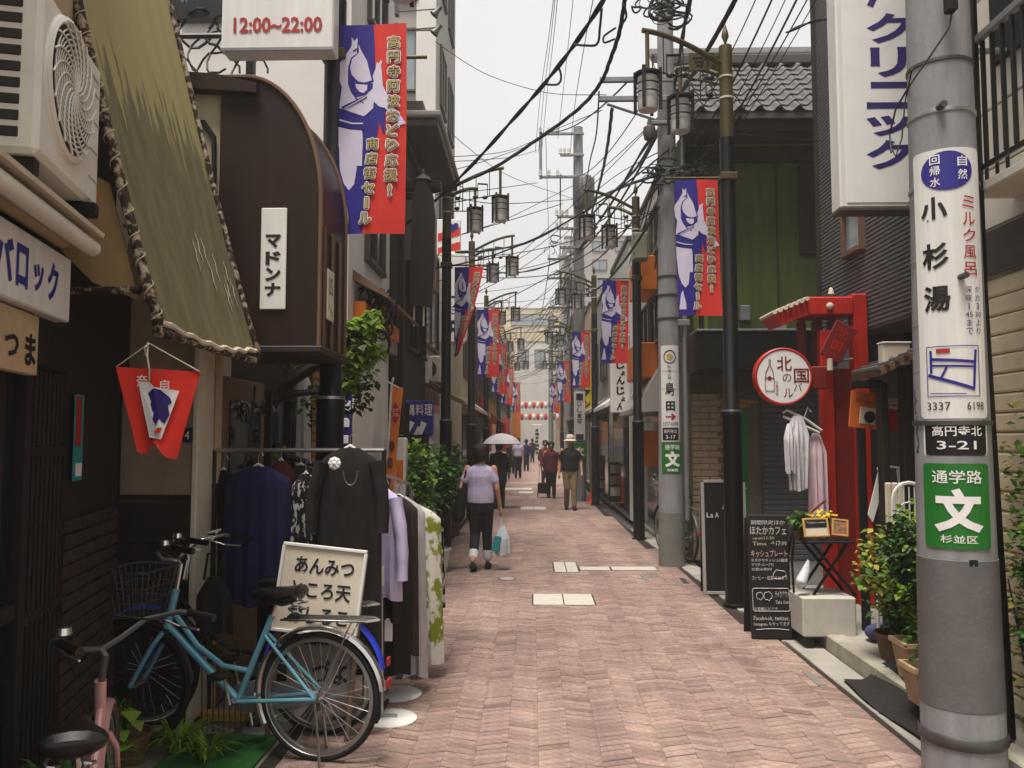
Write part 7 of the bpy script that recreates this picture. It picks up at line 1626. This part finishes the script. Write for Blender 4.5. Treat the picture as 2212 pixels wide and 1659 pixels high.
for k, (px, py, Y, lab) in enumerate(((898, 800, 12.62, 'upper small air conditioner on the beige left shop'), (925, 800, 13.6, 'air conditioner beside the left lamp post'), (815, 930, 10.2, 'small meter box on the white building side'))):
    p = at(px, py, Y); t = thing('air_conditioner', lab, 'air conditioner', p); MB().cbox(-.2, .2, 0, .5, -.2, .25, .02).build('casing', 'ac_white', t); T = Matrix.Translation((-.03, -.004, .02)) @ Matrix.Rotation(R(90), 4, 'X'); MB().lathe([(0, .0), (.15, .0), (.16, .004), (.17, 0)], 20, T=T).build('fan_guard', 'ac_dark', t)
    MB().cbox(-.2, .2, .1, .14, -.25, -.2, .005).build('bracket', 'dark_steel', t)

# ================================================================== OVERHEAD CABLES
def smooth_path(P, n=8):
    out = []
    for i in range(len(P) - 1):
        a, b, c, d = P[max(0, i - 1)], P[i], P[i + 1], P[min(len(P) - 1, i + 2)]
        for k in range(n): t = k / n; out.append(.5 * ((2 * b) + (c - a) * t + (2 * a - 5 * b + 4 * c - d) * t * t + (3 * b - a - 3 * c + d) * t ** 3))
    return out + [P[-1]]
def cable(label, pts, r, strands=1, group=None, loops=()):
    P = [at(*p) for p in pts]; o = P[len(P) // 2].copy(); t = thing('overhead_cable', label, 'cable', o, 0, group); S = [p - o for p in smooth_path(P)]
    for k in range(strands):
        if strands == 1: q = S
        else: q = [p + Vector((r * .75 * math.cos(i * .6 + k * 6.28 / strands), 0, r * .75 * math.sin(i * .6 + k * 6.28 / strands))) for i, p in enumerate(S)]
        MB().tube(q, r, 6).build('strand', 'cable', t)
    for lp in loops: MB().tube([p - o for p in smooth_path([at(*p) for p in lp], 5)], r * .8, 5).build('slack_loop', 'cable', t)
cable('thick black cable falling from upper right to the timber house', [(1340, -60, 6.2), (1304, 0, 6.5), (1240, 98, 7.2), (1175, 182, 8), (1105, 262, 8.8), (1026, 350, 9.6), (950, 425, 10.2), (878, 484, 10.6)], .014, 2, None, ([(1300, 18, 6.5), (1296, 60, 6.6), (1290, 95, 6.7), (1262, 98, 6.9), (1240, 96, 7.1)], [(1205, 140, 7.6), (1212, 165, 7.7), (1205, 182, 7.8), (1176, 182, 8)]))
cable('thick black cable bending at the left of the second pole', [(1362, -60, 7), (1350, 0, 7.4), (1338, 70, 8), (1318, 130, 8.6), (1297, 180, 9.2), (1250, 235, 9.6), (1160, 302, 10), (1060, 366, 10.3), (960, 408, 10.5), (872, 432, 10.6)], .014, 3, None, ([(1330, 60, 7.9), (1305, 78, 8), (1306, 92, 8), (1328, 84, 8)], [(1348, 10, 7.4), (1353, 35, 7.5), (1346, 50, 7.6)]))
cable('knotted cable dropping from the cross arm towards the far pole', [(1322, 236, 10.8), (1316, 290, 12), (1306, 350, 14), (1292, 410, 17), (1278, 460, 20)], .016, 3)
cable('thin dark cable below the cross arm tip', [(1294, 198, 10.7), (1288, 290, 12.5), (1274, 350, 15), (1262, 420, 18), (1240, 520, 22)], .012)
cable('heavy twisted bundle from the top right to the far pole', [(1600, -40, 7), (1588, 0, 7.4), (1530, 105, 8.6), (1473, 198, 10.6), (1420, 285, 12.5), (1374, 364, 15), (1320, 420, 18), (1280, 462, 21.5)], .015, 4)
cable('second heavy bundle beside the lantern of the right lamp', [(1500, -40, 8), (1478, 60, 9), (1462, 160, 10.8), (1440, 250, 11.5), (1385, 330, 13.5), (1320, 440, 17), (1250, 540, 22)], .016, 2)
cable('black bundle crossing below the right lamp head', [(1600, 250, 10.5), (1560, 300, 10.8), (1500, 350, 11), (1440, 372, 11), (1350, 402, 14), (1262, 440, 21)], .016, 3)
cable('sagging cable across the street from the left lamp to the far pole', [(985, 545, 14), (1060, 540, 15.5), (1150, 520, 17.5), (1240, 470, 20), (1275, 452, 21.5)], .016, 2)
cable('long black cable sagging low over the middle of the street', [(1290, 490, 20), (1250, 540, 22), (1180, 575, 24), (1100, 590, 25), (1020, 575, 24), (980, 560, 23)], .018, 2)
cable('cable curving from the upper middle to the left tower', [(1215, 440, 21), (1120, 470, 20), (1020, 500, 19), (960, 518, 18)], .01)
th = 'thin wire high in the white sky'
for i, pts in enumerate(([(1206, -20, 12), (1195, 90, 16), (1182, 200, 20), (1170, 330, 22)], [(1201, -20, 12), (1189, 90, 16), (1175, 200, 20), (1163, 330, 22)], [(1198, -20, 12), (1184, 90, 16), (1168, 200, 20), (1156, 330, 22)], [(1285, -20, 10), (1262, 100, 13), (1240, 240, 17), (1232, 330, 20)],
                         [(1240, -20, 14), (1225, 120, 17), (1205, 300, 21)], [(940, 90, 14), (1050, 160, 15), (1180, 200, 16), (1310, 205, 11.2)], [(940, 250, 15), (1000, 310, 16), (1100, 380, 18), (1240, 430, 22)], [(960, 340, 14), (1100, 325, 17), (1200, 280, 19), (1300, 238, 11)],
                         [(960, 350, 14), (1100, 340, 18), (1160, 325, 22)], [(1150, 312, 22), (1040, 350, 18), (960, 372, 16)], [(1160, 395, 22), (1050, 410, 18), (940, 420, 16)], [(1240, 420, 22), (1340, 330, 16), (1425, 250, 11.4)], [(1240, 450, 22), (1330, 380, 16), (1420, 330, 11.4)],
                         [(1000, 505, 17), (1100, 470, 20), (1240, 400, 22)], [(960, 420, 14), (1080, 440, 17), (1250, 430, 22)], [(1010, 600, 22), (1120, 560, 24), (1240, 470, 22)], [(1255, 600, 23), (1180, 660, 30), (1080, 720, 36)], [(1255, 560, 23), (1170, 640, 28), (1060, 700, 32)], [(1250, 640, 24), (1200, 700, 33), (1110, 780, 40)], [(1235, 640, 30), (1160, 690, 33), (1070, 690, 30)])):
    cable(th if i < 5 else 'thin wire crossing the open sky between the roofs', pts, .007 if i < 9 else .009, 1, 'thin wires high in the sky' if i < 5 else 'thin wires between the roofs')
for i, (x0_, x1_) in enumerate(((1625, 1520), (1660, 1555), (1690, 1580), (1715, 1600), (1740, 1610), (1760, 1625))):
    cable('thin service wire slanting over the tiled roof', [(x0_ + 25, -40, 8.5), ((x0_ + x1_) / 2 + 18, 90, 9.2), (x1_, 230, 10.2), (x1_ - 70, 330, 10.9), (1462, 372, 10.95)], (.007, .011, .006, .012, .008, .006)[i], 1, 'service wires over the tiled roof')
cable('service wire from the right lamp to the tiled building', [(1580, 288, 8.5), (1700, 300, 8.8), (1790, 305, 9.1)], .006)
cable('service wire with white clips at the tiled building edge', [(1700, 70, 8), (1760, 45, 8.2), (1810, 42, 8.4)], .01, 2)
rw_ = random.Random(41)
def span(lab, A, B, r, sag, grp):
    A, B = Vector(A), Vector(B); o = A.lerp(B, .5); t = thing('overhead_cable', lab, 'cable', o, 0, grp)
    MB().tube([A.lerp(B, k / 12) - Vector((0, 0, sag * 4 * (k / 12) * (1 - k / 12))) - o for k in range(13)], r, 5).build('strand', 'cable', t)
p2z = [(P2X - .5, 10.75, at(0, 192, 10.9).z), (P2X - .3, 10.75, at(0, 232, 10.9).z), (P2X, 10.8, 5.6), (P2X + .1, 10.8, 6.3), (P2X - .15, 10.8, 5.1), (P2X - .15, 10.8, 4.8)]
p3x = at(1252, 900, 22).x; p3z = [(p3x - .9, 21.8, at(0, 300, 22).z), (p3x - .5, 21.8, at(0, 392, 22).z), (p3x - .2, 21.8, 7.4), (p3x + .1, 21.8, 6.8), (p3x - .2, 21.8, 6.2), (p3x - .15, 21.8, 5.6)]
p4x = at(1226, 900, 33).x; p4z = [(p4x - .7, 32.8, 9), (p4x - .3, 32.8, 8.2), (p4x, 32.8, 7.0), (p4x + .2, 32.8, 6.4), (p4x - .1, 32.8, 5.8), (p4x - .1, 32.8, 5.2)]
p5x = at(1190, 900, 50).x; p5z = [(p5x - .7, 49.8, 9), (p5x - .3, 49.8, 8.2), (p5x, 49.8, 7.0), (p5x + .2, 49.8, 6.4), (p5x - .1, 49.8, 5.8), (p5x - .1, 49.8, 5.2)]
for pa, pb_, lab, g_ in ((p2z, p3z, 'cable strung from the second pole to the far transformer pole', 'cables between second and far pole'), (p3z, p4z, 'cable strung beyond the transformer pole', 'cables beyond the transformer pole'), (p4z, p5z, 'cable strung between the two farthest poles', 'cables between the farthest poles')):
    for a, b in zip(pa, pb_): span(lab, a, b, rw_.choice((.009, .014, .02)), rw_.uniform(.15, .5), g_)
for k in range(30):
    Y = rw_.uniform(12.5, 44); xl = -1.75; xr = 1.9; a = (xl, Y + rw_.uniform(-1, 1), rw_.uniform(4.2, 5.4)); c = rw_.choice((p3z, p4z, p5z) if Y > 22 else (p2z, p3z))[rw_.randrange(2, 6)]
    span('drop wire crossing from a pole to the left shops', c, a, rw_.choice((.006, .009, .012)), rw_.uniform(.1, .4), 'drop wires to the left shops')
for k in range(18):
    Y = rw_.uniform(13, 44); a = (2.1, Y, rw_.uniform(4.2, 5.6)); c = rw_.choice((p3z, p4z, p5z) if Y > 22 else (p2z, p3z))[rw_.randrange(2, 6)]
    span('drop wire from a pole to the right shops', c, a, rw_.choice((.006, .009, .012)), rw_.uniform(.1, .4), 'drop wires to the right shops')
nest = MB(); rv = random.Random(5)
for k in range(26):
    c = at(1445 + rv.uniform(-55, 80), 372 + rv.uniform(-22, 25), 10.75 + rv.uniform(-.1, .2)); r_ = rv.uniform(.05, .16); a0 = rv.uniform(0, 6)
    nest.tube([c + Vector((r_ * math.cos(a0 + t), .04 * math.sin(2 * t), r_ * .5 * math.sin(a0 + t))) for t in [i / 12 * 4.8 for i in range(13)]], rv.choice((.006, .01, .014)), 5)
o = nest.build('cable_nest', 'cable'); tag(o, 'nest of coiled black cables round the second pole', 'cables')
nest = MB()
for k in range(22):
    c = at(1440 + rv.uniform(-70, 30), 20 + rv.uniform(-30, 30), 9.6 + rv.uniform(-.2, .2)); r_ = rv.uniform(.05, .18); a0 = rv.uniform(0, 6)
    nest.tube([c + Vector((r_ * math.cos(a0 + t), .04 * math.sin(2 * t), r_ * .6 * math.sin(a0 + t))) for t in [i / 12 * 5 for i in range(13)]], rv.choice((.006, .012, .016)), 5)
o = nest.build('cable_nest', 'cable'); tag(o, 'coiled black cables at the top edge beside the second pole', 'cables')
nest = MB()
for k in range(70):
    Y = rv.uniform(24, 46); c = at(1215 + rv.uniform(-30, 40) * 26 / Y, 560 + rv.uniform(-60, 260), Y); r_ = rv.uniform(.1, .3); a0 = rv.uniform(0, 6)
    nest.tube([c + Vector((r_ * math.cos(a0 + t), .1 * math.sin(2 * t), r_ * .7 * math.sin(a0 + t))) for t in [i / 8 * 4.8 for i in range(9)]], rv.choice((.012, .02)), 4)
o = nest.build('cable_nest', 'cable'); tag(o, 'dense knot of wires and loops around the far utility poles', 'cables')
nest = MB()
for k in range(26):
    c = at(800 + rv.uniform(-25, 45), 690 + rv.uniform(-50, 60), 8.2 + rv.uniform(-.2, .2)); r_ = rv.uniform(.06, .16); a0 = rv.uniform(0, 6)
    nest.tube([c + Vector((r_ * .7 * math.cos(a0 + t), .05 * math.sin(2 * t), r_ * math.sin(a0 + t))) for t in [i / 12 * 5.2 for i in range(13)]], rv.choice((.008, .014)), 5)
o = nest.build('cable_nest', 'cable'); tag(o, 'hanging loops of cable before the white building side', 'cables')
up = thing('utility_pole', 'dark slim service pole before the white building on the left', 'utility pole', (at(848, 700, 9.9).x, 9.9, 0)); MB().tube([(0, 0, 0), (0, 0, 4.3)], .06, 10).build('shaft', 'dark_wood', up, True)
# ================================================================== PEOPLE  (local: +y is the way they face, feet at z=0, built 1.6 m tall)
def loft(mb, rings, n=18):
    vs = []; fs = []
    for (z, rx, ry, yo) in rings:
        for i in range(n): a = i / n * 6.2832; vs.append((rx * math.cos(a), yo + ry * math.sin(a), z))
    for k in range(len(rings) - 1):
        for i in range(n): fs.append((k * n + i, k * n + (i + 1) % n, (k + 1) * n + (i + 1) % n, (k + 1) * n + i))
    return mb.add(vs, fs + [tuple(range(n))[::-1], tuple(range((len(rings) - 1) * n, len(rings) * n))])
def limb(mb, pts, rs):
    mb.tube(pts, rs, 12)
    for p, r_ in zip(pts, rs): mb.ell(p, (r_, r_, r_), 10, 7)
    return mb
def person(label, p, rz, H, legs, arms, top='lavender_cloth', bottom='denim', shoe='ink_black', hair='short', sleeve=.55, cuff=None, legcut=1.0, voxel=.011, face=False, bulk=1.0, long_top=.86):
    t = thing('person', label, 'person', p, rz); k = H / 1.6; t.scale = (k, k, k)
    b = MB(); loft(b, [(.78, .13, .1, 0), (.9, .15, .1, 0), (1.05, .13, .085, 0), (1.2, .15, .095, 0), (1.3, .15, .085, 0), (1.36, .06, .05, 0)])
    limb(b, [(0, -.005, 1.32), (0, .01, 1.42)], [.05, .045]); b.ell((0, .02, 1.49), (.075, .092, .112))
    b.ell((0, .03, 1.44), (.055, .065, .06)); b.ell((0, .115, 1.475), (.013, .018, .022), 8, 6)
    for s_ in (-1, 1): b.ell((s_ * .077, .01, 1.485), (.012, .022, .03), 8, 6)
    for s_ in (0, 1):
        kn, an = legs[s_][:2]; sx_ = -1 if s_ == 0 else 1
        limb(b, [(sx_ * .075, 0, .84), kn, (an[0], an[1] - .01, an[2] + .04)], [.075, .052, .036])
        sh_, el, wr = (sx_ * .16 * bulk, 0, 1.3), arms[s_][0], arms[s_][1]
        limb(b, [sh_, el, wr], [.045, .036, .026])
        d = (Vector(wr) - Vector(el)).normalized(); fw = Vector((0, 1, 0)); sd_ = Vector((1, 0, 0)); W = Vector(wr)
        limb(b, [W, W + d * .05, W + d * .085], [.024, .032, .03])
        for j in range(4): o_ = fw * (-.024 + .016 * j); limb(b, [W + d * .08 + o_, W + d * (.12 - .006 * abs(j - 1.5)) + o_ * 1.05, W + d * .145 + o_ * .95 - sd_ * sx_ * .018], [.009, .008, .007])
        limb(b, [W + d * .03 + fw * .026, W + d * .07 + fw * .05, W + d * .1 + fw * .048 - sd_ * sx_ * .012], [.011, .01, .008])
    fuse(b, voxel).build('body', 'skin', t, True)
    # clothes
    g = MB(); loft(g, [(long_top, .165 * bulk, .125 * bulk, 0), (.95, .17 * bulk, .125 * bulk, 0), (1.07, .162 * bulk, .115 * bulk, 0), (1.2, .175 * bulk, .118 * bulk, 0), (1.28, .17 * bulk, .1, 0), (1.325, .12, .08, 0), (1.36, .066, .06, 0)])
    for s_ in (0, 1):
        sx_ = -1 if s_ == 0 else 1; sh_ = Vector((sx_ * .145 * bulk, 0, 1.268)); el, wr = Vector(arms[s_][0]), Vector(arms[s_][1])
        if sleeve <= 1: limb(g, [sh_, sh_.lerp(el, sleeve)], [.054, .055])
        else: limb(g, [sh_, el, el.lerp(wr, sleeve - 1)], [.058, .05, .042])
    fuse(g, voxel).build('shirt', top, t, True)
    g = MB(); loft(g, [(.74, .135 * bulk, .11, 0), (.82, .15 * bulk, .118, 0), (.92, .152 * bulk, .112, 0), (.98, .145 * bulk, .1, 0)])
    for s_ in (0, 1):
        kn, an = Vector(legs[s_][0]), Vector(legs[s_][1]); sx_ = -1 if s_ == 0 else 1
        limb(g, [Vector((sx_ * .078, 0, .82)), kn, kn.lerp(an, legcut)], [.093 * bulk, .068, .056])
    fuse(g, voxel).build('trousers', bottom, t, True)
    if cuff:
        for s_ in (0, 1): kn, an = Vector(legs[s_][0]), Vector(legs[s_][1]); e = kn.lerp(an, legcut); d = (kn - an).normalized(); limb(MB(), [e - d * .02, e + d * .05], [.06, .062]).build('cuff', cuff, t, True)
    for s_ in (0, 1):
        an = Vector(legs[s_][1]); lift = legs[s_][2] if len(legs[s_]) > 2 else 0
        g = MB(); T = Matrix.Rotation(lift, 3, 'X'); g.ell(an + T @ Vector((0, .0, -.035)), (.042, .06, .05)); g.ell(an + T @ Vector((0, .09, -.05)), (.045, .09, .035)); g.tube([an + T @ Vector((0, -.05, -.075)), an + T @ Vector((0, .16, -.075))], .03, 8, flat=.3)
        fuse(g, voxel).build('shoe', shoe, t, True)
    if hair == 'short':
        g = MB(); g.ell((0, -.005, 1.525), (.1, .112, .1)); g.ell((0, -.04, 1.47), (.095, .075, .09)); g.ell((.05, -.03, 1.56), (.05, .06, .045)); g.ell((-.05, -.02, 1.555), (.05, .07, .045)); fuse(g, .012).build('hair', 'hair', t, True)
    elif hair == 'cap': g = MB(); g.ell((0, -.02, 1.51), (.086, .096, .098)); g.build('hair', 'hair', t, True)
    if face:
        for s_ in (-1, 1): MB().ell((s_ * .03, .102, 1.5), (.011, .008, .006), 8, 5).build('eye', 'ink_black', t); MB().ell((s_ * .03, .1, 1.522), (.018, .006, .004), 8, 5).build('eyebrow', 'hair', t)
        MB().ell((0, .1, 1.432), (.02, .006, .005), 8, 5).build('mouth', 'dark_red', t)
    return t
STR = [((-.075, .10, .46), (-.085, -.02, .09)), ((.075, .06, .45), (.08, .12, .085))]
w1 = gnd(1038, 1232)
pw = person('woman seen from behind in a lavender t-shirt carrying a plastic bag', (w1.x, w1.y, 0), R(-4), 1.6, [((-.075, .03, .45), (-.08, -.14, .105), R(-18)), ((.075, .07, .45), (.08, .10, .085))], [((-.25, -.06, 1.06), (-.2, .13, 1.06)), ((.215, -.03, 1.04), (.25, .03, .80))], cuff='white_cloth', legcut=.72, bulk=1.06, voxel=.009, shoe='black_cloth')
k = 1.6 / 1.6; hand = Vector((w1.x + .27, w1.y + .03, .66))
bag = thing('shopping_bag', 'translucent plastic bag with a teal pack in the woman\'s right hand', 'bag', hand)
g = MB(); g.tube([(-.005, 0, .05), (-.01, 0, -.05), (0, 0, -.12)], [.012, .014, .02], 8); garment(g, (.01, 0, -.1), .19, .14, .36, 5, .02, 1.0, .7, top=.16); g.ell((.01, 0, -.44), (.085, .065, .05)); g.build('bag', 'bag_plastic', bag, True)
MB().cbox(-.04, .05, -.085, -.07, -.42, -.22, .012, T=Matrix.Rotation(R(12), 4, 'Y')).build('pack', 'teal', bag)
sb_ = thing('shoulder_bag', 'long black shoulder bag under the woman\'s left arm', 'bag', (w1.x - .25, w1.y - .02, .95)); g = MB(); limb(g, [(.03, 0, .14), (0, 0, -.05), (-.035, 0, -.26)], [.05, .075, .085]); fuse(g, .015).build('bag', 'black_cloth', sb_, True); MB().tube([(.03, .03, .16), (.07, .04, .36), (.06, -.05, .3), (.03, -.03, .16)], .012, 6).build('strap', 'black_cloth', sb_)
u1 = gnd(1078, 1100)
person('person in dark clothes walking under a white parasol', (u1.x, u1.y, 0), R(0), 1.6, STR, [((-.2, .05, 1.06), (-.14, .2, 1.2)), ((.21, -.02, 1.04), (.23, .06, .82))], top='black_cloth', bottom='black_cloth', sleeve=1.6, voxel=.016, long_top=.6, bulk=1.12)
um = thing('parasol', 'white open parasol held over a person in dark clothes', 'parasol', (u1.x + .06, u1.y + .15, 1.2)); zt_ = at(0, 936, u1.y).z - 1.2
MB().tube([(-.18, .05, .0), (0, 0, zt_ + .03)], .009, 6).build('shaft', 'black_metal', um); n_ = 8
g = MB(); g.lathe([(0, zt_), (.14, zt_ - .02), (.27, zt_ - .075), (.38, zt_ - .15), (.46, zt_ - .25), (.455, zt_ - .252), (.375, zt_ - .156), (.26, zt_ - .083), (.13, zt_ - .03), (0, zt_ - .012)], 8); g.build('canopy', 'white_cloth', um)
for k in range(8): a = k / 8 * 6.2832; MB().tube([(0, 0, zt_ - .02), (.27 * math.cos(a), .27 * math.sin(a), zt_ - .095), (.45 * math.cos(a), .45 * math.sin(a), zt_ - .26)], .004, 5).build('rib', 'steel', um)
m1 = gnd(1232, 1101)
pm_ = person('man in a black polo shirt, khaki trousers and white hat walking this way', (m1.x, m1.y, 0), R(180), 1.72, [((-.075, .09, .45), (-.08, .13, .085)), ((.075, .05, .46), (.08, -.1, .09))], [((-.24, -.03, 1.05), (-.25, .06, .82)), ((.23, -.04, 1.04), (.24, .03, .8))], top='black_cloth', bottom='khaki_cloth', hair='cap', face=True, voxel=.013, bulk=1.15)
g = MB(); g.lathe([(0, .11), (.06, .105), (.085, .07), (.095, .0), (.15, -.035), (.148, -.045), (.09, -.012)], 24, (0, .0, 1.545)); g.build('hat', 'straw', pm_, True); MB().lathe([(.0965, .0), (.0945, .03)], 24, (0, 0, 1.548)).build('hat_band', 'grey_cloth', pm_, True)
c1 = gnd(1191, 1076)
person('woman in a dark red jacket walking with a shopping trolley', (c1.x, c1.y, 0), R(180), 1.58, [((-.07, .06, .45), (-.075, .06, .085)), ((.07, .04, .46), (.075, -.06, .09))], [((-.22, .0, 1.04), (-.2, .14, .9)), ((.25, .02, 1.05), (.25, .16, .86))], top='maroon_cloth', bottom='black_cloth', sleeve=1.8, voxel=.016, face=True, bulk=1.1, long_top=.72)
tr_ = thing('shopping_trolley', 'small black two wheeled shopping trolley beside the woman in red', 'trolley', gnd(1172, 1075))
MB().cbox(-.14, .14, -.1, .12, .12, .42, .03).build('bag', 'black_cloth', tr_)
for x in (-.1, .1): MB().tube([(x, .1, .05), (x, .1, .5), (x * .8, .12, .93)], .008, 6).build('tube', 'steel', tr_)
MB().tube([(-.08, .12, .93), (.08, .12, .93)], .012, 6).build('handle', 'black_metal', tr_)
for x in (-.14, .14): MB().lathe([(.03, -.012), (.07, -.012), (.07, .012), (.03, .012), (.03, -.012)], 16, T=Matrix.Translation((x, .08, .07)) @ Matrix.Rotation(R(90), 4, 'Y')).build('wheel', 'rubber', tr_, True)
for i, (px, py, top, bot, rz, H, lab) in enumerate(((1119, 1034, 'lavender_cloth', 'black_cloth', 0, 1.68, 'person in a pale lavender shirt walking away ahead of the parasol'), (1137, 1018, 'ink_violet', 'black_cloth', 0, 1.6, 'person in a violet top beside the one in pale lavender'), (1105, 1024, 'black_cloth', 'black_cloth', 0, 1.55, 'person in black left of the pale lavender shirt'),
                                                   (1178, 1052, 'maroon_cloth', 'black_cloth', 180, 1.6, 'person in brown behind the woman in dark red'), (1150, 1000, 'black_cloth', 'denim', 0, 1.62, 'small far person in black in the middle of the street'), (1168, 992, 'white_cloth', 'black_cloth', 180, 1.62, 'small far person in white near the crossing'))):
    q = gnd(px, py); person(lab, (q.x, q.y, 0), R(rz), H, STR, [((-.22, .0, 1.04), (-.22, .08, .82)), ((.22, .0, 1.04), (.22, .05, .82))], top=top, bottom=bot, sleeve=1.5 if top != 'lavender_cloth' else .6, voxel=.022, bulk=1.1, face=rz > 90)
bpy.data.scenes.remove(TSC)
# ================================================================== HAZE: thin warm summer air down the street
hz_m = bpy.data.materials.new('haze_air'); hz_m.use_nodes = True; N = hz_m.node_tree.nodes; N.remove(N['Principled BSDF'])
pv = N.new('ShaderNodeVolumePrincipled'); pv.inputs['Color'].default_value = (.95, .92, .88, 1); pv.inputs['Density'].default_value = .003; pv.inputs['Anisotropy'].default_value = .25
hz_m.node_tree.links.new(pv.outputs[0], N['Material Output'].inputs['Volume'])
MATS['haze_air'] = hz_m
hzo = MB().box(-45, 45, -6, 96, -1.2, 24).build('haze', 'haze_air'); hzo['kind'] = 'stuff'
